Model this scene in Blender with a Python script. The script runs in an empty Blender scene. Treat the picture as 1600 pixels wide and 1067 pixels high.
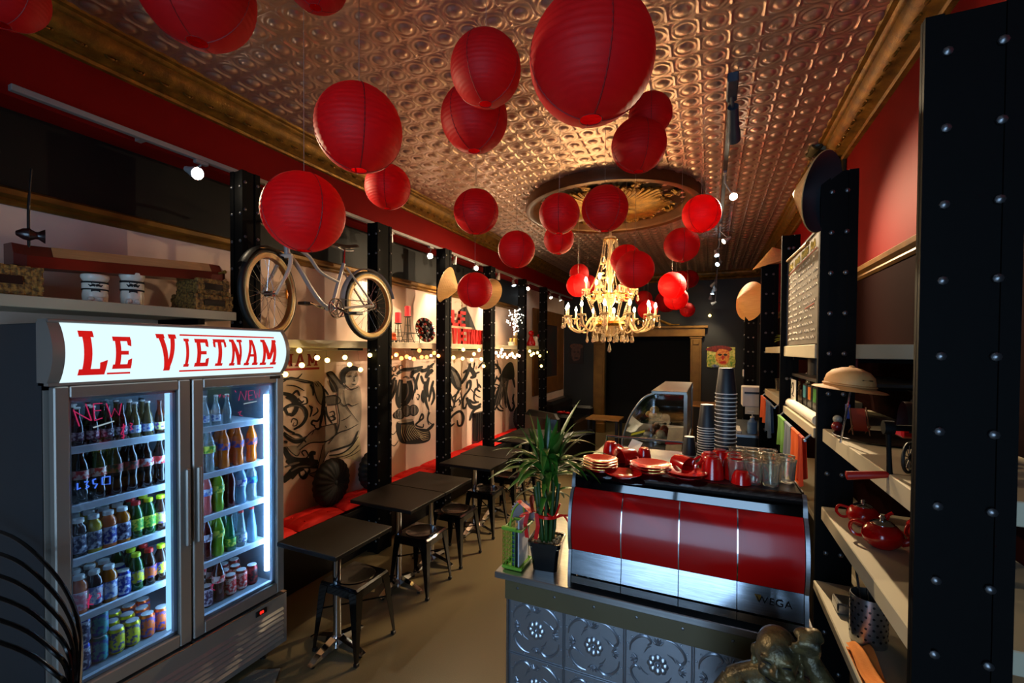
import bpy, bmesh, math, random
from mathutils import Vector, Matrix
S = bpy.context.scene
COL = S.collection
RND = random.Random(11)
PI = math.pi

# ------------------------------------------------------------------ camera, world, light, exposure
FPX, CX, CY, EYE = 692.0, 800.0, 558.0, Vector((0, 0, 1.95))
_d1 = Vector((310, 10, -FPX)).normalized()
_d2 = Vector((1544, -21, 692)); _d2 = (_d2 - _d1 * _d1.dot(_d2)).normalized()
_d3 = _d2.cross(_d1)
W2C = Matrix((_d2, _d1, _d3)).transposed()       # columns: world axes seen from the camera
cd = bpy.data.cameras.new('camera'); cam = bpy.data.objects.new('camera', cd); COL.objects.link(cam)
cam.matrix_world = Matrix.Translation(EYE) @ W2C.transposed().to_4x4()
cd.sensor_width = 36; cd.lens = 36 * FPX / 1600; cd.shift_y = (CY - 533.5) / 1600; cd.clip_start = .02
S.camera = cam
S.view_settings.view_transform = 'Standard'; S.view_settings.look = 'None'
S.view_settings.gamma = 1; S.view_settings.use_curve_mapping = False
S.view_settings.exposure = 0.7
w = bpy.data.worlds.new('night'); S.world = w; w.use_nodes = True
w.node_tree.nodes['Background'].inputs[0].default_value = (.25, .4, .7, 1)
w.node_tree.nodes['Background'].inputs[1].default_value = .006

def lamp(name, kind, loc, energy, color, size=.02, aim=None, angle=60, blend=.6, sx=None, sy=None):
    l = bpy.data.lights.new(name, kind); l.energy = energy; l.color = color
    if kind == 'AREA':
        l.shape = 'RECTANGLE'; l.size = sx; l.size_y = sy
    else:
        l.shadow_soft_size = size
    if kind == 'SPOT':
        l.spot_size = math.radians(angle); l.spot_blend = blend
    o = bpy.data.objects.new(name, l); COL.objects.link(o); o.location = loc
    if aim is not None:
        o.rotation_euler = (Vector(aim) - Vector(loc)).to_track_quat('-Z', 'Y').to_euler()
    return o

WARM = (1, .72, .40)
HALO = (1, .75, .46)
lamp('shop_window_daylight', 'AREA', (-.2, -2.5, 1.45), 78, (.42, .68, 1), aim=(-.2, 0, 1.45), sx=1.7, sy=2.8)

# ------------------------------------------------------------------ pixel of the photograph -> point on a plane of the room
def ray(px, py):
    return W2C.transposed() @ Vector(((px - CX) / FPX, -(py - CY) / FPX, -1))
def atx(px, py, x): r = ray(px, py); return EYE + r * (x / r.x)
def aty(px, py, y): r = ray(px, py); return EYE + r * (y / r.y)
def atz(px, py, z): r = ray(px, py); return EYE + r * ((z - EYE.z) / r.z)

# ------------------------------------------------------------------ materials
_mats = {}
def lin(c):
    return tuple(((v / 12.92) if v <= .04045 else ((v + .055) / 1.055) ** 2.4) for v in c)
def M(name, c, r=.5, m=0.0, c2=None, sc=8.0, bump=0.0, bsc=60.0, e=None, es=0.0, tr=0.0, coat=0.0, contrast=.25, stretch=None, spec=.5):
    """principled material; c in sRGB 0-1; c2 a second colour mixed in by noise"""
    if name in _mats: return _mats[name]
    mt = bpy.data.materials.new(name); mt.use_nodes = True
    nt = mt.node_tree; b = nt.nodes['Principled BSDF']
    b.inputs['Base Color'].default_value = lin(c) + (1,)
    b.inputs['Roughness'].default_value = r; b.inputs['Metallic'].default_value = m
    b.inputs['Specular IOR Level'].default_value = spec
    b.inputs['Coat Weight'].default_value = coat; b.inputs['Coat Roughness'].default_value = .05
    if tr: b.inputs['Transmission Weight'].default_value = tr
    if e:
        b.inputs['Emission Color'].default_value = lin(e) + (1,); b.inputs['Emission Strength'].default_value = es
    if c2 or bump:
        tc = nt.nodes.new('ShaderNodeTexCoord'); src = tc.outputs['Object']
        if stretch:
            mp = nt.nodes.new('ShaderNodeMapping'); mp.inputs['Scale'].default_value = stretch
            nt.links.new(src, mp.inputs[0]); src = mp.outputs[0]
    if c2:
        n = nt.nodes.new('ShaderNodeTexNoise'); n.inputs['Scale'].default_value = sc; n.inputs['Detail'].default_value = 4
        nt.links.new(src, n.inputs['Vector'])
        rp = nt.nodes.new('ShaderNodeValToRGB')
        rp.color_ramp.elements[0].position = .5 - contrast; rp.color_ramp.elements[1].position = .5 + contrast
        rp.color_ramp.elements[0].color = lin(c) + (1,); rp.color_ramp.elements[1].color = lin(c2) + (1,)
        nt.links.new(n.outputs['Fac'], rp.inputs[0]); nt.links.new(rp.outputs[0], b.inputs['Base Color'])
    if bump:
        n2 = nt.nodes.new('ShaderNodeTexNoise'); n2.inputs['Scale'].default_value = bsc; n2.inputs['Detail'].default_value = 3
        nt.links.new(src, n2.inputs['Vector'])
        bp = nt.nodes.new('ShaderNodeBump'); bp.inputs['Strength'].default_value = bump; bp.inputs['Distance'].default_value = .01
        nt.links.new(n2.outputs['Fac'], bp.inputs['Height']); nt.links.new(bp.outputs[0], b.inputs['Normal'])
    _mats[name] = mt
    return mt
def GLASS(name, tint=(1, 1, 1), rough=.02, base=.06):
    if name in _mats: return _mats[name]
    mt = bpy.data.materials.new(name); mt.use_nodes = True; nt = mt.node_tree; nt.nodes.clear()
    out = nt.nodes.new('ShaderNodeOutputMaterial'); mix = nt.nodes.new('ShaderNodeMixShader')
    t = nt.nodes.new('ShaderNodeBsdfTransparent'); t.inputs[0].default_value = lin(tint) + (1,)
    g = nt.nodes.new('ShaderNodeBsdfGlossy'); g.inputs['Roughness'].default_value = rough
    lw = nt.nodes.new('ShaderNodeLayerWeight'); lw.inputs[0].default_value = .25
    mr = nt.nodes.new('ShaderNodeMath'); mr.operation = 'MULTIPLY_ADD'; mr.inputs[1].default_value = .8; mr.inputs[2].default_value = base
    nt.links.new(lw.outputs['Fresnel'], mr.inputs[0]); nt.links.new(mr.outputs[0], mix.inputs[0])
    nt.links.new(t.outputs[0], mix.inputs[1]); nt.links.new(g.outputs[0], mix.inputs[2]); nt.links.new(mix.outputs[0], out.inputs[0])
    _mats[name] = mt
    return mt
def PAPER(name, c, tl=.4, bump=0):
    """paper or cloth that lets some light through"""
    if name in _mats: return _mats[name]
    mt = bpy.data.materials.new(name); mt.use_nodes = True; nt = mt.node_tree
    b = nt.nodes['Principled BSDF']; b.inputs['Base Color'].default_value = lin(c) + (1,); b.inputs['Roughness'].default_value = .6
    t = nt.nodes.new('ShaderNodeBsdfTranslucent'); t.inputs[0].default_value = lin(c) + (1,)
    mix = nt.nodes.new('ShaderNodeMixShader'); mix.inputs[0].default_value = tl
    out = [n for n in nt.nodes if n.type == 'OUTPUT_MATERIAL'][0]
    nt.links.new(b.outputs[0], mix.inputs[1]); nt.links.new(t.outputs[0], mix.inputs[2]); nt.links.new(mix.outputs[0], out.inputs[0])
    _mats[name] = mt
    return mt
def EMIT(name, c, s):
    if name in _mats: return _mats[name]
    mt = bpy.data.materials.new(name); mt.use_nodes = True; nt = mt.node_tree; nt.nodes.clear()
    out = nt.nodes.new('ShaderNodeOutputMaterial'); e = nt.nodes.new('ShaderNodeEmission')
    e.inputs[0].default_value = lin(c) + (1,); e.inputs[1].default_value = s
    nt.links.new(e.outputs[0], out.inputs[0]); _mats[name] = mt
    return mt

# ------------------------------------------------------------------ mesh building
class MB:
    def __init__(self): self.v = []; self.f = []; self.s = []; self.T = None
    def add(self, vs, fs, smooth=False):
        n = len(self.v)
        self.v += [(self.T @ Vector(p)) if self.T is not None else Vector(p) for p in vs]
        self.f += [tuple(i + n for i in f) for f in fs]; self.s += [smooth] * len(fs)
        return self
    def box(self, x0, y0, z0, x1, y1, z1, b=0.0):
        lo, hi = (min(x0, x1), min(y0, y1), min(z0, z1)), (max(x0, x1), max(y0, y1), max(z0, z1))
        if not b:
            vs = [(hi[0] if i & 1 else lo[0], hi[1] if i & 2 else lo[1], hi[2] if i & 4 else lo[2]) for i in range(8)]
            return self.add(vs, [(0, 2, 3, 1), (4, 5, 7, 6), (0, 1, 5, 4), (2, 6, 7, 3), (0, 4, 6, 2), (1, 3, 7, 5)])
        b = min(b, *[(hi[k] - lo[k]) * .45 for k in range(3)])
        vs = []
        for c in range(8):
            for a in range(3):
                p = []
                for k in range(3):
                    e = hi[k] if c >> k & 1 else lo[k]
                    p.append(e if k == a else (e - b if c >> k & 1 else e + b))
                vs.append(p)
        fs = [(c * 3, c * 3 + 1, c * 3 + 2) for c in range(8)]
        for a in range(3):
            o1, o2 = [k for k in range(3) if k != a]
            for s in (0, 1):
                q = [(s << a) | (i << o1) | (j << o2) for i, j in ((0, 0), (1, 0), (1, 1), (0, 1))]
                fs.append(tuple(c * 3 + a for c in q))
            for i in (0, 1):
                for j in (0, 1):
                    c0 = (i << o1) | (j << o2); c1 = c0 | (1 << a)
                    fs.append((c0 * 3 + o1, c1 * 3 + o1, c1 * 3 + o2, c0 * 3 + o2))
        return self.add(vs, fs)
    def lathe(self, prof, n=16, c=(0, 0, 0), axis=None, a0=0.0, a1=2 * PI, smooth=True, cap=True):
        full = abs(a1 - a0 - 2 * PI) < 1e-6; m = n if full else n + 1
        R = Vector((0, 0, 1)).rotation_difference(Vector(axis)).to_matrix() if axis else None
        vs, fs = [], []
        for r, z in prof:
            for k in range(m):
                t = a0 + (a1 - a0) * k / n
                p = Vector((r * math.cos(t), r * math.sin(t), z))
                if R: p = R @ p
                vs.append(p + Vector(c))
        for i in range(len(prof) - 1):
            for k in range(n):
                k2 = (k + 1) % m if full else k + 1
                fs.append((i * m + k, i * m + k2, (i + 1) * m + k2, (i + 1) * m + k))
        if full and cap:
            if prof[0][0] > 1e-5: fs.append(tuple(range(m))[::-1])
            if prof[-1][0] > 1e-5: fs.append(tuple((len(prof) - 1) * m + k for k in range(m)))
        return self.add(vs, fs, smooth)
    def ball(self, c, r, n=12, k=8, sc=(1, 1, 1)):
        T0 = self.T; L = Matrix.Translation(Vector(c)) @ Matrix.Diagonal((sc[0], sc[1], sc[2], 1))
        self.T = L if T0 is None else T0 @ L
        self.lathe([(max(r * math.sin(PI * i / k), 1e-6), -r * math.cos(PI * i / k)) for i in range(k + 1)], n)
        self.T = T0
        return self
    def tube(self, pts, r, n=8, closed=False, cap=True):
        P = [Vector(p) for p in pts]; N = len(P)
        rs = r if isinstance(r, (list, tuple)) else [r] * N
        vs, fs = [], []; up = None
        for i in range(N):
            d = (P[(i + 1) % N] - P[i - 1]) if closed else (P[min(i + 1, N - 1)] - P[max(i - 1, 0)])
            if d.length < 1e-9: d = Vector((0, 0, 1))
            d.normalize()
            if up is None:
                up = Vector((0, 0, 1)) if abs(d.z) < .9 else Vector((1, 0, 0))
            u = (up - d * d.dot(up))
            if u.length < 1e-6: u = d.orthogonal()
            u.normalize(); up = u; q = d.cross(u)
            for k in range(n):
                t = 2 * PI * k / n
                vs.append(P[i] + (u * math.cos(t) + q * math.sin(t)) * rs[i])
        for i in range(N if closed else N - 1):
            j = (i + 1) % N
            for k in range(n):
                k2 = (k + 1) % n
                fs.append((i * n + k, i * n + k2, j * n + k2, j * n + k))
        if cap and not closed:
            fs.append(tuple(range(n))[::-1]); fs.append(tuple((N - 1) * n + k for k in range(n)))
        return self.add(vs, fs, True)
    def prism(self, poly, d, h=None):
        """poly: 3D ring; d: offset vector"""
        n = len(poly); d = Vector(d); vs = [Vector(p) for p in poly] + [Vector(p) + d for p in poly]
        fs = [tuple(range(n))[::-1], tuple(range(n, 2 * n))] + [(i, (i + 1) % n, n + (i + 1) % n, n + i) for i in range(n)]
        return self.add(vs, fs)
    def sweep(self, prof, p0, p1, u, v, smooth=False):
        """closed profile [(a,b)] swept straight from p0 to p1; point = p + a*u + b*v"""
        p0, p1, u, v = map(Vector, (p0, p1, u, v)); n = len(prof)
        vs = [p0 + u * a + v * b for a, b in prof] + [p1 + u * a + v * b for a, b in prof]
        fs = [tuple(range(n)), tuple(range(n, 2 * n))[::-1]] + [(i, (i + 1) % n, n + (i + 1) % n, n + i) for i in range(n)]
        return self.add(vs, fs, smooth)
    def grid(self, nu, nv, fn, smooth=True, closed_u=False):
        vs = [fn(i / (nu if closed_u else max(nu - 1, 1)), j / (nv - 1)) for j in range(nv) for i in range(nu)]
        fs = []
        for j in range(nv - 1):
            for i in range(nu if closed_u else nu - 1):
                i2 = (i + 1) % nu
                fs.append((j * nu + i, j * nu + i2, (j + 1) * nu + i2, (j + 1) * nu + i))
        return self.add(vs, fs, smooth)
    def mesh(self, name, mat, off=None, ang=40):
        me = bpy.data.meshes.new(name)
        vs = self.v if off is None else [p - off for p in self.v]
        me.from_pydata(vs, [], self.f)
        me.polygons.foreach_set('use_smooth', self.s)
        if len(self.f) < 60000:
            bm = bmesh.new(); bm.from_mesh(me); bmesh.ops.recalc_face_normals(bm, faces=bm.faces[:]); bm.to_mesh(me); bm.free()
        if any(self.s): me.set_sharp_from_angle(angle=math.radians(ang))
        if mat: me.materials.append(mat)
        return me

def link(name, data, parent=None):
    o = bpy.data.objects.new(name, data); COL.objects.link(o)
    if parent: o.parent = parent
    return o
def tag(o, label, cat, group=None):
    o['label'] = label; o['category'] = cat
    if group: o['group'] = group
    return o
def thing(name, label, cat, loc=(0, 0, 0), rz=0.0, group=None):
    o = link(name, None); o.location = loc; o.rotation_euler = (0, 0, rz); o.empty_display_size = .05
    return tag(o, label, cat, group)
def wpos(o):
    p = Vector((0, 0, 0))
    while o is not None: p = p + Vector(o.location); o = o.parent
    return p
def part(parent, name, mb, mat, world=True, ang=40, label=None):
    """a part; with world=True the builder used room coordinates (parent not rotated)"""
    off = wpos(parent) if world else None
    o = link(name, mb.mesh(name, mat, off, ang), parent)
    if label: o['label'] = label
    return o
def piece(parent, name, me, loc, rot=(0, 0, 0), sc=1.0):
    o = link(name, me, parent); o.location = loc; o.rotation_euler = rot
    o.scale = (sc, sc, sc) if not isinstance(sc, (tuple, list)) else sc
    return o
def solo(name, mb, mat, label, cat, group=None, loc=None, ang=40):
    """a thing that is one mesh, origin at loc"""
    off = Vector(loc) if loc is not None else None
    o = link(name, mb.mesh(name, mat, off, ang))
    if off is not None: o.location = off
    return tag(o, label, cat, group)
def structure(name, mb, mat, parent=None, ang=40):
    o = link(name, mb.mesh(name, mat, None, ang), parent)
    if parent is None: o['kind'] = 'structure'
    return o
def kids(o): return [c for c in o.children]
def dup(root, loc, rz=None, label=None, group=None, sc=None):
    r = root.copy(); COL.objects.link(r); r.location = loc
    if rz is not None: r.rotation_euler = (0, 0, rz)
    if label: r['label'] = label
    if group: r['group'] = group
    if sc is not None: r.scale = (sc, sc, sc)
    for ch in KID.get(root.name, None) or [c for c in ALLKIDS(root)]:
        c = ch.copy(); COL.objects.link(c); c.parent = r
        for g in ALLKIDS(ch):
            d = g.copy(); COL.objects.link(d); d.parent = c
    return r
KID = {}
def ALLKIDS(o): return list(o.children)
def text(parent, name, s, size, mat, mtx, extr=.001, align='CENTER', spacing=1.0):
    c = bpy.data.curves.new(name, 'FONT'); c.body = s; c.size = size; c.extrude = extr; c.align_x = align; c.align_y = 'CENTER'
    c.space_character = spacing; c.resolution_u = 3
    o = bpy.data.objects.new('tmp', c); COL.objects.link(o)
    dg = bpy.context.evaluated_depsgraph_get(); dg.update()
    me = bpy.data.meshes.new_from_object(o.evaluated_get(dg)); bpy.data.objects.remove(o)
    me.materials.clear(); me.materials.append(mat); me.transform(mtx)
    if parent is not None: me.transform(Matrix.Translation(-wpos(parent)))
    me.name = name
    return link(name, me, parent)
def frame_mtx(o, right, up):
    right, up = Vector(right).normalized(), Vector(up).normalized(); nrm = right.cross(up)
    m = Matrix((right, up, nrm)).transposed().to_4x4(); m.translation = Vector(o)
    return m
def crom(pts, k=6, closed=False):
    P = [Vector(p) for p in pts]; out = []; n = len(P)
    for i in range(n if closed else n - 1):
        a = P[(i - 1) % n] if closed or i > 0 else P[0]; b = P[i]; c = P[(i + 1) % n]
        d = P[(i + 2) % n] if closed or i + 2 < n else P[-1]
        for j in range(k):
            t = j / k
            out.append(.5 * ((2 * b) + (c - a) * t + (2 * a - 5 * b + 4 * c - d) * t * t + (3 * b - a - 3 * c + d) * t ** 3))
    if not closed: out.append(P[-1])
    return out
# ------------------------------------------------------------------ shared materials
m_gold = M('old_gold', (.60, .43, .13), .42, .45, c2=(.32, .21, .05), sc=14, bump=.25, bsc=90)
m_goldrail = M('gilt_wood', (.50, .35, .10), .45, .4, c2=(.34, .22, .06), sc=9)
m_black = M('black_steel', (.035, .033, .033), .65, 0, spec=.08, bump=.05, bsc=30)
m_blackpl = M('black_plastic', (.03, .03, .032), .4)
m_rivet = M('steel_rivet', (.45, .45, .46), .35, .9)
m_redwall = M('red_paint', (.46, .035, .022), .75, spec=.08, c2=(.42, .03, .02), sc=2, bump=.04, bsc=150)
m_blackwall = M('black_wall_paint', (.06, .055, .048), .6, spec=.2, bump=.05, bsc=120)
m_mural = M('cream_plaster', (.86, .76, .69), .8, c2=(.80, .69, .63), sc=3, bump=.06, bsc=90)
m_green = M('dark_green_paint', (.085, .095, .085), .55, c2=(.065, .075, .07), sc=3)
m_tin = M('copper_tinted_tin', (.78, .66, .60), .38, .78, c2=(.70, .58, .52), sc=5)
m_shelf = M('pale_laminate', (.70, .66, .56), .55, bump=.02, bsc=40)
m_steel = M('brushed_steel', (.72, .73, .74), .28, .95, c2=(.62, .63, .65), sc=3, stretch=(1, 40, 40))
m_chrome = M('chrome', (.85, .85, .86), .12, 1.0)
m_whitepl = M('white_plastic', (.86, .86, .84), .45)
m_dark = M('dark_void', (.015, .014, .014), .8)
m_redglaze = M('red_glaze', (.72, .035, .03), .18, coat=.5)
m_glass = GLASS('clear_glass')
m_wood = M('warm_wood', (.50, .30, .14), .5, c2=(.36, .20, .09), sc=6, stretch=(1, 8, 8))

XL, XR, YB, ZC = -3.3, .97, 10.5, 3.65
XF = -3.1                                   # face of the red frieze
Y0 = -2.3
# floor -------------------------------------------------------------
mf = M('speckled_vinyl', (.47, .41, .29), .42, c2=(.39, .34, .23), sc=260, contrast=.12, bump=.03, bsc=300)
structure('floor', MB().box(XL - .1, Y0, -.05, XR + .1, YB + 2, 0), mf)
# left wall, frieze, rails ------------------------------------------------
structure('wall_left', MB().box(XL - .12, Y0, 0, XL, YB + .1, 3.2), m_mural)
structure('trim_1', MB().box(XL - .1, Y0, 3.16, XF, YB, ZC), m_redwall)                # red frieze
structure('trim_2', MB().box(XL - .02, Y0, 2.74, XL + .02, 7.9, 3.16), m_blackwall)    # black band over the rail
prail = [(0, -.045), (.018, -.045), (.03, -.03), (.022, -.012), (.045, .004), (.05, .03), (.03, .045), (0, .045)]
structure('trim_3', MB().sweep(prail, (XL, Y0, 2.72), (XL, 7.9, 2.72), (1, 0, 0), (0, 0, 1), True), m_goldrail)
# right wall -------------------------------------------------------
structure('wall_right', MB().box(XR, Y0, 0, XR + .12, YB + .1, ZC), m_redwall)
structure('trim_4', MB().sweep(prail, (XR, Y0, 2.50), (XR, YB, 2.50), (-1, 0, 0), (0, 0, 1), True), m_goldrail)
structure('trim_5', MB().box(XR - .012, Y0, 0, XR, YB, 2.455), M('shaded_wall_maroon', (.10, .02, .018), .95, spec=.03))  # shade over the unlit lower wall, put into a darker colour
# back wall with doorway --------------------------------------------
bw = MB(); ox0, ox1, oz = -2.27, -.40, 2.45
bw.box(XL - .1, YB, 0, ox0, YB + .12, ZC).box(ox1, YB, 0, XR + .1, YB + .12, ZC).box(ox0, YB, oz, ox1, YB + .12, ZC)
structure('wall_back', bw, m_green)
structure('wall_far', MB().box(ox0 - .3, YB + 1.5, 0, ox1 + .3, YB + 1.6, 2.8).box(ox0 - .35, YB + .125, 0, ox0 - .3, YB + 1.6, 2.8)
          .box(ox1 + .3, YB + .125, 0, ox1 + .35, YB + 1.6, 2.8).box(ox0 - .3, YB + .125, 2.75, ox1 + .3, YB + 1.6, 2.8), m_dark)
mdr = M('doorway_gilt', (.52, .37, .13), .45, .35, c2=(.40, .27, .08), sc=5)
dcol = []
for xa, xb in ((-2.535, -2.275), (-.40, -.175)):
    dr = MB(); dcol.append(dr)
    dr.box(xa, YB - .10, 0, xb, YB, 2.26, .006)
    dr.box(xa - .02, YB - .12, 0, xb + .02, YB, .22, .006)
    dr.box(xa - .015, YB - .115, 2.22, xb + .015, YB, 2.255, .005)
    dr.box(xa + .04, YB - .112, .30, xb - .04, YB - .10, 2.05, .004)
    dr.box(xa + .05, YB - .118, 2.08, xb - .05, YB - .10, 2.19, .008)
dr = MB(); dr.box(-2.60, YB - .13, 2.26, -.11, YB, 2.44, .006).box(-2.66, YB - .17, 2.44, -.05, YB, 2.49, .008)
d1 = structure('door_1', dr, mdr)
for q in dcol: structure('door_column', q, mdr, d1)
orn = MB()
for s in (-1, 1):
    orn.tube(crom([(-1.33 + s * .05, YB - .1, 2.55), (-1.33 + s * .25, YB - .1, 2.62), (-1.33 + s * .5, YB - .1, 2.53), (-1.33 + s * .7, YB - .1, 2.52)]), [.035] * 7 + [.03] * 6 + [.015] * 6, 8)
orn.ball((-1.33, YB - .1, 2.60), .09, 12, 8, (1, .5, 1))
structure('crest', orn, m_gold, d1)
# front wall with the shop window the daylight comes through ----------------
fw = MB().box(XL, Y0 - .1, 0, -2.5, Y0, ZC).box(.7, Y0 - .1, 0, XR, Y0, ZC).box(-2.5, Y0 - .1, 2.9, .7, Y0, ZC).box(-2.5, Y0 - .1, 0, .7, Y0, .04)
structure('wall_front', fw, m_blackwall)
wf = MB()
for x in (-2.5, -1.45, -.4, .65): wf.box(x, Y0 - .08, .04, x + .05, Y0 - .02, 2.9)
wf.box(-2.5, Y0 - .08, .04, .7, Y0 - .02, .10).box(-2.5, Y0 - .08, 2.85, .7, Y0 - .02, 2.9)
w1 = structure('window_1', wf, m_black)
structure('pane', MB().box(-2.45, Y0 - .055, .10, .65, Y0 - .05, 2.85), m_glass, w1)
# ceiling of pressed tin ---------------------------------------------
ceil = structure('ceiling', MB().box(XL - .1, Y0, ZC, XR + .1, YB + .1, ZC + .1), M('brown_ceiling', (.26, .18, .12), .6))
def tin_h(u, v):
    r = math.hypot(u, v); h = 0
    h += .0062 * math.exp(-((r - .385) / .030) ** 2)
    h += .0025 * math.exp(-((r - .30) / .030) ** 2)
    if r < .25: h += .0165 * math.sqrt(max(0, 1 - (r / .25) ** 2))
    au, av = abs(u), abs(v)
    h += .0105 * math.exp(-((au - .5) / .040) ** 2) * (1 / (1 + math.exp((av - .36) / .018)))
    h += .0028 * math.exp(-((au - .5) / .032) ** 2) * math.exp(-((av - .5) / .05) ** 2)
    h += .0045 * math.exp(-((math.hypot(au - .40, av - .40)) / .035) ** 2)
    h += .0022 * math.exp(-((au ** 6 + av ** 6) ** (1 / 6) - .465) ** 2 / .022 ** 2) * (au < .47)
    return h
NC = 22; cell = .15; n = NC * 4 + 1; vs = []; fs = []
tab = [[tin_h(i / NC - .5, j / NC - .5) for i in range(NC + 1)] for j in range(NC + 1)]
for j in range(n):
    for i in range(n):
        a, b = i % NC, j % NC
        vs.append((i * cell / NC, j * cell / NC, -tab[b][a] - .001))
for j in range(n - 1):
    for i in range(n - 1):
        fs.append((j * n + i, j * n + i + 1, (j + 1) * n + i + 1, (j + 1) * n + i))
tb = MB().add(vs, fs, True)
me_tin = tb.mesh('tin_panel', m_tin, ang=80)
for iy in range(18):
    for ix in range(7):
        piece(ceil, 'tin_panel', me_tin, (.227 - .6 * 6 + .6 * ix, -.24 + .6 * iy, ZC))
# cornices with leaf relief ------------------------------------------------
prof = [(0, -.17), (.03, -.17), (.038, -.155), (.03, -.14), (.05, -.13)]
prof += [(.05 + .09 * math.sin(t) ** 1.2, -.13 + .09 * (1 - math.cos(t))) for t in [PI / 2 * k / 6 for k in range(1, 7)]]
prof += [(.155, -.035), (.165, -.02), (.19, -.015), (.20, 0), (0, 0)]
lf = MB()
for k, (a, l) in enumerate(((-.9, .045), (-.45, .055), (0, .06), (.45, .055), (.9, .045))):
    lf.tube([(0, 0, 0), (math.sin(a) * l * .5, .012, math.cos(a) * l * .55), (math.sin(a) * l, .006, math.cos(a) * l)], [.006, .010, .003], 6)
lf.tube([(.03 + .028 * math.cos(t) * (1 - t / 11), .008, -.018 + .028 * math.sin(t) * (1 - t / 11)) for t in [k * .7 for k in range(13)]], [.007] * 10 + [.006, .005, .004], 5)
me_leaf = lf.mesh('leaf_ornament', m_gold)
def cornice(name, p0, p1, out, axis_rot):
    c = structure(name, MB().sweep(prof, p0, p1, out, (0, 0, 1), True), m_gold)
    L = (Vector(p1) - Vector(p0)); d = L.normalized(); k = int(L.length / .13)
    for i in range(k):
        p = Vector(p0) + d * (.06 + .13 * i) + Vector(out) * .088 + Vector((0, 0, -.105))
        o = piece(c, 'leaf_ornament', me_leaf, p)
        u = Vector(out).normalized(); nrm = (u - Vector((0, 0, 1))).normalized()
        up = (u + Vector((0, 0, 1))).normalized(); o.rotation_euler = Matrix((nrm.cross(up) * -1, nrm, up)).transposed().to_euler()
    return c
cornice('trim_6', (XF, .2, ZC), (XF, YB, ZC), (1, 0, 0), 0)
cornice('trim_7', (XR, 1.0, ZC), (XR, YB, ZC), (-1, 0, 0), 0)
structure('trim_8', MB().sweep(prof, (XF, YB, ZC), (XR, YB, ZC), (0, -1, 0), (0, 0, 1), True), m_gold)
# ceiling rose ---------------------------------------------------------------
RC = Vector((-1.06, 5.1, ZC))
rose = thing('ceiling_rose', 'large round gilt plaster ceiling rose with acanthus leaves above the chandelier', 'ceiling rose', RC)
m_rim = M('bronze_rim', (.40, .25, .12), .4, .45, c2=(.28, .17, .08), sc=6)
m_roseground = M('rose_ground', (.20, .13, .05), .5, .3)
part(rose, 'rim', MB().lathe([(.80, -.005), (.80, -.035), (.83, -.05), (.845, -.075), (.87, -.085), (.885, -.11), (.93, -.125), (.965, -.115), (.975, -.085), (.965, -.05), (.97, -.005)], 64, RC), m_rim)
part(rose, 'dished_ground', MB().lathe([(.001, -.02), (.3, -.02), (.79, -.012), (.81, -.004), (.80, -.001)], 48, RC), m_roseground)
lf = MB()
for k in range(9):
    a = (k - 4) / 4.0; sp = a * .17
    pts = crom([(.17, a * .02, -.06), (.32, sp * .8, -.085), (.50, sp * 1.25, -.07), (.66 - abs(a) * .16, sp * 1.55, -.055), (.70 - abs(a) * .2, sp * 1.75, -.075)], 4)
    lf.tube(pts, [.014 + .010 * math.sin(PI * i / len(pts)) for i in range(len(pts))], 6)
for sgn in (-1, 1):
    lf.tube([(.60 + .05 * math.cos(t) * (1 - t / 9), sgn * (.235 + .05 * math.sin(t) * (1 - t / 9)), -.05) for t in [k * .6 for k in range(13)]], .014, 6)
me_l = lf.mesh('acanthus_leaf', m_gold)
for k in range(8): piece(rose, 'acanthus_leaf', me_l, (0, 0, 0), (0, 0, k * PI / 4 + .2))
sh = MB()
for k in range(7):
    a = (k - 3) * .32
    sh.tube([(.0, 0, -.02), (-.05 * math.cos(a), .06 * math.sin(a), -.05), (-.10 * math.cos(a), .10 * math.sin(a), -.03)], [.008, .016, .009], 6)
me_s = sh.mesh('shell_ornament', m_gold)
for k in range(8): piece(rose, 'shell_ornament', me_s, (.77 * math.cos(k * PI / 4 + .6), .77 * math.sin(k * PI / 4 + .6), 0), (0, 0, k * PI / 4 + .6))
part(rose, 'centre_boss', MB().lathe([(.16, -.03), (.17, -.06), (.13, -.09), (.10, -.085), (.08, -.12), (.04, -.15), (.001, -.15)], 24, RC), m_gold)

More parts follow.
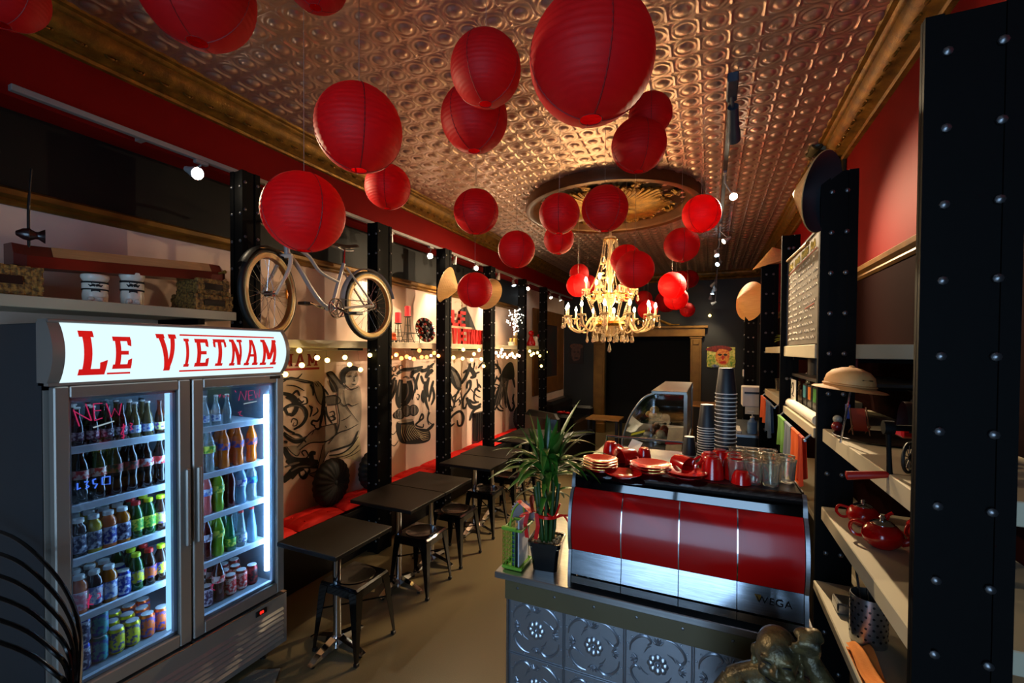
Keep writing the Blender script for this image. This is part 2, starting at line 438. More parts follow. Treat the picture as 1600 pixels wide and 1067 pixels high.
# ------------------------------------------------------------------ riveted posts
me_riv = MB().lathe([(.011, 0), (.0105, .004), (.007, .007), (.0005, .0085)], 8).mesh('rivet', m_rivet)
def post(x0, x1, y0, y1, z0, z1, side, label, riv_y=True):
    """riveted box column; side +1: its side face looks to +x (left wall), -1: to -x (right wall)"""
    cx, cy = (x0 + x1) / 2, (y0 + y1) / 2
    t = thing('riveted_post', label, 'post', (cx, cy, z0), group=None)
    hx, hy, h = (x1 - x0) / 2, (y1 - y0) / 2, z1 - z0
    part(t, 'column_core', MB().box(-hx + .006, -hy + .006, 0, hx - .006, hy - .006, h, .002), m_black, False)
    a = .036
    for sx in (-1, 1):
        for sy in (-1, 1):
            X, Y = sx * hx, sy * hy; b = min(a, hy * .9)
            p = [(X, Y), (X - sx * a, Y), (X - sx * a, Y - sy * .006), (X - sx * .006, Y - sy * .006), (X - sx * .006, Y - sy * b), (X, Y - sy * b)]
            part(t, 'corner_angle', MB().prism([(q[0], q[1], 0) for q in p], (0, 0, h)), m_black, False)
    k = 0; z = .12
    ins = .042 if side < 0 else a * .55
    xs = (-hx + ins, hx - ins) if hx > .05 else (0,)
    ys = (-hy + a * .55, hy - a * .55) if hy > .05 else ((0,) if hy > .03 else ())
    while z < h - .05:
        for xx in xs: piece(t, 'rivet', me_riv, (xx, -hy, z), (PI / 2, 0, 0))
        for yy in ys: piece(t, 'rivet', me_riv, (side * hx, yy, z + .03), (0, side * PI / 2, 0))
        z += .182; k += 1
    return t
PX = -2.86
def lpost(pc, pr, label, w=None):
    y0 = atx(pc, 650, PX).y; y1 = atx(pr, 650, PX).y
    return post(PX - .125, PX, y0, min(y1, y0 + .26), 0, 3.14, 1, label)
LP = [lpost(380, 408, 'black riveted post behind the front wheel of the bicycle'),
      lpost(590, 612, 'black riveted post beside the rear wheel of the bicycle, cushion leaning on it'),
      lpost(695, 705, 'black riveted post between the red glazed plate and the red word letters'),
      lpost(766, 773, 'black riveted post between the red word letters and the lit blossom tree'),
      lpost(818.6, 822, 'black riveted post between the lit blossom tree and the red figurine'),
      lpost(851, 854, 'black riveted post at the far end of the long left shelf')]
post(.466, .648, 1.4, 1.428, 0, 2.76, -1, 'huge black riveted post closest to the camera, cutting off the right shelves')
post(.45, .59, 2.42, 2.45, 0, 2.76, -1, 'black riveted post with the big dark-lined cone hat hanging on it')
post(.45, .56, 3.62, 3.65, 0, 2.76, -1, 'slim black riveted post beyond the chalkboard menu')
post(.43, .57, 4.77, 4.82, 0, 2.76, -1, 'black riveted post with a pale cone hat on its top, beyond the chalkboard')
post(.40, .54, 6.4, 6.56, 0, 2.76, -1, 'far black riveted post with a small cone hat hung on its side')
# ------------------------------------------------------------------ mural painted on the mural wall
m_ink = M('mural_black', (.06, .055, .06), .8)
m_ink2 = M('mural_grey', (.33, .30, .29), .8, c2=(.45, .41, .38), sc=14)
m_skin = M('mural_pale_grey', (.66, .60, .54), .8, c2=(.50, .46, .42), sc=9)
m_crm = M('mural_cream', (.80, .74, .58), .8, c2=(.62, .57, .46), sc=12)
m_redink = M('mural_red', (.60, .10, .10), .8)
mural = thing('wall_mural', 'black and grey mural of leafy scrolls and a winged child on the cream wall', 'mural', (XL, 4.5, 1.3))
RA = (440, 560, 5.333); RB = (580, 560, 6.671); RC_ = (690, 550, 7.62)
layer = [0]
def wp(reg, p, x): return atx(reg[0] + p[0] / reg[2], reg[1] + p[1] / reg[2], x)
def stroke(mb, reg, pts, wd, x, taper=True):
    P = crom([Vector((a, b, 0)) for a, b in pts], 5); n = len(P); L = []; Rr = []
    for i, p in enumerate(P):
        d = P[min(i + 1, n - 1)] - P[max(i - 1, 0)]
        if d.length < 1e-6: d = Vector((1, 0, 0))
        d.normalize(); t = i / (n - 1)
        hw = wd * .6 * ((.25 + .75 * math.sin(PI * min(.999, .12 + .85 * t)) ** .7) if taper else 1)
        L.append((p.x - d.y * hw, p.y + d.x * hw)); Rr.append((p.x + d.y * hw, p.y - d.x * hw))
    layer[0] += 1; x = x + layer[0] * 1.2e-5
    mb = mb.of(reg); vs = [wp(reg, p, x) for p in L] + [wp(reg, p, x) for p in Rr]
    mb.add(vs, [(i, i + 1, n + i + 1, n + i) for i in range(n - 1)])
def blob(mb, reg, pts, x, smooth=True):
    P = crom([Vector((a, b, 0)) for a, b in pts], 4, True) if smooth else [Vector((a, b, 0)) for a, b in pts]
    layer[0] += 1; x = x + layer[0] * 1.2e-5
    mb.of(reg).add([wp(reg, p, x) for p in P], [tuple(range(len(P)))])
def circ(c, r, r2=None): return [(c[0] + r * math.cos(t), c[1] + (r2 or r) * math.sin(t)) for t in [k * PI / 4 for k in range(8)]]
x0, x1, x2 = XL + .003, XL + .006, XL + .010
INK = {}
class Bays:
    def __init__(self, nm, mt, kind=None): self.nm, self.mt, self.kind, self.d = nm, mt, kind, {}
    def of(self, reg): return self.d.setdefault(reg, MB())
m_crm0 = m_crm
ink, grey, skin, crm, fine = Bays('scrollwork', m_ink), Bays('grey_shading', m_ink2, 'stuff'), Bays('winged_child', m_skin), Bays('drapery', m_crm), Bays('fine_line', m_ink, 'stuff')
for pts, wd in [([(15, 175), (90, 168), (180, 188), (260, 205), (330, 245)], 22), ([(15, 195), (70, 160), (130, 165), (172, 125)], 12),
        ([(10, 290), (80, 310), (120, 350), (122, 420), (90, 468), (62, 458)], 34), ([(15, 425), (60, 395), (130, 385), (192, 420), (207, 480), (170, 550), (100, 592)], 28),
        ([(80, 535), (95, 500), (130, 515), (125, 555), (95, 560), (105, 530)], 8), ([(15, 620), (60, 660), (120, 688), (200, 667), (255, 625)], 36),
        ([(190, 270), (120, 232), (40, 222)], 9), ([(165, 385), (212, 372), (208, 330), (178, 318)], 11), ([(140, 330), (150, 350), (170, 362)], 12),
        ([(280, 562), (250, 545), (262, 518), (300, 520), (330, 470), (350, 400)], 15), ([(338, 230), (352, 330), (345, 420), (318, 575)], 28),
        ([(370, 400), (378, 470), (425, 545)], 16), ([(350, 400), (360, 480), (370, 560)], 14), ([(395, 490), (440, 475), (432, 440), (398, 452)], 9),
        ([(228, 390), (252, 425), (236, 490)], 14), ([(258, 480), (302, 442), (292, 408)], 11), ([(240, 400), (262, 412)], 16),
        ([(15, 740), (70, 830), (150, 852), (230, 850), (310, 872)], 44), ([(10, 1025), (90, 950), (160, 890), (240, 888), (300, 902)], 56),
        ([(160, 890), (148, 960), (172, 992), (204, 960), (190, 930)], 16), ([(190, 815), (168, 780), (200, 768), (222, 810), (200, 830)], 11),
        ([(285, 790), (248, 792), (258, 850), (305, 855)], 34), ([(220, 890), (235, 940), (215, 960)], 12)]: stroke(ink, RA, pts, wd, x0)
for pts, wd in [([(25, 905), (90, 880), (150, 866)], 16), ([(60, 172), (140, 178), (220, 196)], 7), ([(40, 640), (110, 672), (190, 655)], 10),
                ([(60, 400), (130, 395), (180, 425), (190, 480)], 8), ([(80, 940), (150, 902), (240, 898)], 12)]: stroke(grey, RA, pts, wd, x1)
# winged child
blob(grey, RA, [(372, 122), (420, 112), (480, 180), (535, 245), (500, 265), (440, 282), (408, 245), (398, 180)], x0)
blob(grey, RA, [(368, 318), (450, 308), (492, 350), (462, 378), (380, 388)], x0)
blob(skin, RA, [(264, 205), (300, 188), (337, 230), (347, 300), (332, 385), (300, 350), (274, 270)], x0)
blob(skin, RA, [(470, 255), (560, 262), (655, 240), (660, 560), (615, 690), (500, 742), (400, 775), (385, 720), (462, 610), (482, 500), (468, 380)], x0)
blob(skin, RA, circ((580, 165), 60, 78), x0)
blob(skin, RA, [(462, 540), (350, 565), (250, 610), (170, 700), (128, 742), (150, 762), (240, 702), (372, 690), (470, 622)], x0)
blob(skin, RA, [(43, 735), (128, 728), (158, 772), (130, 812), (82, 782)], x0)
blob(skin, RA, [(402, 700), (345, 720), (308, 880), (288, 940), (232, 962), (270, 985), (312, 965), (352, 850), (392, 770)], x0)
blob(crm, RA, [(395, 805), (500, 790), (560, 745), (640, 640), (660, 850), (580, 838), (450, 828)], x0)
for pts, wd in [([(522, 205), (512, 140), (545, 92), (600, 80), (650, 92)], 38), ([(470, 255), (466, 380), (482, 500), (462, 610), (390, 715)], 8),
        ([(264, 205), (274, 270), (300, 350), (332, 388)], 8), ([(300, 188), (337, 230), (347, 300), (332, 388)], 7), ([(368, 318), (450, 308), (492, 350), (462, 380), (380, 390)], 7),
        ([(462, 540), (350, 565), (250, 610), (170, 700), (128, 742)], 7), ([(150, 764), (240, 704), (372, 692), (475, 620), (560, 590), (640, 545)], 9),
        ([(43, 735), (82, 782), (130, 812), (158, 772)], 7), ([(345, 720), (308, 880), (288, 940), (232, 962), (270, 985), (312, 965), (352, 850), (395, 770)], 7),
        ([(400, 775), (500, 745), (590, 705), (640, 600)], 14), ([(395, 808), (500, 792), (580, 735), (640, 650)], 10), ([(450, 828), (560, 800), (650, 720)], 6), ([(520, 832), (600, 800), (655, 760)], 5),
        ([(520, 265), (525, 340), (550, 410), (640, 530)], 5), ([(490, 360), (520, 395), (555, 380), (590, 395), (640, 375)], 7), ([(495, 520), (540, 500), (580, 470)], 6), ([(530, 560), (545, 580)], 6),
        ([(372, 122), (420, 112), (480, 180), (545, 250)], 8), ([(380, 130), (440, 200), (470, 262)], 9), ([(395, 180), (430, 250), (450, 285)], 8),
        ([(535, 225), (580, 258), (640, 238)], 8), ([(560, 150), (585, 146)], 8), ([(608, 150), (625, 146)], 8), ([(600, 150), (612, 185), (596, 190)], 5), ([(590, 212), (606, 217), (622, 212)], 6), ([(520, 170), (530, 220), (560, 250)], 8),
        ([(450, 545), (465, 620)], 10), ([(270, 600), (250, 640)], 5), ([(275, 205), (300, 240)], 5), ([(290, 198), (315, 238)], 5)]: stroke(fine, RA, pts, wd, x2)
# tassel and tulips in the second bay
for pts, wd in [([(265, 165), (330, 122), (420, 112), (540, 85)], 34), ([(420, 155), (480, 112), (560, 125), (655, 50)], 34), ([(250, 220), (232, 320), (190, 420), (138, 485)], 52),
        ([(312, 220), (292, 340), (282, 440), (300, 520)], 52), ([(395, 230), (402, 330), (372, 440), (318, 500)], 60), ([(350, 260), (345, 360), (320, 470)], 70), ([(440, 190), (462, 270), (455, 360)], 20), ([(485, 180), (465, 270)], 14),
        ([(565, 240), (560, 330), (572, 450), (602, 540)], 26), ([(650, 230), (625, 330), (602, 450)], 22), ([(545, 330), (533, 400), (548, 462)], 26), ([(480, 372), (502, 385), (490, 432), (474, 402)], 10),
        ([(500, 650), (530, 578), (542, 620), (500, 655), (466, 695), (535, 718), (546, 682)], 17), ([(185, 690), (212, 668), (206, 712), (190, 708)], 8), ([(145, 715), (152, 770), (165, 805), (130, 802)], 14),
        ([(90, 742), (130, 750), (165, 762)], 8), ([(185, 755), (230, 792), (275, 735)], 6), ([(195, 882), (240, 912), (285, 855)], 7), ([(92, 868), (122, 868), (118, 905), (92, 892)], 10), ([(165, 872), (182, 848), (182, 905)], 18),
        ([(190, 185), (230, 172), (280, 185)], 8), ([(88, 295), (160, 270), (235, 235)], 20), ([(88, 375), (160, 300), (225, 248)], 16), ([(90, 650), (105, 690), (95, 740)], 26), ([(602, 540), (590, 640), (640, 690)], 9)]: stroke(ink, RB, pts, wd, x0)
for c in ((180, 142), (240, 110), (312, 95), (172, 220)): stroke(ink, RB, circ(c, 20, 26) + [(c[0] + 20, c[1])], 8, x0)
blob(ink, RB, [(280, 655), (430, 638), (465, 720), (600, 745), (610, 850), (500, 888), (330, 886), (285, 830), (262, 740)], x0)
for c, r in (((300, 580), 46), ((365, 545), 52), ((442, 540), 48), ((262, 590), 30), ((130, 560), 66), ((180, 580), 26)):
    blob(ink, RB, circ(c, r * 1.1, r * 1.25), x0); blob(grey, RB, circ(c, r * .9, r * 1.05), x1)
    for q in (-.5, 0, .5): stroke(fine, RB, [(c[0] + r * q, c[1] - r * .8), (c[0] + r * q * 1.5, c[1]), (c[0] + r * q, c[1] + r * .9)], 6, x2)
blob(skin, RB, [(285, 650), (420, 630), (428, 655), (300, 675)], x1)
for k in range(9):
    stroke(crm, RB, [(320 + k * 14, 690), (318 + k * 22, 780), (350 + k * 28, 868 - k * 6)], 5, x1)
for k in range(5): stroke(crm, RB, [(470 + k * 10, 740 + k * 20), (540, 770 + k * 20), (600, 765 + k * 18)], 5, x1)
for pts, wd in [([(245, 230), (225, 330), (160, 450)], 14), ([(300, 240), (285, 400)], 12), ([(380, 260), (385, 360), (350, 440)], 12), ([(300, 140), (400, 125), (480, 112)], 9), ([(330, 200), (370, 190), (400, 210)], 14)]: stroke(grey, RB, pts, wd, x1)
# third bay
blob(ink, RC_, [(100, 170), (172, 208), (224, 290), (240, 380), (215, 448), (168, 432), (108, 335)], x0)
for k in range(4): stroke(grey, RC_, [(115 + k * 14, 210 + k * 10), (150 + k * 18, 290 + k * 16), (190 + k * 8, 420)], 8, x1)
for pts, wd in [([(235, 378), (290, 290), (330, 190), (342, 130)], 34), ([(325, 170), (370, 230), (392, 285), (345, 305)], 44), ([(395, 125), (382, 210)], 14), ([(300, 435), (310, 370), (342, 345), (342, 420), (290, 505)], 28),
        ([(292, 490), (258, 560), (258, 670), (285, 650)], 20), ([(235, 432), (188, 482), (158, 595), (225, 530)], 18), ([(225, 480), (240, 560), (200, 600)], 10), ([(300, 540), (350, 645), (420, 655), (470, 612)], 40), ([(335, 815), (380, 700), (470, 650)], 26),
        ([(385, 805), (422, 792), (442, 735)], 16), ([(95, 805), (150, 740), (222, 705), (260, 770), (242, 862), (198, 875), (188, 808)], 26), ([(95, 895), (155, 848)], 18), ([(98, 475), (130, 560), (152, 622), (105, 725)], 18),
        ([(422, 320), (432, 420), (402, 445), (388, 560), (445, 605)], 18), ([(435, 190), (490, 120)], 18), ([(350, 440), (420, 520), (470, 540)], 10),
        ([(788, 330), (768, 450), (790, 600), (828, 698), (866, 640), (838, 598)], 26), ([(745, 380), (725, 500), (635, 690)], 26), ([(770, 400), (752, 520), (772, 665)], 20), ([(632, 380), (685, 402), (652, 435)], 13),
        ([(635, 200), (672, 180), (660, 90)], 14), ([(660, 280), (632, 370)], 15), ([(690, 560), (700, 640), (740, 680)], 14)]: stroke(ink, RC_, pts, wd, x0)
blob(ink, RC_, [(720, 232), (790, 130), (850, 140), (868, 300), (815, 330), (775, 345), (722, 425), (702, 560), (615, 650), (640, 500), (690, 382)], x0)
for k in range(6): stroke(grey, RC_, [(720 + k * 16, 300 + k * 4), (690 + k * 18, 450), (640 + k * 26, 640)], 8, x1)
for pts, wd in [([(90, 300), (130, 270), (152, 312)], 16), ([(40, 320), (90, 345), (102, 382)], 22), ([(120, 360), (160, 372), (188, 350)], 14), ([(60, 475), (40, 440), (30, 400)], 18), ([(205, 700), (150, 640), (85, 628)], 14), ([(15, 560), (60, 600), (112, 622)], 16),
        ([(40, 850), (110, 900), (60, 940)], 28), ([(232, 930), (200, 992), (168, 1004)], 16), ([(85, 1005), (140, 940), (190, 925)], 22), ([(332, 560), (300, 592), (268, 560)], 12), ([(422, 470), (448, 502), (408, 522)], 12), ([(352, 250), (392, 305)], 14), ([(240, 215), (265, 260), (262, 310)], 16), ([(50, 700), (20, 690)], 18)]: stroke(ink, RA, pts, wd, x0)
for pts, wd in [([(100, 330), (180, 288), (252, 198)], 32), ([(118, 425), (170, 360), (218, 298)], 24), ([(418, 205), (440, 150), (505, 128)], 28), ([(502, 148), (470, 250), (482, 325)], 22), ([(602, 195), (580, 300), (592, 405)], 28), ([(642, 298), (658, 400), (628, 485)], 20), ([(520, 178), (548, 265)], 20),
        ([(612, 560), (590, 620), (602, 692)], 12), ([(560, 765), (620, 720), (655, 678)], 26), ([(330, 532), (350, 478), (384, 500)], 18), ([(645, 118), (600, 150), (568, 205)], 40), ([(588, 78), (642, 92)], 18), ([(110, 480), (95, 520)], 20), ([(240, 160), (205, 200), (150, 225)], 14), ([(460, 300), (440, 380), (430, 430)], 14)]: stroke(ink, RB, pts, wd, x0)
for pts, wd in [([(112, 640), (132, 705)], 24), ([(128, 542), (180, 500), (212, 468)], 18), ([(258, 252), (300, 218), (322, 262)], 22), ([(358, 302), (420, 250), (455, 238)], 20), ([(302, 610), (278, 682)], 14), ([(418, 442), (462, 472)], 18), ([(438, 378), (472, 425)], 18), ([(328, 562), (380, 602), (445, 590)], 24),
        ([(642, 418), (620, 500), (642, 565)], 22), ([(692, 438), (670, 540), (628, 625)], 22), ([(802, 238), (850, 320), (872, 425)], 24), ([(638, 138), (690, 200), (702, 262)], 26), ([(722, 258), (680, 335)], 24), ([(862, 498), (850, 560), (866, 622)], 18), ([(645, 300), (690, 330), (710, 380)], 20), ([(655, 650), (690, 690), (740, 700)], 18), ([(150, 660), (175, 640)], 12), ([(210, 560), (225, 600), (205, 640)], 14)]: stroke(ink, RC_, pts, wd, x0)
for q in (ink, grey, skin, crm, fine):
    for mb in q.d.values():
        o = part(mural, q.nm, mb, q.mt)
        if q.kind: o['kind'] = q.kind

# ------------------------------------------------------------------ slab-serif letters from quads (unit box 0..1 wide, 0..1 high)
def bar(x0, y0, x1, y1, w0, w1=None):
    """quad bar between two points; w measured along x"""
    w1 = w0 if w1 is None else w1
    return [(x0 - w0 / 2, y0), (x0 + w0 / 2, y0), (x1 + w1 / 2, y1), (x1 - w1 / 2, y1)]
def rect(a, b, c, d): return [(a, b), (c, b), (c, d), (a, d)]
LET = {
 'L': [rect(.12, .04, .42, .92), rect(.0, .86, .54, 1), rect(.0, 0, 1, .14), [(.78, .10), (1, .10), (1.02, .34), (.74, .28)]],
 'E': [rect(.10, .04, .38, .96), rect(0, .86, .96, 1), rect(0, 0, 1, .14), [(.74, .90), (.98, .90), (.94, .70), (.76, .74)], rect(.3, .44, .78, .56), [(.76, .10), (1, .10), (.98, .32), (.78, .27)]],
 'V': [bar(.16, .96, .50, .0, .28, .22), bar(.84, .96, .54, .0, .24, .22), rect(-.06, .88, .38, 1), rect(.62, .88, 1.04, 1), rect(.36, 0, .70, .10)],
 'I': [rect(.28, .04, .72, .96), rect(.1, .9, .9, 1), rect(.1, 0, .9, .1)],
 'T': [rect(.36, .04, .64, .96), rect(.04, .88, .96, 1), [(.0, .9), (.18, .9), (.14, .68), (.0, .72)], [(.82, .9), (1, .9), (1, .72), (.86, .68)], rect(.22, 0, .78, .1)],
 'N': [rect(.10, .04, .30, .96), rect(.74, .04, .92, .96), bar(.18, .98, .84, .02, .30), rect(-.02, 0, .42, .1), rect(-.04, .9, .34, 1), rect(.60, .9, 1.04, 1)],
 'A': [bar(.16, .04, .46, 1, .20, .16), bar(.84, .04, .54, 1, .24, .18), rect(.28, .34, .74, .44), rect(-.02, 0, .36, .1), rect(.62, 0, 1.04, .1)],
 'M': [rect(.06, .04, .24, .96), rect(.78, .04, .98, .96), bar(.14, .98, .5, .22, .22), bar(.88, .98, .5, .22, .22), rect(-.06, 0, .36, .1), rect(.66, 0, 1.08, .1), rect(-.04, .9, .26, 1), rect(.76, .9, 1.04, 1)]}
def letter(mb, ch, fn, w, h, nz=5):
    """fn(a,b,depth)->point; a in 0..w along, b in 0..h up; extruded"""
    for q in LET[ch]:
        for k in range(nz):
            t0, t1 = k / nz, (k + 1) / nz
            def lp(i, j, t): return (q[i][0] + (q[j][0] - q[i][0]) * t, q[i][1] + (q[j][1] - q[i][1]) * t)
            c = [lp(0, 3, t0), lp(1, 2, t0), lp(1, 2, t1), lp(0, 3, t1)]
            vs = [fn(p[0] * w, p[1] * h, 0) for p in c] + [fn(p[0] * w, p[1] * h, 1) for p in c]
            mb.add(vs, [(0, 1, 2, 3), (4, 5, 6, 7), (0, 1, 5, 4), (1, 2, 6, 5), (2, 3, 7, 6), (3, 0, 4, 7)])
# red stencilled word on the wall beside the refrigerator
ya, yb = atx(447, 560, XL + .005).y - .55, atx(499, 560, XL + .005).y
zt, zb = atx(470, 553, XL).z, atx(470, 572, XL).z
wd = (yb - ya) / 7
for i, ch in enumerate('VIETNAM'):
    rd = MB(); letter(rd, ch, lambda a, b, d, i=i: (XL + .003 + .002 * d, ya + i * wd + a, zb + b), wd * .8, zt - zb, 1)
    part(mural, 'red_letter', rd, m_redink)
part(mural, 'red_rule', MB().box(XL + .003, ya, zb - .035, XL + .005, yb, zb - .015), m_redink)

# ------------------------------------------------------------------ left shelves
SZ = 2.02
def board(x0, x1, y0, y1, z0, z1): return MB().box(x0, y0, z0, x1, y1, z1, .003)
sh1 = thing('wall_shelf', 'long pale shelf on the mural wall carrying the bicycle, candles and red letters', 'shelf', (XL, 4.8, SZ - .065))
part(sh1, 'shelf_board', board(XL, -2.99, 1.95, 8.32, SZ - .065, SZ), m_shelf)
for y in (2.0, 3.25, 4.4, 5.5, 6.7, 8.2): part(sh1, 'bracket', MB().box(XL, y - .02, SZ - .09, -3.02, y + .02, SZ - .066), m_black)
SN = 2.185
sh2 = thing('wall_shelf', 'pale shelf above the refrigerator carrying chef pots and woven boxes', 'shelf', (XL, 1.2, SN - .05))
part(sh2, 'shelf_board', board(XL, -2.86, -.6, 1.93, SN - .055, SN), m_shelf)
for y in (.4, 1.72): part(sh2, 'bracket', MB().box(XL, y - .02, SN - .09, -2.88, y + .02, SN - .056), m_black)

# chef pots
m_cer = M('white_ceramic', (.85, .82, .76), .3)
def chef(y, x, s, label):
    t = thing('chef_pot', label, 'pot', (x, y, SN), -.35)
    t.scale = s
    part(t, 'body', MB().lathe([(.050, 0), (.062, .004), (.066, .04), (.060, .068), (.066, .074), (.066, .105), (.058, .112)], 24), m_cer, False)
    part(t, 'chef_hat', MB().lathe([(.058, .112), (.064, .118), (.072, .132), (.070, .146), (.062, .150), (.056, .146), (.001, .146)], 24), m_cer, False)
    part(t, 'hat_band', MB().lathe([(.0665, .1), (.0675, .1), (.0675, .109), (.0665, .109)], 24).lathe([(.0645, .064), (.0675, .0645), (.0675, .071), (.0645, .0715)], 24), m_ink, False)
    f = MB()
    for sg in (-1, 1):
        f.tube([(.066 * math.cos(a), .066 * math.sin(a), .086 + dz) for a, dz in ((sg * .02, 0), (sg * .2, .004), (sg * .4, -.002), (sg * .55, .006))], [.006, .007, .005, .002], 6)
        f.ball((.064 * math.cos(sg * .3), .064 * math.sin(sg * .3), .098), .004, 6, 4)
        f.tube([(.066, 0, .062), (.066 * math.cos(sg * .3), .066 * math.sin(sg * .3), .066 - .004), (.066 * math.cos(sg * .3), .066 * math.sin(sg * .3), .054)], [.004, .006, .004], 6)
    part(t, 'moustache', f, m_ink, False)
    for sg in (-1, 1): part(t, 'foot', MB().ball((.058, sg * .022, .016), .018, 8, 6, (1, 1.1, .7)).ball((.062, sg * .03, .008), .012, 8, 5, (1.4, 1, .6)), m_cer, False)
p = atx(144, 462, -3.0); chef(p.y, -2.97, (.80, .80, .98), 'shorter white ceramic pot shaped as a moustached chef')
p = atx(202, 466, -3.0); chef(p.y, -2.97, (.80, .80, 1.22), 'taller white ceramic pot shaped as a moustached chef, nearer the bicycle')
# woven boxes
m_weave = M('woven_rush', (.62, .46, .20), .7, c2=(.30, .20, .08), sc=60, contrast=.12, bump=.5, bsc=90)
def wbox(x0, x1, y0, y1, z0, z1, label):
    t = thing('woven_box', label, 'box', ((x0 + x1) / 2, (y0 + y1) / 2, z0), group=None)
    part(t, 'box_body', MB().box(x0, y0, z0, x1, y1, z1, .006), m_weave)
    wv = MB(); k = max(3, int((y1 - y0) / .022)); q = max(3, int((z1 - z0) / .022))
    for a in range(k):
        for b in range(q):
            if (a + b) % 2: continue
            yy = y0 + (a + .1) * (y1 - y0) / k; zz = z0 + (b + .1) * (z1 - z0) / q
            wv.box(x1, yy, zz, x1 + .003, yy + .9 * (y1 - y0) / k, zz + .9 * (z1 - z0) / q)
    k2 = max(3, int((x1 - x0) / .022))
    for a in range(k2):
        for b in range(q):
            if (a + b) % 2: continue
            xx = x0 + (a + .1) * (x1 - x0) / k2; zz = z0 + (b + .1) * (z1 - z0) / q
            wv.box(xx, y0 - .003, zz, xx + .9 * (x1 - x0) / k2, y0, zz + .9 * (z1 - z0) / q)
    o = part(t, 'weave', wv, m_weave); o['kind'] = 'stuff'
    cy, cz = (y0 + y1) / 2, (z0 + z1) / 2
    part(t, 'label_holder', MB().box(x1, cy - (y1 - y0) * .27, cz - .018, x1 + .006, cy + (y1 - y0) * .27, cz + .02), m_blackpl)
wbox(-3.08, -2.88, .70, 1.01, SN, SN + .135, 'woven rush box under the tail of the wooden zither')
wbox(-3.12, -2.875, 1.68, 1.915, SN, SN + .10, 'lower woven rush box of the two stacked near the bicycle wheel')
wbox(-3.10, -2.885, 1.70, 1.90, SN + .1005, SN + .20, 'upper woven rush box of the two stacked under the zither head')
# one-string zither: lies on its side on the boxes, soundboard towards the room
zt_ = thing('one_string_zither', 'long red brown wooden zither with a thin bent stem, resting on woven boxes', 'zither', (-2.95, 1.4, SN + .2))
m_lac = M('red_lacquer_wood', (.40, .13, .07), .3, c2=(.30, .09, .05), sc=5, coat=.3)
m_pale = M('pale_soundboard', (.74, .56, .36), .4, c2=(.66, .48, .30), sc=5, stretch=(20, 1, 20))
zy0, zy1 = .93, 1.90
def zl(y): return SN + .1355 + .0005 + .065 * (y - zy0) / (zy1 - zy0)
def zsec(y, w, h, dz=0.0): b = zl(y) + dz; return [(-2.99 - w, y, b), (-2.99 + w, y, b), (-2.99 + w, y, b + h * .52), (-2.99 + w * .62, y, b + h), (-2.99 - w, y, b + h)]
zb_ = MB(); secs = [zsec(zy0, .05, .10, .012), zsec(zy0 + .04, .065, .105), zsec(1.4, .075, .105), zsec(1.8, .082, .108), zsec(1.87, .08, .10, .004), zsec(zy1, .06, .06, .02)]
zb_.add([p for q in secs for p in q], [tuple(range(5))[::-1], tuple(range(25, 30))] + [(i * 5 + k, i * 5 + (k + 1) % 5, i * 5 + 5 + (k + 1) % 5, i * 5 + 5 + k) for i in range(5) for k in range(5)])
part(zt_, 'body', zb_, m_lac)
sbm = MB(); ss = [zsec(y, w, h) for y, w, h in ((1.06, .0672, .105), (1.4, .0752, .105), (1.8, .0822, .108))]
sbm.add([(p[0] + .002, p[1], p[2] + .001) for q in ss for p in (q[2], q[3])], [(0, 1, 3, 2), (2, 3, 5, 4)])
part(zt_, 'soundboard', sbm, m_pale)
ys = .985
part(zt_, 'stem', MB().tube(crom([(-2.95, ys, zl(ys) + .06), (-2.95, ys, zl(ys) + .25), (-2.95, ys + .005, zl(ys) + .36), (-2.95, ys + .012, zl(ys) + .47)], 5), [.006] * 10 + [.004] * 6, 8), m_blackpl)
part(zt_, 'gourd', MB().lathe([(.001, -.045), (.010, -.043), (.026, -.02), (.030, .0), (.018, .02), (.018, .03), (.032, .048), (.034, .052), (.001, .052)], 16, (-2.945, ys, zl(ys) + .155), (.3, .95, 0)), M('dark_lacquer', (.16, .05, .04), .3, coat=.3))
part(zt_, 'tuning_peg', MB().tube([(-2.91, 1.85, zl(1.85) + .05), (-2.86, 1.85, zl(1.85) + .055)], .008, 8).ball((-2.855, 1.85, zl(1.85) + .055), .012, 8, 6), m_gold)
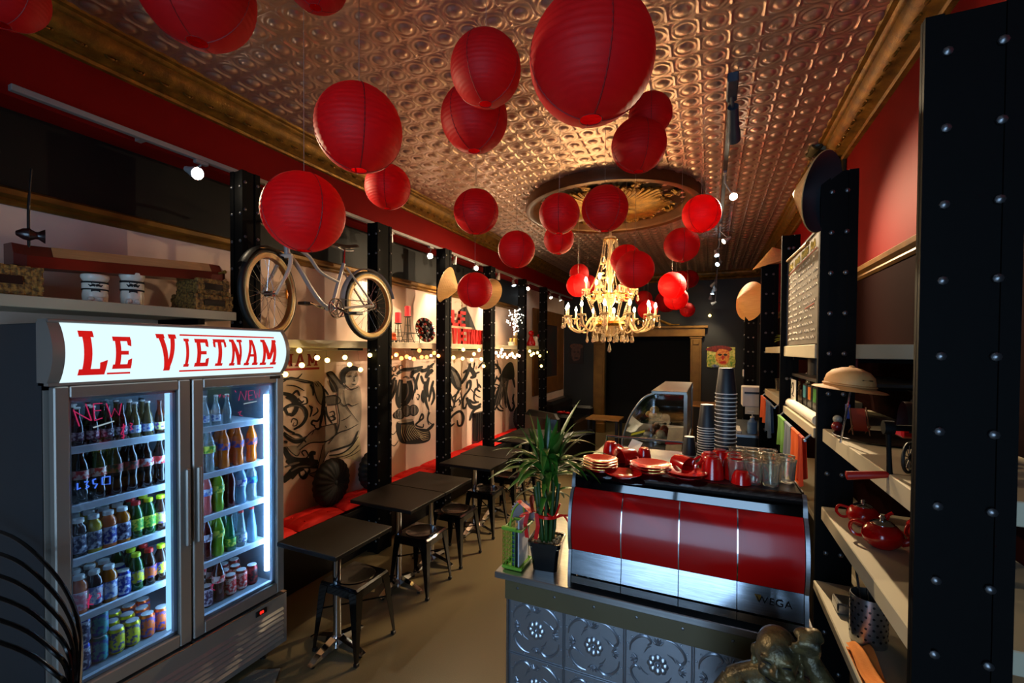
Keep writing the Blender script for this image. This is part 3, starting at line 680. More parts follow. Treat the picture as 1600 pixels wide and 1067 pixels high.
# ------------------------------------------------------------------ bicycle
BX = -2.74
def bp(px, py, dx=0.0): p = atx(px, py, BX); return Vector((BX + dx, p.y, p.z))
rear = bp(577, 478); front = bp(421, 459); r_w = .298
m_frame = M('silver_grey_enamel', (.68, .65, .62), .3, .15, coat=.4)
m_tyre = M('black_rubber', (.04, .04, .042), .6)
m_tan = M('cream_rim', (.93, .78, .48), .4)
m_rimin = M('amber_rim_side', (.62, .36, .14), .35)
bike = thing('bicycle', 'silver grey step-through bicycle with cream wheel rims hung over the long mural shelf', 'bicycle', (BX, (rear.y + front.y) / 2, rear.z - r_w))
def wheel(c, fwd, parent):
    fwd = Vector(fwd).normalized(); up = Vector((0, 0, 1)); ax = fwd.cross(up)
    wl = part(parent, 'wheel', MB().tube([c + (fwd * math.cos(t) + up * math.sin(t)) * (r_w - .018) for t in [2 * PI * k / 48 for k in range(48)]], .022, 10, True), m_tyre, label='black tyred wheel with a cream rim')
    def ring(r0, r1, h):
        mb = MB(); m = 48
        pr = [(r0, -h), (r1, -h * .9), (r1, h * .9), (r0, h)]
        vs = [c + (fwd * math.cos(2 * PI * k / m) + up * math.sin(2 * PI * k / m)) * r + ax * a for k in range(m) for r, a in pr]
        mb.add(vs, [(k * 4 + i, k * 4 + (i + 1) % 4, ((k + 1) % m) * 4 + (i + 1) % 4, ((k + 1) % m) * 4 + i) for k in range(m) for i in range(4)], True)
        return mb
    part(wl, 'rim', ring(r_w - .056, r_w - .034, .0225), m_tan, label='cream rim')
    part(wl, 'sidewall', MB().tube([c + (fwd * math.cos(t) + up * math.sin(t)) * (r_w - .030) + ax * .017 for t in [2 * PI * k / 48 for k in range(48)]], .009, 6, True)
         .tube([c + (fwd * math.cos(t) + up * math.sin(t)) * (r_w - .030) - ax * .017 for t in [2 * PI * k / 48 for k in range(48)]], .009, 6, True), m_tan)
    part(wl, 'inner_rim', ring(r_w - .060, r_w - .055, .016), m_rimin)
    sp = MB()
    for k in range(28):
        t = 2 * PI * k / 28; s = 1 if k % 2 else -1; t2 = t + (.9 if (k // 2) % 2 else -.9)
        sp.tube([c + ax * s * .028 + (fwd * math.cos(t2) + up * math.sin(t2)) * .018, c + (fwd * math.cos(t) + up * math.sin(t)) * (r_w - .058)], .0013, 4, cap=False)
    part(wl, 'spoke', sp, m_chrome)
    part(wl, 'hub', MB().tube([c - ax * .045, c - ax * .03, c - ax * .03, c + ax * .03, c + ax * .03, c + ax * .045], [.006, .006, .02, .02, .006, .006], 12), m_chrome)
    return ax
ffwd = Vector((math.sin(.34), -math.cos(.34), 0))
fax = wheel(front, ffwd, bike); rax = wheel(rear, (0, -1, 0), bike)
head_t, head_b = bp(447, 372), bp(449, 398)
bb = bp(518, 482); seat_t = bp(537, 412)
part(bike, 'frame', MB().tube(crom([head_b + Vector((0, 0, .02)), bp(468, 420), bp(487, 452), bp(503, 473), bb], 6), .018, 10)
     .tube(crom([head_t + Vector((0, 0, -.03)), bp(480, 398), bp(500, 424), bp(530, 441)], 6), .014, 10)
     .tube([bb, bp(527, 447), seat_t], .015, 10).tube([head_t, head_b], .02, 12)
     .tube([bp(537, 418, -.03), rear + Vector((-.05, 0, 0))], .008, 8).tube([bp(537, 418, .03), rear + Vector((.05, 0, 0))], .008, 8)
     .tube([bb + Vector((-.03, 0, 0)), rear + Vector((-.05, 0, 0))], .009, 8).tube([bb + Vector((.03, 0, 0)), rear + Vector((.05, 0, 0))], .009, 8)
     .tube([bb + Vector((-.045, 0, 0)), bb + Vector((.045, 0, 0))], .022, 12), m_frame)
fk = MB()
crown = head_b + Vector((0, -.01, -.01))
for s in (-1, 1):
    fk.tube(crom([crown + fax * s * .035, crown.lerp(front, .35) + fax * s * .05 - ffwd * .02, front + fax * s * .05], 5), [.015] * 4 + [.014] * 3 + [.011] * 4, 8)
fk.tube([crown - fax * .045, crown + fax * .045], .016, 8)
part(bike, 'fork', fk, M('white_enamel', (.84, .80, .72), .3, coat=.4), label='cream white fork')
hb = head_t + Vector((0, 0, .09))
part(bike, 'handlebar', MB().tube([head_t, hb], .011, 8).tube(crom([hb + fax * .27 - ffwd * .16 + Vector((0, 0, .05)), hb + fax * .24 - ffwd * .02 + Vector((0, 0, .07)), hb + fax * .08 + ffwd * .03, hb - fax * .08 + ffwd * .03, hb - fax * .22 - ffwd * .02 + Vector((0, 0, .07)), hb - fax * .24 - ffwd * .16 + Vector((0, 0, .05))], 5), .011, 8), m_chrome)
def fender(c, fwd, a0, a1, r, mb):
    fwd = Vector(fwd).normalized(); up = Vector((0, 0, 1)); ax = fwd.cross(up)
    mb.grid(24, 7, lambda u, v: c + (fwd * math.cos(a0 + (a1 - a0) * u) + up * math.sin(a0 + (a1 - a0) * u)) * (r + .008 * math.cos((v - .5) * PI)) + ax * (v - .5) * .06)
    return mb
fd = fender(rear, (0, -1, 0), -.25, 2.85, r_w + .018, MB())
part(bike, 'rear_fender', fd, m_frame)
part(bike, 'front_fender', fender(front, ffwd, .55, 2.3, r_w + .014, MB()), m_blackpl, label='dark front fender')
sd = MB(); sc_ = bp(538, 388)
sd.grid(12, 9, lambda u, v: sc_ + Vector((.075 * (1 - u * .72) * math.sin((v - .5) * PI) * (1 if u > .02 else .6), .12 - .27 * u, .02 * math.cos((v - .5) * PI) * 1.4 - .015 * math.sin(u * PI) + .03 * (1 - u))))
sd.grid(12, 3, lambda u, v: sc_ + Vector((.075 * (1 - u * .72) * (v * 2 - 1) * (1 if u > .02 else .6), .12 - .27 * u, -.004 - .015 * math.sin(u * PI) + .03 * (1 - u))))
part(bike, 'saddle', sd, M('brown_black_leather', (.16, .10, .07), .4), label='dark brown saddle')
part(bike, 'seat_post', MB().tube([seat_t, sc_ + Vector((0, 0, .0))], .011, 8).tube(crom([sc_ + Vector((0, .1, 0)), sc_ + Vector((0, 0, -.02)), sc_ + Vector((0, -.1, 0))], 3), .008, 6), m_chrome)
def ringp(c, r, tr, n=28): return [c + Vector((0, math.cos(2 * PI * k / n) * r, math.sin(2 * PI * k / n) * r)) for k in range(n)]
cr = MB().tube(ringp(bb + Vector((.05, 0, 0)), .075, 0), .006, 6, True).tube(ringp(bb + Vector((.05, 0, 0)), .05, 0), .004, 6, True)
for k in range(5): cr.tube([bb + Vector((.05, 0, 0)), bb + Vector((.05, .07 * math.cos(k * 1.257), .07 * math.sin(k * 1.257)))], .006, 6)
part(bike, 'chainring', cr, m_chrome)
for s in (1, -1): part(bike, 'crank', MB().tube([bb + Vector((s * .06, 0, 0)), bb + Vector((s * .07, s * .15, -s * .03))], .010, 8), m_chrome)
for s in (1, -1):
    part(bike, 'pedal', MB().box(*(bb + Vector((s * .07, s * .15 - .04, -s * .03 - .012))), *(bb + Vector((s * .15, s * .15 + .04, -s * .03 + .012))), .004), m_blackpl)
part(bike, 'chain', MB().tube([bb + Vector((.05, 0, .075)), rear + Vector((.05, 0, .03)), rear + Vector((.05, .03, 0)), rear + Vector((.05, 0, -.03)), bb + Vector((.05, 0, -.075))], .004, 5), m_rivet)
part(bike, 'rear_sprocket', MB().tube(ringp(rear + Vector((.05, 0, 0)), .03, 0), .006, 6, True), m_chrome)
part(bike, 'wall_hook', MB().tube([(-2.862, 3.33, bp(534, 430).z), (BX, 3.33 - .0, bp(534, 430).z - .05)], .008, 6).tube([(-2.862, 2.02, head_b.z - .05), (BX - .01, head_b.y - .02, head_b.z - .02)], .008, 6), m_black)
part(bike, 'reflector', MB().ball(front + ffwd * -.20 + Vector((0, 0, .02)), .02, 8, 6, (.4, .5, 1.8)), M('orange_reflector', (.95, .55, .08), .2))
# ------------------------------------------------------------------ refrigerator
FX0, FX1, FY0, FY1 = -3.2, -2.45, .873, 1.965
fr = thing('drinks_refrigerator', 'two-door glass drinks refrigerator with a lit white and red sign header', 'refrigerator', ((FX0 + FX1) / 2, (FY0 + FY1) / 2, 0))
m_fside = M('grey_blue_enamel', (.13, .17, .20), .45)
m_falu = M('satin_aluminium', (.62, .60, .57), .38, .55)
m_liner = M('white_liner', (.80, .84, .88), .5); m_liner2 = M('grey_liner', (.42, .46, .50), .5)
m_cool = EMIT('cool_led', (.66, .84, 1), 21.0)
fb = MB().box(FX0, FY0, .10, FX1 - .06, FY0 + .035, 2.05, .004).box(FX0, FY1 - .035, .10, FX1 - .06, FY1, 1.985, .004)
fb.box(FX0, FY0 + .035, .10, FX0 + .03, FY1 - .035, 1.985).box(FX0 + .03, FY0 + .035, 1.94, FX1 - .06, FY1 - .035, 1.985).box(FX0 + .03, FY0 + .035, .10, FX1 - .06, FY1 - .035, .13)
part(fr, 'cabinet', fb, m_fside)
ln = MB().box(FX0 + .035, FY0 + .036, .44, FX0 + .05, FY1 - .036, 1.78).box(FX0 + .05, FY0 + .036, .44, FX1 - .07, FY0 + .045, 1.78).box(FX0 + .05, FY1 - .045, .44, FX1 - .07, FY1 - .036, 1.78)
ln.box(FX0 + .05, FY0 + .045, .44, FX1 - .065, FY1 - .045, .475).box(FX0 + .05, FY0 + .045, 1.77, FX1 - .065, FY1 - .045, 1.785)
part(fr, 'liner', ln, m_liner2)
part(fr, 'front_frame', MB().box(FX1 - .07, FY0, .41, FX1 - .05, FY0 + .035, 1.80).box(FX1 - .07, FY1 - .035, .41, FX1 - .05, FY1, 1.80).box(FX1 - .09, 1.395, .44, FX1 - .05, 1.43, 1.79)
     .box(FX1 - .07, FY0, 1.77, FX1 - .05, FY1, 1.80).box(FX1 - .07, FY0, .41, FX1 - .05, FY1, .47), m_falu)
part(fr, 'light_diffuser', MB().box(FX1 - .078, 1.327, .50, FX1 - .066, 1.352, 1.73, .003), EMIT('diffuser_glow', (.62, .83, 1), .95), label='pale blue glowing vertical strip')
levels = [1.505, 1.245, 1.005, .745]
for z in levels:
    for ya, yb in ((FY0 + .048, 1.392), (1.432, FY1 - .048)):
        part(fr, 'shelf', MB().box(FX1 - .12, ya, z - .028, FX1 - .105, yb, z + .004, .002).box(FX0 + .1, ya, z - .028, FX1 - .12, yb, z - .004), m_liner)
part(fr, 'light_tube', MB().lathe([(.016, .55), (.016, 1.66)], 12, (FX1 - .088, FY1 - .062, 0)), m_cool, label='bright vertical white light tube')
part(fr, 'light_tube', MB().lathe([(.012, .52), (.012, 1.72)], 10, (FX1 - .085, 1.378, 0)), m_cool, label='bright vertical white light tube')
part(fr, 'light_tube', MB().lathe([(.008, .90), (.008, 1.94)], 8, (FX1 - .12, 0, 1.755), (0, 1, 0)), EMIT('cool_led_dim', (.80, .91, 1), 2.5))
def hx(z):   # bulge of the header
    t = (z - 1.80) / .255
    return FX1 - .02 + .055 * math.sin(PI * min(max(t, 0), 1)) ** .8
zs = [1.80 + .255 * k / 12 for k in range(13)]
def header(y0, y1, dx, name, mat, za=0, zb_=12, label=None):
    mb = MB(); zz = zs[za:zb_ + 1]
    vs = [(hx(z) + dx, y, z) for z in zz for y in (y0, y1)] + [(FX1 - .10, y, z) for z in zz for y in (y0, y1)]
    n = len(zz); o = 2 * n
    fs = [(2 * i, 2 * i + 1, 2 * i + 3, 2 * i + 2) for i in range(n - 1)] + [(o + 2 * i, o + 2 * i + 1, o + 2 * i + 3, o + 2 * i + 2) for i in range(n - 1)]
    fs += [(2 * i, 2 * i + 2, o + 2 * i + 2, o + 2 * i) for i in range(n - 1)] + [(2 * i + 1, 2 * i + 3, o + 2 * i + 3, o + 2 * i + 1) for i in range(n - 1)]
    fs += [(0, 1, o + 1, o), (2 * n - 2, 2 * n - 1, o + 2 * n - 1, o + 2 * n - 2)]
    mb.add(vs, fs, True)
    return part(fr, name, mb, mat, label=label)
header(FY0 + .035, FY1 - .02, 0, 'sign_panel', EMIT('lit_sign', (.84, .94, .97), .72), 0, 12, 'glowing white sign panel with red words')
for a, b in ((FY0 - .004, FY0 + .035), (FY1 - .02, FY1 + .004)): header(a, b, .004, 'sign_end_cap', m_falu)
part(fr, 'sign_trim', MB().box(FX1 - .1, FY0, 2.055, hx(2.055) + .004, FY1, 2.066).box(FX1 - .1, FY0, 1.788, FX1 - .012, FY1, 1.80).tube([(hx(2.05), FY0, 2.058), (hx(2.05), FY1, 2.058)], .007, 8), m_falu)
m_signred = M('sign_red', (.80, .07, .06), .6, e=(.85, .08, .07), es=.42)
def sgl(ch, px0, px1, py0, py1):
    ya, yb = atx(px0, 550, FX1 + .02).y, atx(px1, 550, FX1 + .02).y
    za, zb2 = atx((px0 + px1) / 2, py1, FX1 + .02).z, atx((px0 + px1) / 2, py0, FX1 + .02).z
    sg = MB(); letter(sg, ch, lambda a, b, d: (hx(za + b) + .0015 + .002 * d, ya + a, za + b), yb - ya, zb2 - za, 8)
    part(fr, 'sign_letter', sg, m_signred, label='red slab serif letter')
for a in (('L', 123, 165, 517, 586), ('E', 175, 204, 526, 576), ('V', 246, 274, 522, 579), ('I', 285, 295, 529, 573), ('E', 303, 324, 529.5, 572.5), ('T', 331, 351, 530, 571.5),
          ('N', 358, 376, 530.5, 571), ('A', 381, 401, 531, 570.5), ('M', 407, 429, 531, 570)): sgl(*a)
def sgline(px0, px1, py, th=2.2):
    ya, yb = atx(px0, 550, FX1 + .02).y, atx(px1, 550, FX1 + .02).y; z = atx((px0 + px1) / 2, py, FX1 + .02).z; h = .004
    part(fr, 'sign_rule', MB().box(hx(z) + .0015, ya, z - h, hx(z) + .0035, yb, z + h), m_signred)
sgline(169, 205, 583); sgline(282, 429, 525.5); sgline(282, 429, 577)
# doors
m_pink = EMIT('pink_marker', (.95, .25, .50), .25); m_whitem = EMIT('white_marker', (.8, .9, .95), .3)
m_pane = GLASS('fridge_glass', (.93, .97, 1), .02, .035)
def fdoor(y0, y1, iy0, iy1, hy, label):
    d = part(fr, 'door', MB().box(FX1 - .045, y0, .42, FX1, iy0, 1.785, .005).box(FX1 - .045, iy1, .42, FX1, y1, 1.785, .005)
             .box(FX1 - .045, iy0, 1.735, FX1, iy1, 1.785, .005).box(FX1 - .045, iy0, .42, FX1, iy1, .485, .005), m_falu, label=label)
    part(d, 'pane', MB().box(FX1 - .026, iy0, .485, FX1 - .020, iy1, 1.735), m_pane)
    g = MB().box(FX1 - .05, iy0, .485, FX1 - .028, iy0 + .014, 1.735).box(FX1 - .05, iy1 - .014, .485, FX1 - .028, iy1, 1.735).box(FX1 - .05, iy0, .485, FX1 - .028, iy1, .50).box(FX1 - .05, iy0, 1.722, FX1 - .028, iy1, 1.735)
    part(d, 'gasket', g, m_liner)
    part(d, 'door_handle', MB().box(FX1, hy - .011, .93, FX1 + .022, hy + .011, 1.33, .006), m_falu)
    return d
dl = fdoor(.885, 1.408, .935, 1.352, 1.385, 'hinged glass door with pink NEW writing')
dr_ = fdoor(1.418, 1.956, 1.472, 1.906, 1.440, 'hinged glass door with a bright tube behind it')
def scrib(d, name, lines, mat, r):
    mb = MB()
    for l in lines:
        mb.tube([Vector((FX1 - .0185, *atx(px, py, FX1 - .0185).yz)) for px, py in l], r, 5)
    part(d, name, mb, mat)
scrib(dl, 'marker_writing', [[(115, 640), (124, 666)], [(115, 642), (142, 657)], [(134, 631), (143, 657)], [(146, 631), (148, 657)], [(146, 631), (160, 630)], [(147, 642), (158, 641)], [(148, 657), (160, 653)],
     [(166, 630), (174, 652), (179, 638), (186, 649), (190, 630)], [(190, 669), (196, 664), (189, 678), (196, 681), (190, 684)], [(193, 662), (193, 686)], [(203, 661), (207, 662), (204, 667), (207, 670), (203, 672)]], m_pink, .0022)
scrib(dl, 'marker_underline', [[(146, 668), (178, 658)]], m_whitem, .003)
scrib(dl, 'marker_price', [[(121, 755), (121, 765), (126, 762)], [(132, 753), (138, 752), (135, 757), (139, 760), (134, 764)], [(145, 750), (150, 748)], [(145, 750), (146, 756), (152, 756), (148, 763)], [(160, 746), (172, 744), (172, 756), (160, 757), (160, 746)]], EMIT('blue_marker', (.3, .5, 1), .5), .003)
scrib(dl, 'marker_symbol', [[(136, 938), (143, 930), (136, 944), (146, 944)], [(140, 928), (138, 950)], [(152, 928), (156, 926), (157, 932), (152, 935)]], m_pink, .002)
scrib(dr_, 'marker_writing', [[(367, 610), (369, 613)], [(373, 626), (376, 611), (383, 625), (385, 610)], [(388, 611), (389, 625)], [(388, 611), (395, 610)], [(388, 618), (394, 617)], [(389, 625), (396, 624)], [(397, 610), (400, 622), (402, 614), (405, 621), (406, 608)],
     [(341, 618), (345, 616), (343, 621)], [(348, 618), (352, 619), (349, 621)], [(355, 617), (358, 620)], [(372, 645), (377, 642), (374, 648), (379, 650)], [(328, 916), (334, 912), (330, 920), (336, 922)], [(340, 910), (344, 909)]], m_pink, .0018)
scrib(dr_, 'marker_underline', [[(381, 631), (401, 627)]], m_whitem, .0028)
part(fr, 'brand_plate', MB().box(FX1, 1.86, 1.762, FX1 + .002, 1.93, 1.780), m_blackpl)
vp = part(fr, 'vent_panel', MB().box(FX1 - .06, FY0, .09, FX1 + .012, FY1, .405, .004), m_falu)
for k in range(7):
    z = .125 + k * .030
    part(vp, 'slat', MB().add([(FX1 + .012, FY0 + .03, z), (FX1 + .012, FY1 - .03, z), (FX1 + .024, FY1 - .03, z + .006), (FX1 + .024, FY0 + .03, z + .006), (FX1 + .012, FY0 + .03, z + .019), (FX1 + .012, FY1 - .03, z + .019)],
         [(0, 1, 2, 3), (3, 2, 5, 4), (0, 3, 4), (1, 5, 2)]), m_falu)
part(vp, 'hinge_rail', MB().box(FX1 - .02, FY0, .405, FX1 + .016, FY1, .412, .002), m_chrome)
yd = atx(408, 960, FX1 + .012).y
part(vp, 'temperature_display', MB().box(FX1 + .010, yd - .035, .352, FX1 + .018, yd + .035, .384, .002), m_blackpl)
text(vp, 'display_digits', '00', .026, EMIT('red_digits', (1, .12, .08), 2.5), frame_mtx((FX1 + .0185, yd, .368), (0, 1, 0), (0, 0, 1)), .0004)
ft = MB()
for y in (FY0 + .08, FY1 - .08):
    for x in (FX0 + .08, FX1 - .10):
        part(fr, 'foot', MB().lathe([(.022, 0), (.022, .012), (.012, .02), (.012, .10)], 10, (x, y, 0)), m_blackpl)

# ------------------------------------------------------------------ drinks
def liq(name, c, tr=.25): return M('drink_' + name, c, .08, tr=tr, coat=.3)
CAPW, CAPR, CAPY, CAPO, CAPB, CAPS = (M('cap_' + n, c, .4) for n, c in (('white', (.9, .9, .88)), ('red', (.78, .08, .06)), ('lime', (.78, .85, .10)), ('orange', (.90, .35, .08)), ('black', (.05, .05, .05)), ('silver', (.75, .75, .75))))
LAB = {k: M('print_' + k, a, .5, c2=b, sc=55, contrast=.06) for k, a, b in (('red', (.80, .06, .06), (.9, .75, .7)), ('silver', (.80, .80, .82), (.75, .15, .15)), ('lemon', (.90, .85, .15), (.25, .25, .55)),
       ('green', (.25, .62, .15), (.92, .9, .3)), ('tea', (.88, .86, .45), (.45, .25, .55)), ('blue', (.10, .22, .62), (.85, .88, .92)), ('navy', (.14, .16, .34), (.75, .78, .85)), ('white', (.86, .88, .92), (.35, .45, .75)),
       ('orange', (.90, .40, .08), (.20, .25, .60)), ('purple', (.28, .10, .26), (.8, .75, .8)), ('pink', (.92, .55, .60), (.95, .9, .9)), ('aqua', (.20, .62, .62), (.1, .25, .6)), ('cola', (.10, .04, .04), (.6, .1, .1)))}
PROF = {
 'soda': ([(.001, 0), (.022, .001), (.0285, .010), (.0275, .045), (.024, .07), (.0285, .105), (.030, .135), (.026, .165), (.015, .195), (.0125, .205), (.0125, .214)], .014, .214, .016, (.105, .142, .0305)),
 'juice': ([(.001, 0), (.030, .001), (.033, .008), (.033, .085), (.030, .10), (.033, .115), (.028, .135), (.018, .148), (.0175, .155)], .021, .153, .018, (.02, .10, .0335)),
 'tea': ([(.001, 0), (.027, .001), (.030, .008), (.029, .04), (.030, .095), (.031, .11), (.024, .14), (.016, .158), (.0155, .166)], .019, .164, .018, (.04, .098, .0315)),
 'glass': ([(.001, 0), (.024, .001), (.027, .008), (.027, .09), (.022, .125), (.013, .155), (.0115, .185), (.0115, .198)], .0135, .196, .010, (.03, .075, .0275)),
 'cone': ([(.001, 0), (.029, .001), (.031, .012), (.028, .08), (.019, .15), (.013, .19), (.012, .205)], .014, .203, .012, (.03, .075, .0315)),
 'can': ([(.001, 0), (.024, 0), (.031, .010), (.031, .105), (.026, .116)], .026, .116, .004, (.012, .104, .0313))}
_dm = {}
def drink(kind, lq, lab, cap, x, y, z, label, group, s=1.0):
    pr, cr_, cz, ch, (la, lb, lr) = PROF[kind]
    nm = 'drink_can' if kind == 'can' else 'drink_bottle'
    t = thing(nm, label, 'can' if kind == 'can' else 'bottle', (x, y, z), RND.uniform(-.5, .5), group); t.scale = (s, s, s)
    def me(key, mb, mt):
        k = (kind, key, mt.name)
        if k not in _dm: _dm[k] = mb().mesh(key, mt)
        return _dm[k]
    link('bottle_body' if kind != 'can' else 'can_body', me('body', lambda: MB().lathe(pr, 14), lq), t)
    if lab: link('wrap_label', me('label', lambda: MB().lathe([(lr, la), (lr + .0004, la + .001), (lr + .0004, lb - .001), (lr, lb)], 14), lab), t)
    if cap: link('cap' if kind != 'can' else 'can_lid', me('cap', lambda: MB().lathe([(cr_, cz), (cr_, cz + ch * .8), (cr_ * .9, cz + ch), (.001, cz + ch)], 12), cap), t)
    return t
cola, purple, amber, brown, clear = liq('cola', (.07, .025, .02), .1), liq('purple', (.16, .04, .10), .2), liq('amber', (.80, .46, .10)), liq('brown', (.25, .12, .05)), liq('clear', (.80, .86, .86), .7)
orange, yellow, teag, lime, pink, redd, blue, olive = liq('orange', (.95, .45, .05)), liq('yellow', (.86, .74, .12)), liq('tea_green', (.12, .36, .14)), liq('lime', (.62, .82, .15), .4), liq('pink', (.92, .40, .38)), liq('dark_red', (.30, .04, .05), .2), liq('pale_blue', (.62, .80, .90), .6), liq('olive', (.45, .38, .22), .4)
greeng = liq('green_glass', (.20, .60, .40), .6); tangerine = liq('tangerine', (.95, .52, .30))
canm = {k: M('can_' + k, a, .28, .6) for k, a in (('blue', (.12, .22, .62)), ('teal', (.10, .45, .45)), ('yellow', (.80, .78, .12)), ('orange', (.85, .36, .14)), ('red', (.45, .05, .06)), ('dark', (.14, .10, .14)))}
ORD = ['first', 'second', 'third', 'fourth', 'fifth', 'sixth', 'seventh', 'eighth', 'ninth', 'tenth']
SD = {'left': 'chair-side', 'right': 'table-side'}
SHN = ['top', 'second', 'third', 'fourth', 'bottom']
rows = {
 ('left', 0): [('glass', clear, LAB['pink'], CAPW, 'clear glass'), ('glass', purple, LAB['purple'], CAPW, 'dark purple'), ('glass', purple, LAB['purple'], CAPW, 'dark purple'), ('glass', purple, LAB['purple'], CAPB, 'dark purple'), ('glass', redd, LAB['purple'], CAPB, 'dark red'), ('glass', olive, LAB['white'], CAPS, 'beige'), ('glass', olive, LAB['white'], CAPS, 'beige'), ('glass', brown, LAB['tea'], CAPB, 'brown')],
 ('left', 1): [('soda', cola, LAB['red'], CAPR, 'red capped cola'), ('soda', cola, LAB['red'], CAPR, 'red capped cola'), ('soda', cola, LAB['red'], CAPR, 'red capped cola'), ('soda', cola, LAB['cola'], CAPB, 'black capped cola'), ('soda', cola, LAB['cola'], CAPB, 'black capped cola'), ('soda', cola, LAB['silver'], CAPS, 'silver labelled cola'), ('soda', cola, LAB['silver'], CAPS, 'silver labelled cola')],
 ('left', 2): [('juice', orange, LAB['orange'], CAPW, 'orange juice'), ('juice', purple, LAB['navy'], CAPW, 'purple juice'), ('juice', yellow, LAB['navy'], CAPW, 'yellow juice'), ('juice', tangerine, LAB['blue'], CAPW, 'peach juice'), ('juice', amber, LAB['navy'], CAPW, 'amber juice'), ('tea', teag, LAB['green'], CAPR, 'red capped green tea'), ('tea', teag, LAB['green'], CAPY, 'lime capped green tea'), ('tea', brown, LAB['tea'], CAPY, 'lime capped brown tea')],
 ('left', 3): [('juice', pink, LAB['pink'], CAPW, 'pink juice'), ('juice', tangerine, LAB['pink'], CAPW, 'orange pink juice'), ('juice', purple, LAB['white'], CAPW, 'purple juice'), ('juice', amber, LAB['white'], CAPW, 'amber juice'), ('can', canm['blue'], LAB['blue'], CAPS, 'blue slim'), ('tea', teag, LAB['lemon'], CAPY, 'green tea'), ('tea', brown, LAB['orange'], CAPR, 'red capped tea'), ('tea', brown, LAB['lemon'], CAPY, 'lime capped tea')],
 ('left', 4): [('can', canm['blue'], LAB['blue'], CAPS, 'blue'), ('can', canm['blue'], LAB['navy'], CAPS, 'navy blue'), ('can', canm['teal'], LAB['aqua'], CAPS, 'teal'), ('can', canm['yellow'], LAB['lemon'], CAPS, 'yellow'), ('can', canm['yellow'], LAB['lemon'], CAPS, 'yellow'), ('can', canm['orange'], LAB['orange'], CAPS, 'orange'), ('can', canm['orange'], LAB['orange'], CAPS, 'orange')],
 ('right', 0): [('glass', yellow, None, CAPW, 'yellow glass'), ('glass', clear, LAB['white'], CAPW, 'clear glass'), ('glass', clear, LAB['white'], CAPW, 'clear glass'), ('glass', clear, None, CAPW, 'empty looking clear glass')],
 ('right', 1): [('soda', clear, LAB['green'], CAPO, 'clear lemonade'), ('soda', clear, LAB['green'], CAPO, 'clear lemonade'), ('soda', orange, LAB['orange'], CAPO, 'orange soda'), ('soda', orange, LAB['orange'], CAPO, 'orange soda'), ('soda', orange, LAB['orange'], CAPO, 'orange soda')],
 ('right', 2): [('soda', purple, LAB['white'], CAPB, 'dark purple'), ('soda', pink, LAB['white'], CAPB, 'pink'), ('soda', lime, LAB['green'], CAPB, 'pale lime'), ('soda', redd, None, CAPB, 'dark red'), ('soda', blue, LAB['blue'], CAPW, 'pale blue water'), ('soda', clear, LAB['aqua'], CAPW, 'clear water')],
 ('right', 3): [('can', canm['blue'], LAB['blue'], CAPS, 'blue'), ('soda', redd, LAB['purple'], CAPB, 'dark red'), ('soda', lime, LAB['green'], CAPB, 'lime green'), ('cone', greeng, LAB['green'], CAPB, 'green glass'), ('cone', clear, LAB['white'], CAPR, 'clear cone-shaped'), ('cone', blue, None, CAPR, 'pale blue cone-shaped')],
 ('right', 4): [('glass', purple, LAB['purple'], CAPB, 'dark'), ('can', canm['dark'], LAB['purple'], CAPS, 'dark'), ('soda', redd, LAB['red'], CAPR, 'dark red'), ('can', canm['red'], LAB['red'], CAPS, 'dark red'), ('can', canm['red'], LAB['red'], CAPS, 'dark red'), ('can', canm['red'], LAB['cola'], CAPS, 'dark red')]}
for (side, k), items in rows.items():
    z = ((levels + [.48])[k]) - (.004 if k < 4 else .005)
    ya, yb = ((.965, 1.350) if side == 'left' else (1.508, 1.852))
    if (side, k) == ('right', 0): yb = 1.70
    n = len(items)
    for row in range(3):
        for i, (kd, lq, lab, cap, cn) in enumerate(items):
            if row >= 1 and (side, k) == ('right', 0): continue
            y = ya + (yb - ya) * i / (n - 1) + (.018 if row == 1 else 0)
            if row == 1 and i == n - 1: continue
            nm = 'can' if kd == 'can' else 'bottle'
            lbl = f"{cn} {nm}, {ORD[i]} from chair end, {['front', 'middle', 'back'][row]} row, {SHN[k]} shelf, {SD[side]} door"
            drink(kd, lq, lab, cap, FX1 - .16 - row * .085, y, z, lbl, f'drinks on the {SHN[k]} shelf behind the {SD[side]} door', s=.86 if k == 0 else (1.06 if kd == 'soda' else 1.0))
    if (side, k) == ('left', 4):
        for i in range(3):
            kd, lq, lab, cap, cn = items[i]
            drink(kd, lq, lab, cap, FX1 - .16, ya + (yb - ya) * i / (n - 1), z + .121, f'{cn} can stacked on top of the {ORD[i]} can, bottom shelf, chair-side refrigerator door', 'cans stacked on the bottom shelf')
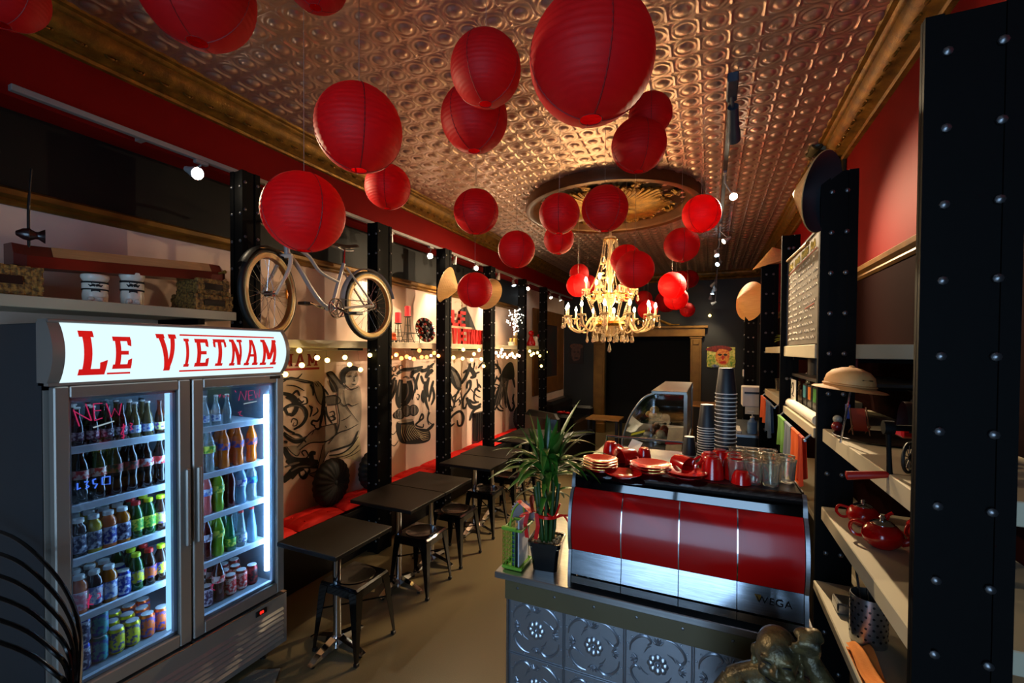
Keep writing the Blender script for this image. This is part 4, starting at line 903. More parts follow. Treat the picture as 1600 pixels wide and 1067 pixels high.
# wire chair beside the refrigerator
wc = thing('wire_chair', 'black wire chair with curved looping back beside the refrigerator side', 'chair', (-2.35, .60, 0))
m_wire = M('black_gloss_wire', (.02, .02, .022), .25, .3)
def wl(pts, r=.006): return MB().tube(crom(pts, 6), r, 8)
fs_ = MB()
for k in range(6):
    d = k * .075
    part(wc, 'back_wire', wl([atz(-60, 815 + k * 34, 1.19 - d * .4), atz(18 + k * 4, 838 + k * 36, 1.16 - d * .4), atz(74 + k * 3, 884 + k * 34, 1.09 - d * .4), atz(112 - k * 2, 940 + k * 26, 1.01 - d * .4), atz(126 - k * 4, 1000 + k * 22, .93 - d * .3), atz(122 - k * 5, 1090 + k * 10, .85 - d * .2)], .007), m_wire)
seat = MB(); sx, sy = -2.35, .58
part(wc, 'seat', MB().tube([(sx + .2 * math.cos(t), sy + .19 * math.sin(t), .46) for t in [2 * PI * k / 24 for k in range(24)]], .008, 8, True).lathe([(.001, .462), (.19, .462), (.195, .458), (.001, .456)], 24, (sx, sy, 0)), m_wire)
for a in (.78, 2.36, 3.93, 5.5):
    part(wc, 'leg', MB().tube([(sx + .17 * math.cos(a), sy + .16 * math.sin(a), .46), (sx + .24 * math.cos(a), sy + .22 * math.sin(a), .008)], .008, 8), m_wire)
# ------------------------------------------------------------------ bench, cushions, tables, stools on the left
m_bench = M('dark_stained_board', (.08, .07, .07), .5)
bn = thing('wall_bench', 'long dark wall bench under the row of red cushions', 'bench', (-3.15, 5.0, 0))
part(bn, 'bench_top', MB().box(XL + .001, 2.0, .41, -2.99, 8.1, .45, .003), m_bench)
part(bn, 'bench_front', MB().box(-3.04, 2.0, 0, -3.01, 8.1, .41), m_bench)
m_cush = M('red_cotton', (.92, .07, .035), .8, bump=.1, bsc=200)
def cushion(y0, y1, label):
    def f(u, v):
        a, b = u * 2 - 1, v * 2 - 1
        x = -3.14 + a * .155; y = (y0 + y1) / 2 + b * (y1 - y0) / 2
        h = .03 + .05 * (1 - abs(a) ** 4) ** .5 * (1 - abs(b) ** 4) ** .5
        for tx in (-.5, .5):
            for ty in (-.5, .5): h -= .022 * math.exp(-((a - tx) ** 2 + (b - ty) ** 2) / .03)
        h -= .008 * math.exp(-(a / .08) ** 2) + .008 * math.exp(-(b / .08) ** 2)
        return (x, y, .452 + h)
    mb = MB().grid(21, 25, f); n0 = len(mb.v)
    mb.grid(21, 25, lambda u, v: (-3.14 + (u * 2 - 1) * .155, y0 + (y1 - y0) * v, .452 + .03 - .028 * (1 - abs(u * 2 - 1) ** 6) * (1 - abs(v * 2 - 1) ** 6)))
    t = thing('seat_cushion', label, 'cushion', (-3.14, (y0 + y1) / 2, .452), group='red seat cushions on the wall bench')
    part(t, 'cushion_pad', mb, m_cush)
    for a in (-.5, .5):
        for b in (-.5, .5): part(t, 'tuft_button', MB().ball((-3.14 + a * .155, (y0 + y1) / 2 + b * (y1 - y0) / 2, .512), .009, 8, 5), m_cush)
yb0 = 2.02
for i in range(11):
    cushion(yb0 + i * .5, yb0 + i * .5 + .485, f'tufted red bench cushion, {(ORD + ["eleventh"])[i]} along the bench from the refrigerator')
m_vel = M('black_velvet', (.035, .033, .036), .75)
def pillow(c, r, label, rz=0):
    t = thing('round_cushion', label, 'cushion', c, rz, 'round black pleated cushions')
    def f(u, v):
        a = 2 * PI * u; q = v; pl = .006 * math.sin(a * 22) * math.sin(PI * q)
        rr = r * math.sin(PI * q) ** .6; h = (.075 - .03 * math.exp(-(rr / r / .22) ** 2)) * math.cos(PI * q)
        return (h * 1.0 + (pl if q < .5 else -pl), rr * math.cos(a), rr * math.sin(a))
    part(t, 'pleated_cover', MB().grid(132, 17, f, True, True), m_vel, False)
    part(t, 'centre_button', MB().ball((.052, 0, 0), .02, 10, 6, (.5, 1, 1)), m_vel, False)
    return t
pillow((-3.17, 3.03, .72), .22, 'round black pleated cushion leaning before the riveted post, nearer the refrigerator', .1)
pillow((-3.18, 3.60, .70), .21, 'round black pleated cushion peeking out behind the riveted post', .05)
pillow((-3.16, 7.4, .72), .21, 'far round black cushion near the end of the bench', .05)
bx = thing('slatted_stand', 'dark slatted wooden stand against the mural behind the far cushions', 'stand', (-3.2, 6.25, .47))
part(bx, 'stand_body', MB().box(-3.285, 5.9, .55, -3.23, 6.52, .98, .004), m_bench)
for k in range(9): part(bx, 'slat', MB().box(-3.23, 5.92 + k * .066, .55, -3.215, 5.97 + k * .066, .98, .003), m_bench)
# tables -----------------------------------------------------------------
m_top = M('black_oak_top', (.050, .042, .036), .5, c2=(.068, .056, .046), sc=5, stretch=(3, 30, 3), spec=.3)
def table(x0, x1, y0, y1, label):
    cx, cy = (x0 + x1) / 2, (y0 + y1) / 2
    t = thing('cafe_table', label, 'table', (cx, cy, 0), group=None)
    part(t, 'tabletop', MB().box(x0, y0, .722, x1, y1, .75, .004), m_top)
    part(t, 'top_plate', MB().box(cx - .12, cy - .12, .712, cx + .12, cy + .12, .7215, .002), m_black)
    part(t, 'pole', MB().lathe([(.03, .07), (.026, .10), (.026, .70), (.034, .712)], 16, (cx, cy, 0)), m_chrome)
    part(t, 'base_hub', MB().lathe([(.001, .03), (.05, .03), (.045, .06), (.03, .09)], 16, (cx, cy, 0)), m_chrome)
    for k in range(4):
        a = k * PI / 2 + PI / 4 * 0 + .0
        d = Vector((math.cos(a), math.sin(a), 0)); n = Vector((-d.y, d.x, 0)); c = Vector((cx, cy, 0))
        L = .225
        vs = []
        for q, (s, zt, zb, wd) in enumerate(((.03, .085, .03, .032), (.15, .055, .026, .028), (L - .02, .032, .02, .026), (L, .026, .02, .02))):
            for sg, z in ((-1, zb), (1, zb), (1, zt), (-1, zt)): vs.append(c + d * s + n * wd * sg * .8 + Vector((0, 0, z)))
        f = part(t, 'foot', MB().add(vs, [(i * 4 + j, i * 4 + (j + 1) % 4, i * 4 + 4 + (j + 1) % 4, i * 4 + 4 + j) for i in range(3) for j in range(4)] + [(0, 1, 2, 3), (12, 13, 14, 15)]), m_chrome)
        part(f, 'glide', MB().lathe([(.014, 0), (.014, .02)], 8, c + d * (L - .03)), m_blackpl)
    return t
ts = [(-2.435, -1.95, 1.89, 2.39, 'black square cafe table closest to the refrigerator'), (-2.60, -2.01, 2.67, 3.135, 'second black cafe table from the refrigerator, pushed against the third'),
      (-2.60, -2.01, 3.142, 3.59, 'third black cafe table from the refrigerator, edge touching the second'), (-2.60, -2.0, 3.94, 4.385, 'fourth black cafe table from the refrigerator'),
      (-2.62, -2.02, 4.40, 4.88, 'fifth black cafe table, touching the fourth, behind the potted plant leaves'), (-2.64, -2.04, 5.25, 5.75, 'sixth black cafe table, half hidden by the potted plant'), (-2.64, -2.04, 5.77, 6.25, 'black cafe table farthest from the refrigerator')]
for a in ts: table(*a)
# stools -------------------------------------------------------------------
m_stool = M('black_gloss_metal', (.028, .028, .032), .2, .4, coat=.5)
def stool(cx, cy, rz, label, back=False):
    t = thing('metal_stool', label, 'stool', (cx, cy, 0), rz)
    s = MB().box(-.155, -.155, .425, .155, .155, .452, .012)
    part(t, 'seat', s, m_stool, False)
    part(t, 'seat_hollow', MB().lathe([(.001, .4535), (.10, .4535), (.125, .4565), (.13, .4525)], 24), m_stool, False)
    part(t, 'apron', MB().box(-.15, -.15, .385, .15, -.143, .43).box(-.15, .143, .385, .15, .15, .43).box(-.15, -.15, .385, -.143, .15, .43).box(.143, -.15, .385, .15, .15, .43), m_stool, False)
    for sx in (-1, 1):
        for sy in (-1, 1):
            vs = []
            for (o, z, a) in ((.152, .43, .062), (.158, .37, .056), (.183, .02, .018)):
                X, Y = sx * o, sy * o
                for p in ((X, Y), (X - sx * a, Y), (X - sx * a, Y - sy * .006), (X - sx * .006, Y - sy * .006), (X - sx * .006, Y - sy * a), (X, Y - sy * a)): vs.append((p[0], p[1], z))
            lg = part(t, 'leg', MB().add(vs, [(i * 6 + k, i * 6 + (k + 1) % 6, i * 6 + 6 + (k + 1) % 6, i * 6 + 6 + k) for i in range(2) for k in range(6)] + [tuple(range(6)), tuple(range(12, 18))]), m_stool, False)
            part(lg, 'foot_cap', MB().box(sx * .187, sy * .187, 0, sx * .160, sy * .160, .024, .003), m_blackpl, False)
    part(t, 'cross_brace', MB().tube([(-.165, -.165, .27), (.165, .165, .27)], .006, 6).tube([(.165, -.165, .276), (-.165, .165, .276)], .006, 6), m_stool, False)
    return t
stool(-2.13, 2.235, 0, 'black metal stool under the table closest to the refrigerator')
stool(-2.16, 3.01, .03, 'black metal stool at the second table from the refrigerator')
stool(-2.17, 3.56, -.03, 'black metal stool at the third table from the refrigerator')
stool(-2.19, 4.22, .02, 'black metal stool at the fourth table, beside a chrome table foot')
stool(-2.20, 4.80, 0, 'black metal stool at the fifth table, just left of the plant')
stool(-2.22, 5.5, 0, 'black metal stool at the sixth table, mostly behind the plant')
# ------------------------------------------------------------------ string lights under the long shelf
m_wirel = M('pale_wire', (.45, .42, .34), .6)
WX = -2.975
def garland(pts, mat, r, label, n0):
    t = thing('string_light', label, 'string light', atx(*pts[0], WX))
    P = [atx(px, py, WX + .02 + RND.uniform(0, .03)) for px, py in pts]
    top = [Vector((WX + .01, p.y, SZ - .085)) for p in P]
    part(t, 'cord', MB().tube([q for q in sorted(top, key=lambda v: v.y)], .0025, 4), m_wirel)
    dn = MB()
    me = MB().ball((0, 0, 0), r, 8, 6).mesh('bulb', mat)
    for p, q in zip(P, top):
        dn.tube([q, p], .0015, 4, cap=False)
        piece(t, 'bulb', me, p - Vector(t.location))
    part(t, 'drop_wire', dn, m_wirel)
def zz(sx, sy, ox, oy, pts): return [(ox + a / sx, oy + b / sy) for a, b in pts]
m_by = EMIT('warm_bulb', (1, .86, .45), 6.0); m_bo = EMIT('orange_bulb', (1, .50, .22), 5.0); m_bw = EMIT('peach_bulb', (1, .74, .55), 8.0)
garland(zz(4.103, 4.103, 420, 500, [(195, 195), (212, 290), (310, 242), (375, 258), (488, 240), (518, 285), (588, 318), (648, 225), (105, 348)]), m_by, .021, 'string of warm round bulbs hanging over the winged child of the mural', 0)
garland(zz(4.103, 4.103, 420, 500, [(725, 225), (748, 270), (780, 238), (818, 222), (850, 245), (885, 235), (930, 250), (965, 195), (980, 238), (1012, 238), (1060, 212), (1088, 230), (1112, 195)]), m_bo, .022, 'string of orange glowing bulbs below the candle stands', 1)
garland(zz(4.103, 4.103, 420, 500, [(815, 225), (905, 243), (1040, 228), (1062, 208), (1086, 228)]), m_bw, .016, 'brighter peach bulbs mixed among the orange string', 1)
garland(zz(4.103, 4.103, 590, 400, [(550, 600), (650, 603), (618, 628), (728, 618), (486, 650), (545, 657), (603, 665), (665, 660), (680, 706)]), m_by, .024, 'string of warm round bulbs below the red word letters', 2)
garland(zz(4.103, 4.103, 590, 400, [(760, 620), (775, 640), (790, 620), (800, 645), (815, 630), (830, 650), (848, 635), (862, 625), (880, 650), (895, 635), (908, 640), (920, 605), (797, 600), (870, 642)]), m_bw, .024, 'dense string of peach bulbs below the lit blossom tree', 3)
garland(zz(4.103, 4.103, 590, 400, [(975, 610), (985, 635), (1025, 620), (1080, 615), (1072, 655), (1050, 705), (1000, 625), (1040, 640)]), m_by, .027, 'string of warm round bulbs at the far end of the long mural shelf', 4)
# ------------------------------------------------------------------ things on the long shelf
SX = -3.13
def at_shelf(px): return atx(px, 530, SX).y
m_candle = M('dusty_red_wax', (.78, .20, .24), .5)
m_iron = M('grey_wrought_iron', (.30, .29, .26), .5, .6)
for px, h, lab in ((622, .20, 'shorter red candle on a grey iron tower stand'), (637, .285, 'taller red candle on a grey iron tower stand')):
    y = at_shelf(px)
    t = thing('candle_stand', lab, 'candle holder', (SX, y, SZ))
    tw = MB()
    for sx in (-1, 1):
        for sy in (-1, 1):
            tw.tube(crom([(SX + sx * .055, y + sy * .055, SZ + .002), (SX + sx * .028, y + sy * .028, SZ + h * .35), (SX + sx * .017, y + sy * .017, SZ + h)], 4), .004, 5)
    for f, q in ((.35, .028), (.7, .021), (.12, .044)):
        tw.tube([(SX + a * q, y + b * q, SZ + h * f) for a, b in ((-1, -1), (1, -1), (1, 1), (-1, 1))], .003, 4, True)
    for f in range(4):
        tw.tube([(SX + .028, y - .028, SZ + h * .35), (SX + .017, y + .017, SZ + h)], .002, 4)
    part(t, 'tower_frame', tw, m_iron)
    part(t, 'drip_pan', MB().lathe([(.001, h), (.02, h), (.046, h + .012), (.044, h + .014), (.001, h + .006)], 16, (SX, y, SZ)), m_iron)
    part(t, 'candle', MB().lathe([(.001, h + .008), (.034, h + .008), (.034, h + .125), (.028, h + .13), (.004, h + .126), (.002, h + .138), (.0005, h + .138)], 16, (SX, y, SZ)), m_candle, label='dusty red pillar candle')
y = at_shelf(629)
rk = MB()
for k in range(10):
    yy = y - .17 + k * .038
    rk.tube([(-3.03, yy, SZ + .002), (-3.03, yy, SZ + .11)], .002, 4)
rk.tube([(-3.03, y - .18, SZ + .11), (-3.03, y + .18, SZ + .11)], .003, 4).tube([(-3.03, y - .18, SZ + .012), (-3.03, y + .18, SZ + .012)], .003, 4)
for s in (-1, 1): rk.tube([(-3.03, y + s * .18, SZ + .11), (-3.2, y + s * .18, SZ + .11), (-3.2, y + s * .18, SZ + .002)], .003, 4).tube([(-3.03, y + s * .18, SZ), (-3.03, y + s * .18, SZ + .11)], .003, 4)
solo('wire_rack', rk, m_iron, 'thin grey wire rack in front of the iron candle stands', 'rack', loc=(-3.1, y, SZ))
y = at_shelf(608)
fg = thing('small_figurine', 'tiny orange and white figurine on black feet beside the bicycle wheel', 'figurine', (SX + .06, y, SZ))
part(fg, 'body', MB().lathe([(.001, .02), (.028, .022), (.034, .04), (.024, .062), (.028, .075), (.026, .095), (.001, .105)], 14, (SX + .06, y, SZ)), M('orange_enamel', (.88, .36, .20), .3))
for q in (-.03, .03): part(fg, 'foot', MB().ball((SX + .07, y + q, SZ + .011), .014, 8, 5, (1, 1.2, .75)), m_blackpl)
# mosaic plate
y = at_shelf(664); pc = Vector((-3.14, y, SZ + .155)); tilt = Vector((1, -.25, .22)).normalized()
pl = thing('mosaic_plate', 'round red, white and black mosaic plate standing on the shelf', 'plate', (-3.14, y, SZ + .005))
part(pl, 'plate_body', MB().lathe([(.001, 0), (.10, .0), (.112, .018), (.150, .028), (.152, .02), (.112, .008), (.10, -.008), (.001, -.008)], 40, pc, tilt), M('dark_lacquer_plate', (.16, .04, .03), .25, coat=.4))
cols = [M('mosaic_red', (.80, .22, .12), .25), M('mosaic_white', (.9, .85, .72), .25), M('mosaic_black', (.08, .05, .04), .3)]
Rq = Vector((0, 0, 1)).rotation_difference(tilt)
for ci, mc in enumerate(cols):
    mb = MB()
    for k in range(36):
        if k % 3 == ci:
            a = 2 * PI * k / 36
            T = Matrix.Translation(pc) @ Rq.to_matrix().to_4x4() @ Matrix.Rotation(a, 4, 'Z')
            mb.T = T; mb.box(.116, -.0095, .018, .148, .0095, .032, .002)
    for k in range(30):
        if RND.randrange(3) == ci:
            a = 2 * PI * RND.random(); r = .095 * RND.random() ** .5
            mb.T = Matrix.Translation(pc) @ Rq.to_matrix().to_4x4() @ Matrix.Rotation(a, 4, 'Z')
            mb.box(r - .014, -.011, .0, r + .01, .012, .006 + .002 * RND.random(), .001)
    mb.T = None
    o = part(pl, 'mosaic_chips', mb, mc); o['kind'] = 'stuff'
# red word letters
m_redlet = M('red_painted_letters', (.80, .10, .09), .45)
def word(s, y0, y1, z0, z1, x, label, nm):
    t = thing('word_sign', label, 'letters', (x, (y0 + y1) / 2, z0))
    w_ = (y1 - y0) / len(s)
    for i, ch in enumerate(s):
        mb = MB()
        sl = {'L': [rect(0, 0, .3, 1), rect(0, 0, 1, .2)], 'E': [rect(0, 0, .3, 1), rect(0, 0, 1, .2), rect(0, .41, .85, .6), rect(0, .8, 1, 1)], 'V': [bar(.16, 1, .5, 0, .32, .34), bar(.84, 1, .5, 0, .32, .34)], 'I': [rect(.32, 0, .68, 1)],
              'T': [rect(.34, 0, .66, 1), rect(0, .8, 1, 1)], 'N': [rect(0, 0, .28, 1), rect(.72, 0, 1, 1), bar(.14, 1, .86, 0, .3)], 'A': [bar(.16, 0, .5, 1, .3, .3), bar(.84, 0, .5, 1, .3, .3), rect(.25, .22, .75, .38)], 'M': [rect(0, 0, .24, 1), rect(.76, 0, 1, 1), bar(.12, 1, .5, .25, .26), bar(.88, 1, .5, .25, .26)]}[ch]
        for iq, q in enumerate(sl):
            mb.prism([(x + .0011 * iq, y0 + i * w_ + a * w_ * .80, z0 + b * (z1 - z0)) for a, b in q], (.03 + .0013 * iq, 0, 0))
        part(t, 'letter', mb, m_redlet)
    return t
word('VIETNAM', atx(705.5, 530, -3.04).y, atx(752.5, 530, -3.04).y, SZ + .001, SZ + .205, -3.04, 'freestanding red block letters spelling VIETNAM on the long mural shelf', 'v')
rsz = SZ + .001
rs = thing('letter_riser', 'small pale block lifting the red LE letters behind the larger word', 'block', (-3.2, at_shelf(722), SZ))
part(rs, 'block_body', MB().box(-3.24, at_shelf(706), SZ + .001, -3.14, at_shelf(742), SZ + .245, .004), m_shelf)
word('LE', at_shelf(711), at_shelf(733), SZ + .2465, SZ + .46, -3.2, 'freestanding red block letters spelling LE raised behind the longer word', 'l')
bk = MB(); y = at_shelf(742)
bk.grid(20, 12, lambda u, v: (-3.27 + .02 * math.sin(PI * u), y - .30 + .62 * u, SZ + .22 + v * (.05 + .33 * math.sin(PI * u) ** .7)))
solo('dark_silhouette_board', MB().prism([(-3.285, y - .32, SZ + .001), (-3.285, y + .36, SZ + .001), (-3.285, y + .30, SZ + .2), (-3.285, y + .12, SZ + .42), (-3.285, y - .02, SZ + .55), (-3.285, y - .16, SZ + .5), (-3.285, y - .26, SZ + .3)], (.02, 0, 0)), M('charcoal_board', (.17, .16, .16), .7, c2=(.30, .29, .28), sc=5), 'dark grey cut-out board leaning on the wall behind the red letters', 'board', loc=(-3.28, y, SZ))
# lit blossom tree
tb_ = Vector((-3.06, atx(799, 530, -3.06).y, SZ))
lt = thing('blossom_light_tree', 'leafless small tree covered in tiny white lights on the long mural shelf', 'lamp', tb_)
br = MB(); tips = []
trunk = crom([tb_, tb_ + Vector((.02, .01, .15)), tb_ + Vector((.05, -.01, .30)), tb_ + Vector((.07, .02, .46))], 4)
br.tube(trunk, [.012 - .0006 * i for i in range(len(trunk))], 6)
for k in range(34):
    a = trunk[RND.randrange(3, len(trunk))]; th = RND.uniform(0, 2 * PI); f = RND.random() ** .6
    e = tb_ + Vector((.06 + .16 * f * math.cos(th), .20 * f * math.sin(th) + .02, .38 + .30 * RND.uniform(-1, 1) * (1 - .4 * f)))
    if e.x < -3.27: e.x = -3.2
    P = crom([a, a.lerp(e, .5) + Vector((0, 0, .05)), e], 4); br.tube(P, [.004 - .0003 * i for i in range(len(P))], 5, cap=False)
    tips += [P[-1], P[-3], P[-5]]
part(lt, 'branches', br, M('brown_branch', (.30, .18, .10), .6))
me_fl = MB().ball((0, 0, 0), .0085, 6, 4).mesh('tiny_light', EMIT('tiny_white_light', (1, .97, .86), 9.0))
base_c = atx(830, 482, -3.1)
for q in tips:
    piece(lt, 'tiny_light', me_fl, q - tb_ + Vector((.005, 0, .004)))
part(lt, 'pot', MB().lathe([(.001, .0), (.05, .0), (.06, .06), (.001, .06)], 14, tb_), m_cer)
# box with cat figurine and others
yb_ = at_shelf(800)
solo('display_box', MB().box(-3.10, yb_ - .17, SZ + .001, -3.0, yb_ + .17, SZ + .125, .004), M('pale_box', (.86, .72, .40), .5, c2=(.80, .60, .30), sc=30), 'pale yellow box in front of the lit blossom tree', 'box', loc=(-3.05, yb_, SZ))
cat = thing('fortune_figurine', 'red, white and gold figurine lying on the pale yellow box', 'figurine', (-3.05, yb_, SZ + .126))
part(cat, 'body', MB().ball((-3.05, yb_ + .03, SZ + .17), .05, 14, 10, (.8, 1.8, .85)).ball((-3.05, yb_ - .07, SZ + .19), .038, 12, 8), M('ivory_glaze', (.88, .80, .62), .3))
part(cat, 'red_coat', MB().ball((-3.045, yb_ + .08, SZ + .165), .045, 12, 8, (.9, 1.4, .75)), m_redglaze)
part(cat, 'gold_trim', MB().tube([(-3.02, yb_ - .04, SZ + .16), (-3.0, yb_ + .03, SZ + .19), (-3.0, yb_ + .1, SZ + .2)], .012, 6), m_gold)
y2 = at_shelf(826)
rf = thing('seated_figurine', 'glossy red seated figurine with round head at the far shelf end', 'figurine', (-3.08, y2, SZ))
part(rf, 'body', MB().lathe([(.001, .001), (.08, .002), (.085, .05), (.05, .13), (.03, .19), (.001, .2)], 16, (-3.08, y2, SZ)).ball((-3.08, y2, SZ + .24), .055, 14, 10).ball((-3.02, y2 - .05, SZ + .06), .04, 10, 8, (1, .8, 1.4)), m_redglaze)
y3 = at_shelf(833)
wf_ = thing('white_figurine', 'small white figurine beside the glossy red seated one', 'figurine', (-3.08, y3, SZ))
part(wf_, 'body', MB().lathe([(.001, .001), (.06, .002), (.06, .06), (.045, .12), (.055, .15), (.05, .18), (.001, .19)], 14, (-3.08, y3, SZ)), m_cer)
part(wf_, 'red_ball', MB().ball((-3.04, y3 + .07, SZ + .20), .035, 10, 8).tube([(-3.06, y3 + .04, SZ + .1), (-3.04, y3 + .07, SZ + .18)], .006, 6), m_redglaze)
# ------------------------------------------------------------------ cone hats
m_straw = M('palm_leaf_straw', (.80, .62, .38), .65, c2=(.72, .54, .32), sc=9, stretch=(1, 1, 12), bump=.1, bsc=160)
m_hatin = M('hat_dark_lining', (.10, .11, .13), .6)
def cone_hat(apex, axis, r, h, label, inner=None, hook=None):
    axis = Vector(axis).normalized(); apex = Vector(apex)
    t = thing('cone_hat', label, 'hat', apex)
    part(t, 'straw_cone', MB().lathe([(.001, 0), (r * .5, -h * .5), (r * .97, -h * .97), (r, -h), (r * .985, -h - .003)], 40, apex, axis, cap=False), m_straw)
    part(t, 'lining', MB().lathe([(.001, -.012), (r * .5, -h * .5 - .010), (r * .985, -h - .003)], 40, apex, axis, cap=False), inner or m_straw)
    rings = MB()
    for k in range(3, 13):
        f = k / 12.5
        rings.tube([apex + Vector((0, 0, 1)).rotation_difference(axis) @ Vector((r * f * math.cos(a), r * f * math.sin(a), -h * f + .0005)) for a in [2 * PI * j / 36 for j in range(36)]], .0016, 4, True)
    part(t, 'hoop_ribs', rings, m_straw)
    if hook is not None:
        q = apex - axis * (h * .6); part(t, 'hanging_loop', MB().tube([q, q.lerp(Vector(hook), .5) + Vector((0, 0, -.01)), Vector(hook)], .003, 5), m_wirel)
    return t
cone_hat(aty(1238, 303, 2.40), (-.82, .52, .22), .172, .125, 'big cone hat with dark lining hung high on the hat post', m_hatin)
cone_hat(atx(717, 452, -2.70), (.85, .20, -.30), .215, .17, 'straw cone hat on the post before the lantern above the letters, nearer the bicycle')
cone_hat(atx(752, 452, -2.70), (-.10, -.93, .25), .215, .16, 'straw cone hat partly behind the lantern above the letters, nearer the lit tree', hook=(PX - .05, atx(766, 650, PX).y + .002, 2.72))
cone_hat(aty(1151, 468, 6.3), (-1, -.75, .1), .25, .20, 'small looking cone hat hung on the far service post')
cone_hat(aty(1207, 386, 4.7), (-.25, -.1, 1), .20, .15, 'cone hat standing on top of the post beyond the chalkboard')
# ------------------------------------------------------------------ paper lanterns
m_paper = PAPER('red_lantern_paper', (.87, .05, .08), .48)
m_lwire_shadow = M('lantern_wire_and_shadow', (.58, .03, .045), .6)  # darker red for the end rings and the drawn frame shadows
NR = 24; pr = []
for k in range(NR * 4 + 1):
    t = .12 + (PI - .30) * k / (NR * 4)
    rip = 1 - .010 * abs(math.cos(PI * k / 4)) ** 3
    pr.append((math.sin(t) * rip, math.cos(t) * .985))
lm = MB(); m_ = 40
lm.add([(r * math.cos(2 * PI * k / m_), r * math.sin(2 * PI * k / m_), z) for r, z in pr for k in range(m_)],
       [(i * m_ + k, i * m_ + (k + 1) % m_, (i + 1) * m_ + (k + 1) % m_, (i + 1) * m_ + k) for i in range(len(pr) - 1) for k in range(m_)], True)
me_shade = lm.mesh('paper_shade', m_paper, ang=180)
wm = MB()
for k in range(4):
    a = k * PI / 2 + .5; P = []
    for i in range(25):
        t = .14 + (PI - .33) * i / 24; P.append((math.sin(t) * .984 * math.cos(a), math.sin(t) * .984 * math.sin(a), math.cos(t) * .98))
    wm.tube(P, .020, 4)  # shadow of the inner frame, built as dark red lines flush with the paper
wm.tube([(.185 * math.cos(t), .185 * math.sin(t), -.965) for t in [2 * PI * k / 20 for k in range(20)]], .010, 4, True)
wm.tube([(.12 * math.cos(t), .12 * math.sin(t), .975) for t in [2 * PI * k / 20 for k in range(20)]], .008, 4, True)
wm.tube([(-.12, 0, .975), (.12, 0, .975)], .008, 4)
me_wire_shadow = wm.mesh('wire_and_shadow_lines', m_lwire_shadow)
me_cord = MB().lathe([(.0012, 0), (.0012, 1)], 5).mesh('cord', M('white_cord', (.6, .55, .5), .6))
def lantern(px, py, D, S_, label, zmax=3.46):
    dep = FPX * S_ / D
    d = Vector(((px - CX) / FPX, -(py - CY) / FPX, -1)) * dep
    c = EYE + W2C.transposed() @ d
    if c.z + S_ / 2 > zmax:            # pull along the ray so it hangs clear of the tin
        k = (zmax - 1.95) / (c.z + S_ / 2 - 1.95); c = EYE + (c - EYE) * k; S_ *= k
    t = thing('paper_lantern', label, 'lantern', c, RND.uniform(0, 3), 'red paper lanterns hanging from the tin ceiling')
    piece(t, 'paper_shade', me_shade, (0, 0, 0), sc=S_ / 2); piece(t, 'wire_and_shadow_lines', me_wire_shadow, (0, 0, 0), sc=S_ / 2)
    o = piece(t, 'cord', me_cord, (0, 0, S_ / 2 * .97), sc=(1, 1, ZC - .012 - c.z - S_ / 2 * .97))
    return t
for a in [(2, -16, 112, .34, 'red paper lantern cut off by the top left corner over the cornice'),
          (308, -14, 164, .40, 'large red paper lantern at the ceiling edge above the first frieze spotlight'),
          (493, -36, 98, .33, 'red paper lantern mostly above the frame, between the left cornice and tin ceiling'),
          (561, 202, 132, .36, 'large red paper lantern hanging high, right of the bicycle and touching a smaller one below'),
          (606, 292, 70, .28, 'red paper lantern tucked just under the larger one near the left cornice'),
          (475, 332, 123, .36, 'bright red paper lantern hanging in front of the bicycle handlebar'),
          (741, 185, 104, .385, 'red paper lantern partly hidden behind another, left of the biggest lantern'),
          (759, 109, 110, .33, 'red paper lantern overlapping the one behind it, just left of the biggest'),
          (924, 93, 193, .46, 'the biggest red paper lantern, dark and close overhead'),
          (1016, 179, 66, .33, 'small red lantern peeking from behind another, right of the biggest lantern'),
          (998, 227, 84, .32, 'red paper lantern right below the biggest, covering a smaller one'),
          (744, 331, 70, .30, 'red paper lantern hanging alone left of the ceiling rose'),
          (807, 390, 58, .28, 'red paper lantern hanging between the left light track and the ceiling rose'),
          (874, 334, 63, .30, 'red paper lantern in front of the left part of the ceiling rose'),
          (945, 326, 72, .32, 'red paper lantern in front of the middle of the ceiling rose, over the chandelier'),
          (873, 374, 47, .28, 'red paper lantern just below and behind the one left of the rose'),
          (1096, 334, 58, .30, 'red paper lantern at the right rim of the ceiling rose beside the light track'),
          (1065, 383, 54, .30, 'red paper lantern below the right rim of the ceiling rose'),
          (742, 453, 55, .30, 'red paper lantern hanging above the red word letters between two cone hats'),
          (978, 406, 48, .30, 'red paper lantern behind a nearer one, right of the chandelier top'),
          (992, 421, 59, .33, 'red paper lantern hanging just right of the chandelier stem'),
          (905, 427, 30, .28, 'upper red lantern of the cluster left of the chandelier candles'),
          (903, 446, 36, .30, 'lower red lantern of the cluster left of the chandelier candles'),
          (918, 444, 30, .30, 'red lantern behind the left chandelier candles'),
          (1050, 446, 42, .34, 'nearest red lantern of the far cluster by the back wall'),
          (1062, 440, 34, .37, 'red lantern overlapping the middle of the far cluster'),
          (1077, 436, 28, .372, 'rightmost red lantern of the far cluster by the back wall'),
          (1056, 466, 37, .34, 'lower red lantern of the far cluster by the back wall'),
          (1041, 471, 34, .43, 'darker red lantern behind the lower part of the far cluster'),
          (1074, 484, 23, .232, 'smallest red lantern hanging lowest near the doorway mantel'),
          (1006, 467, 26, .30, 'upper of two small red lanterns right of the chandelier candles'),
          (1012, 484, 31, .32, 'lower of two small red lanterns right of the chandelier candles'),
          (976, 456, 30, .30, 'red lantern just visible under the one right of the chandelier stem')]: lantern(*a)

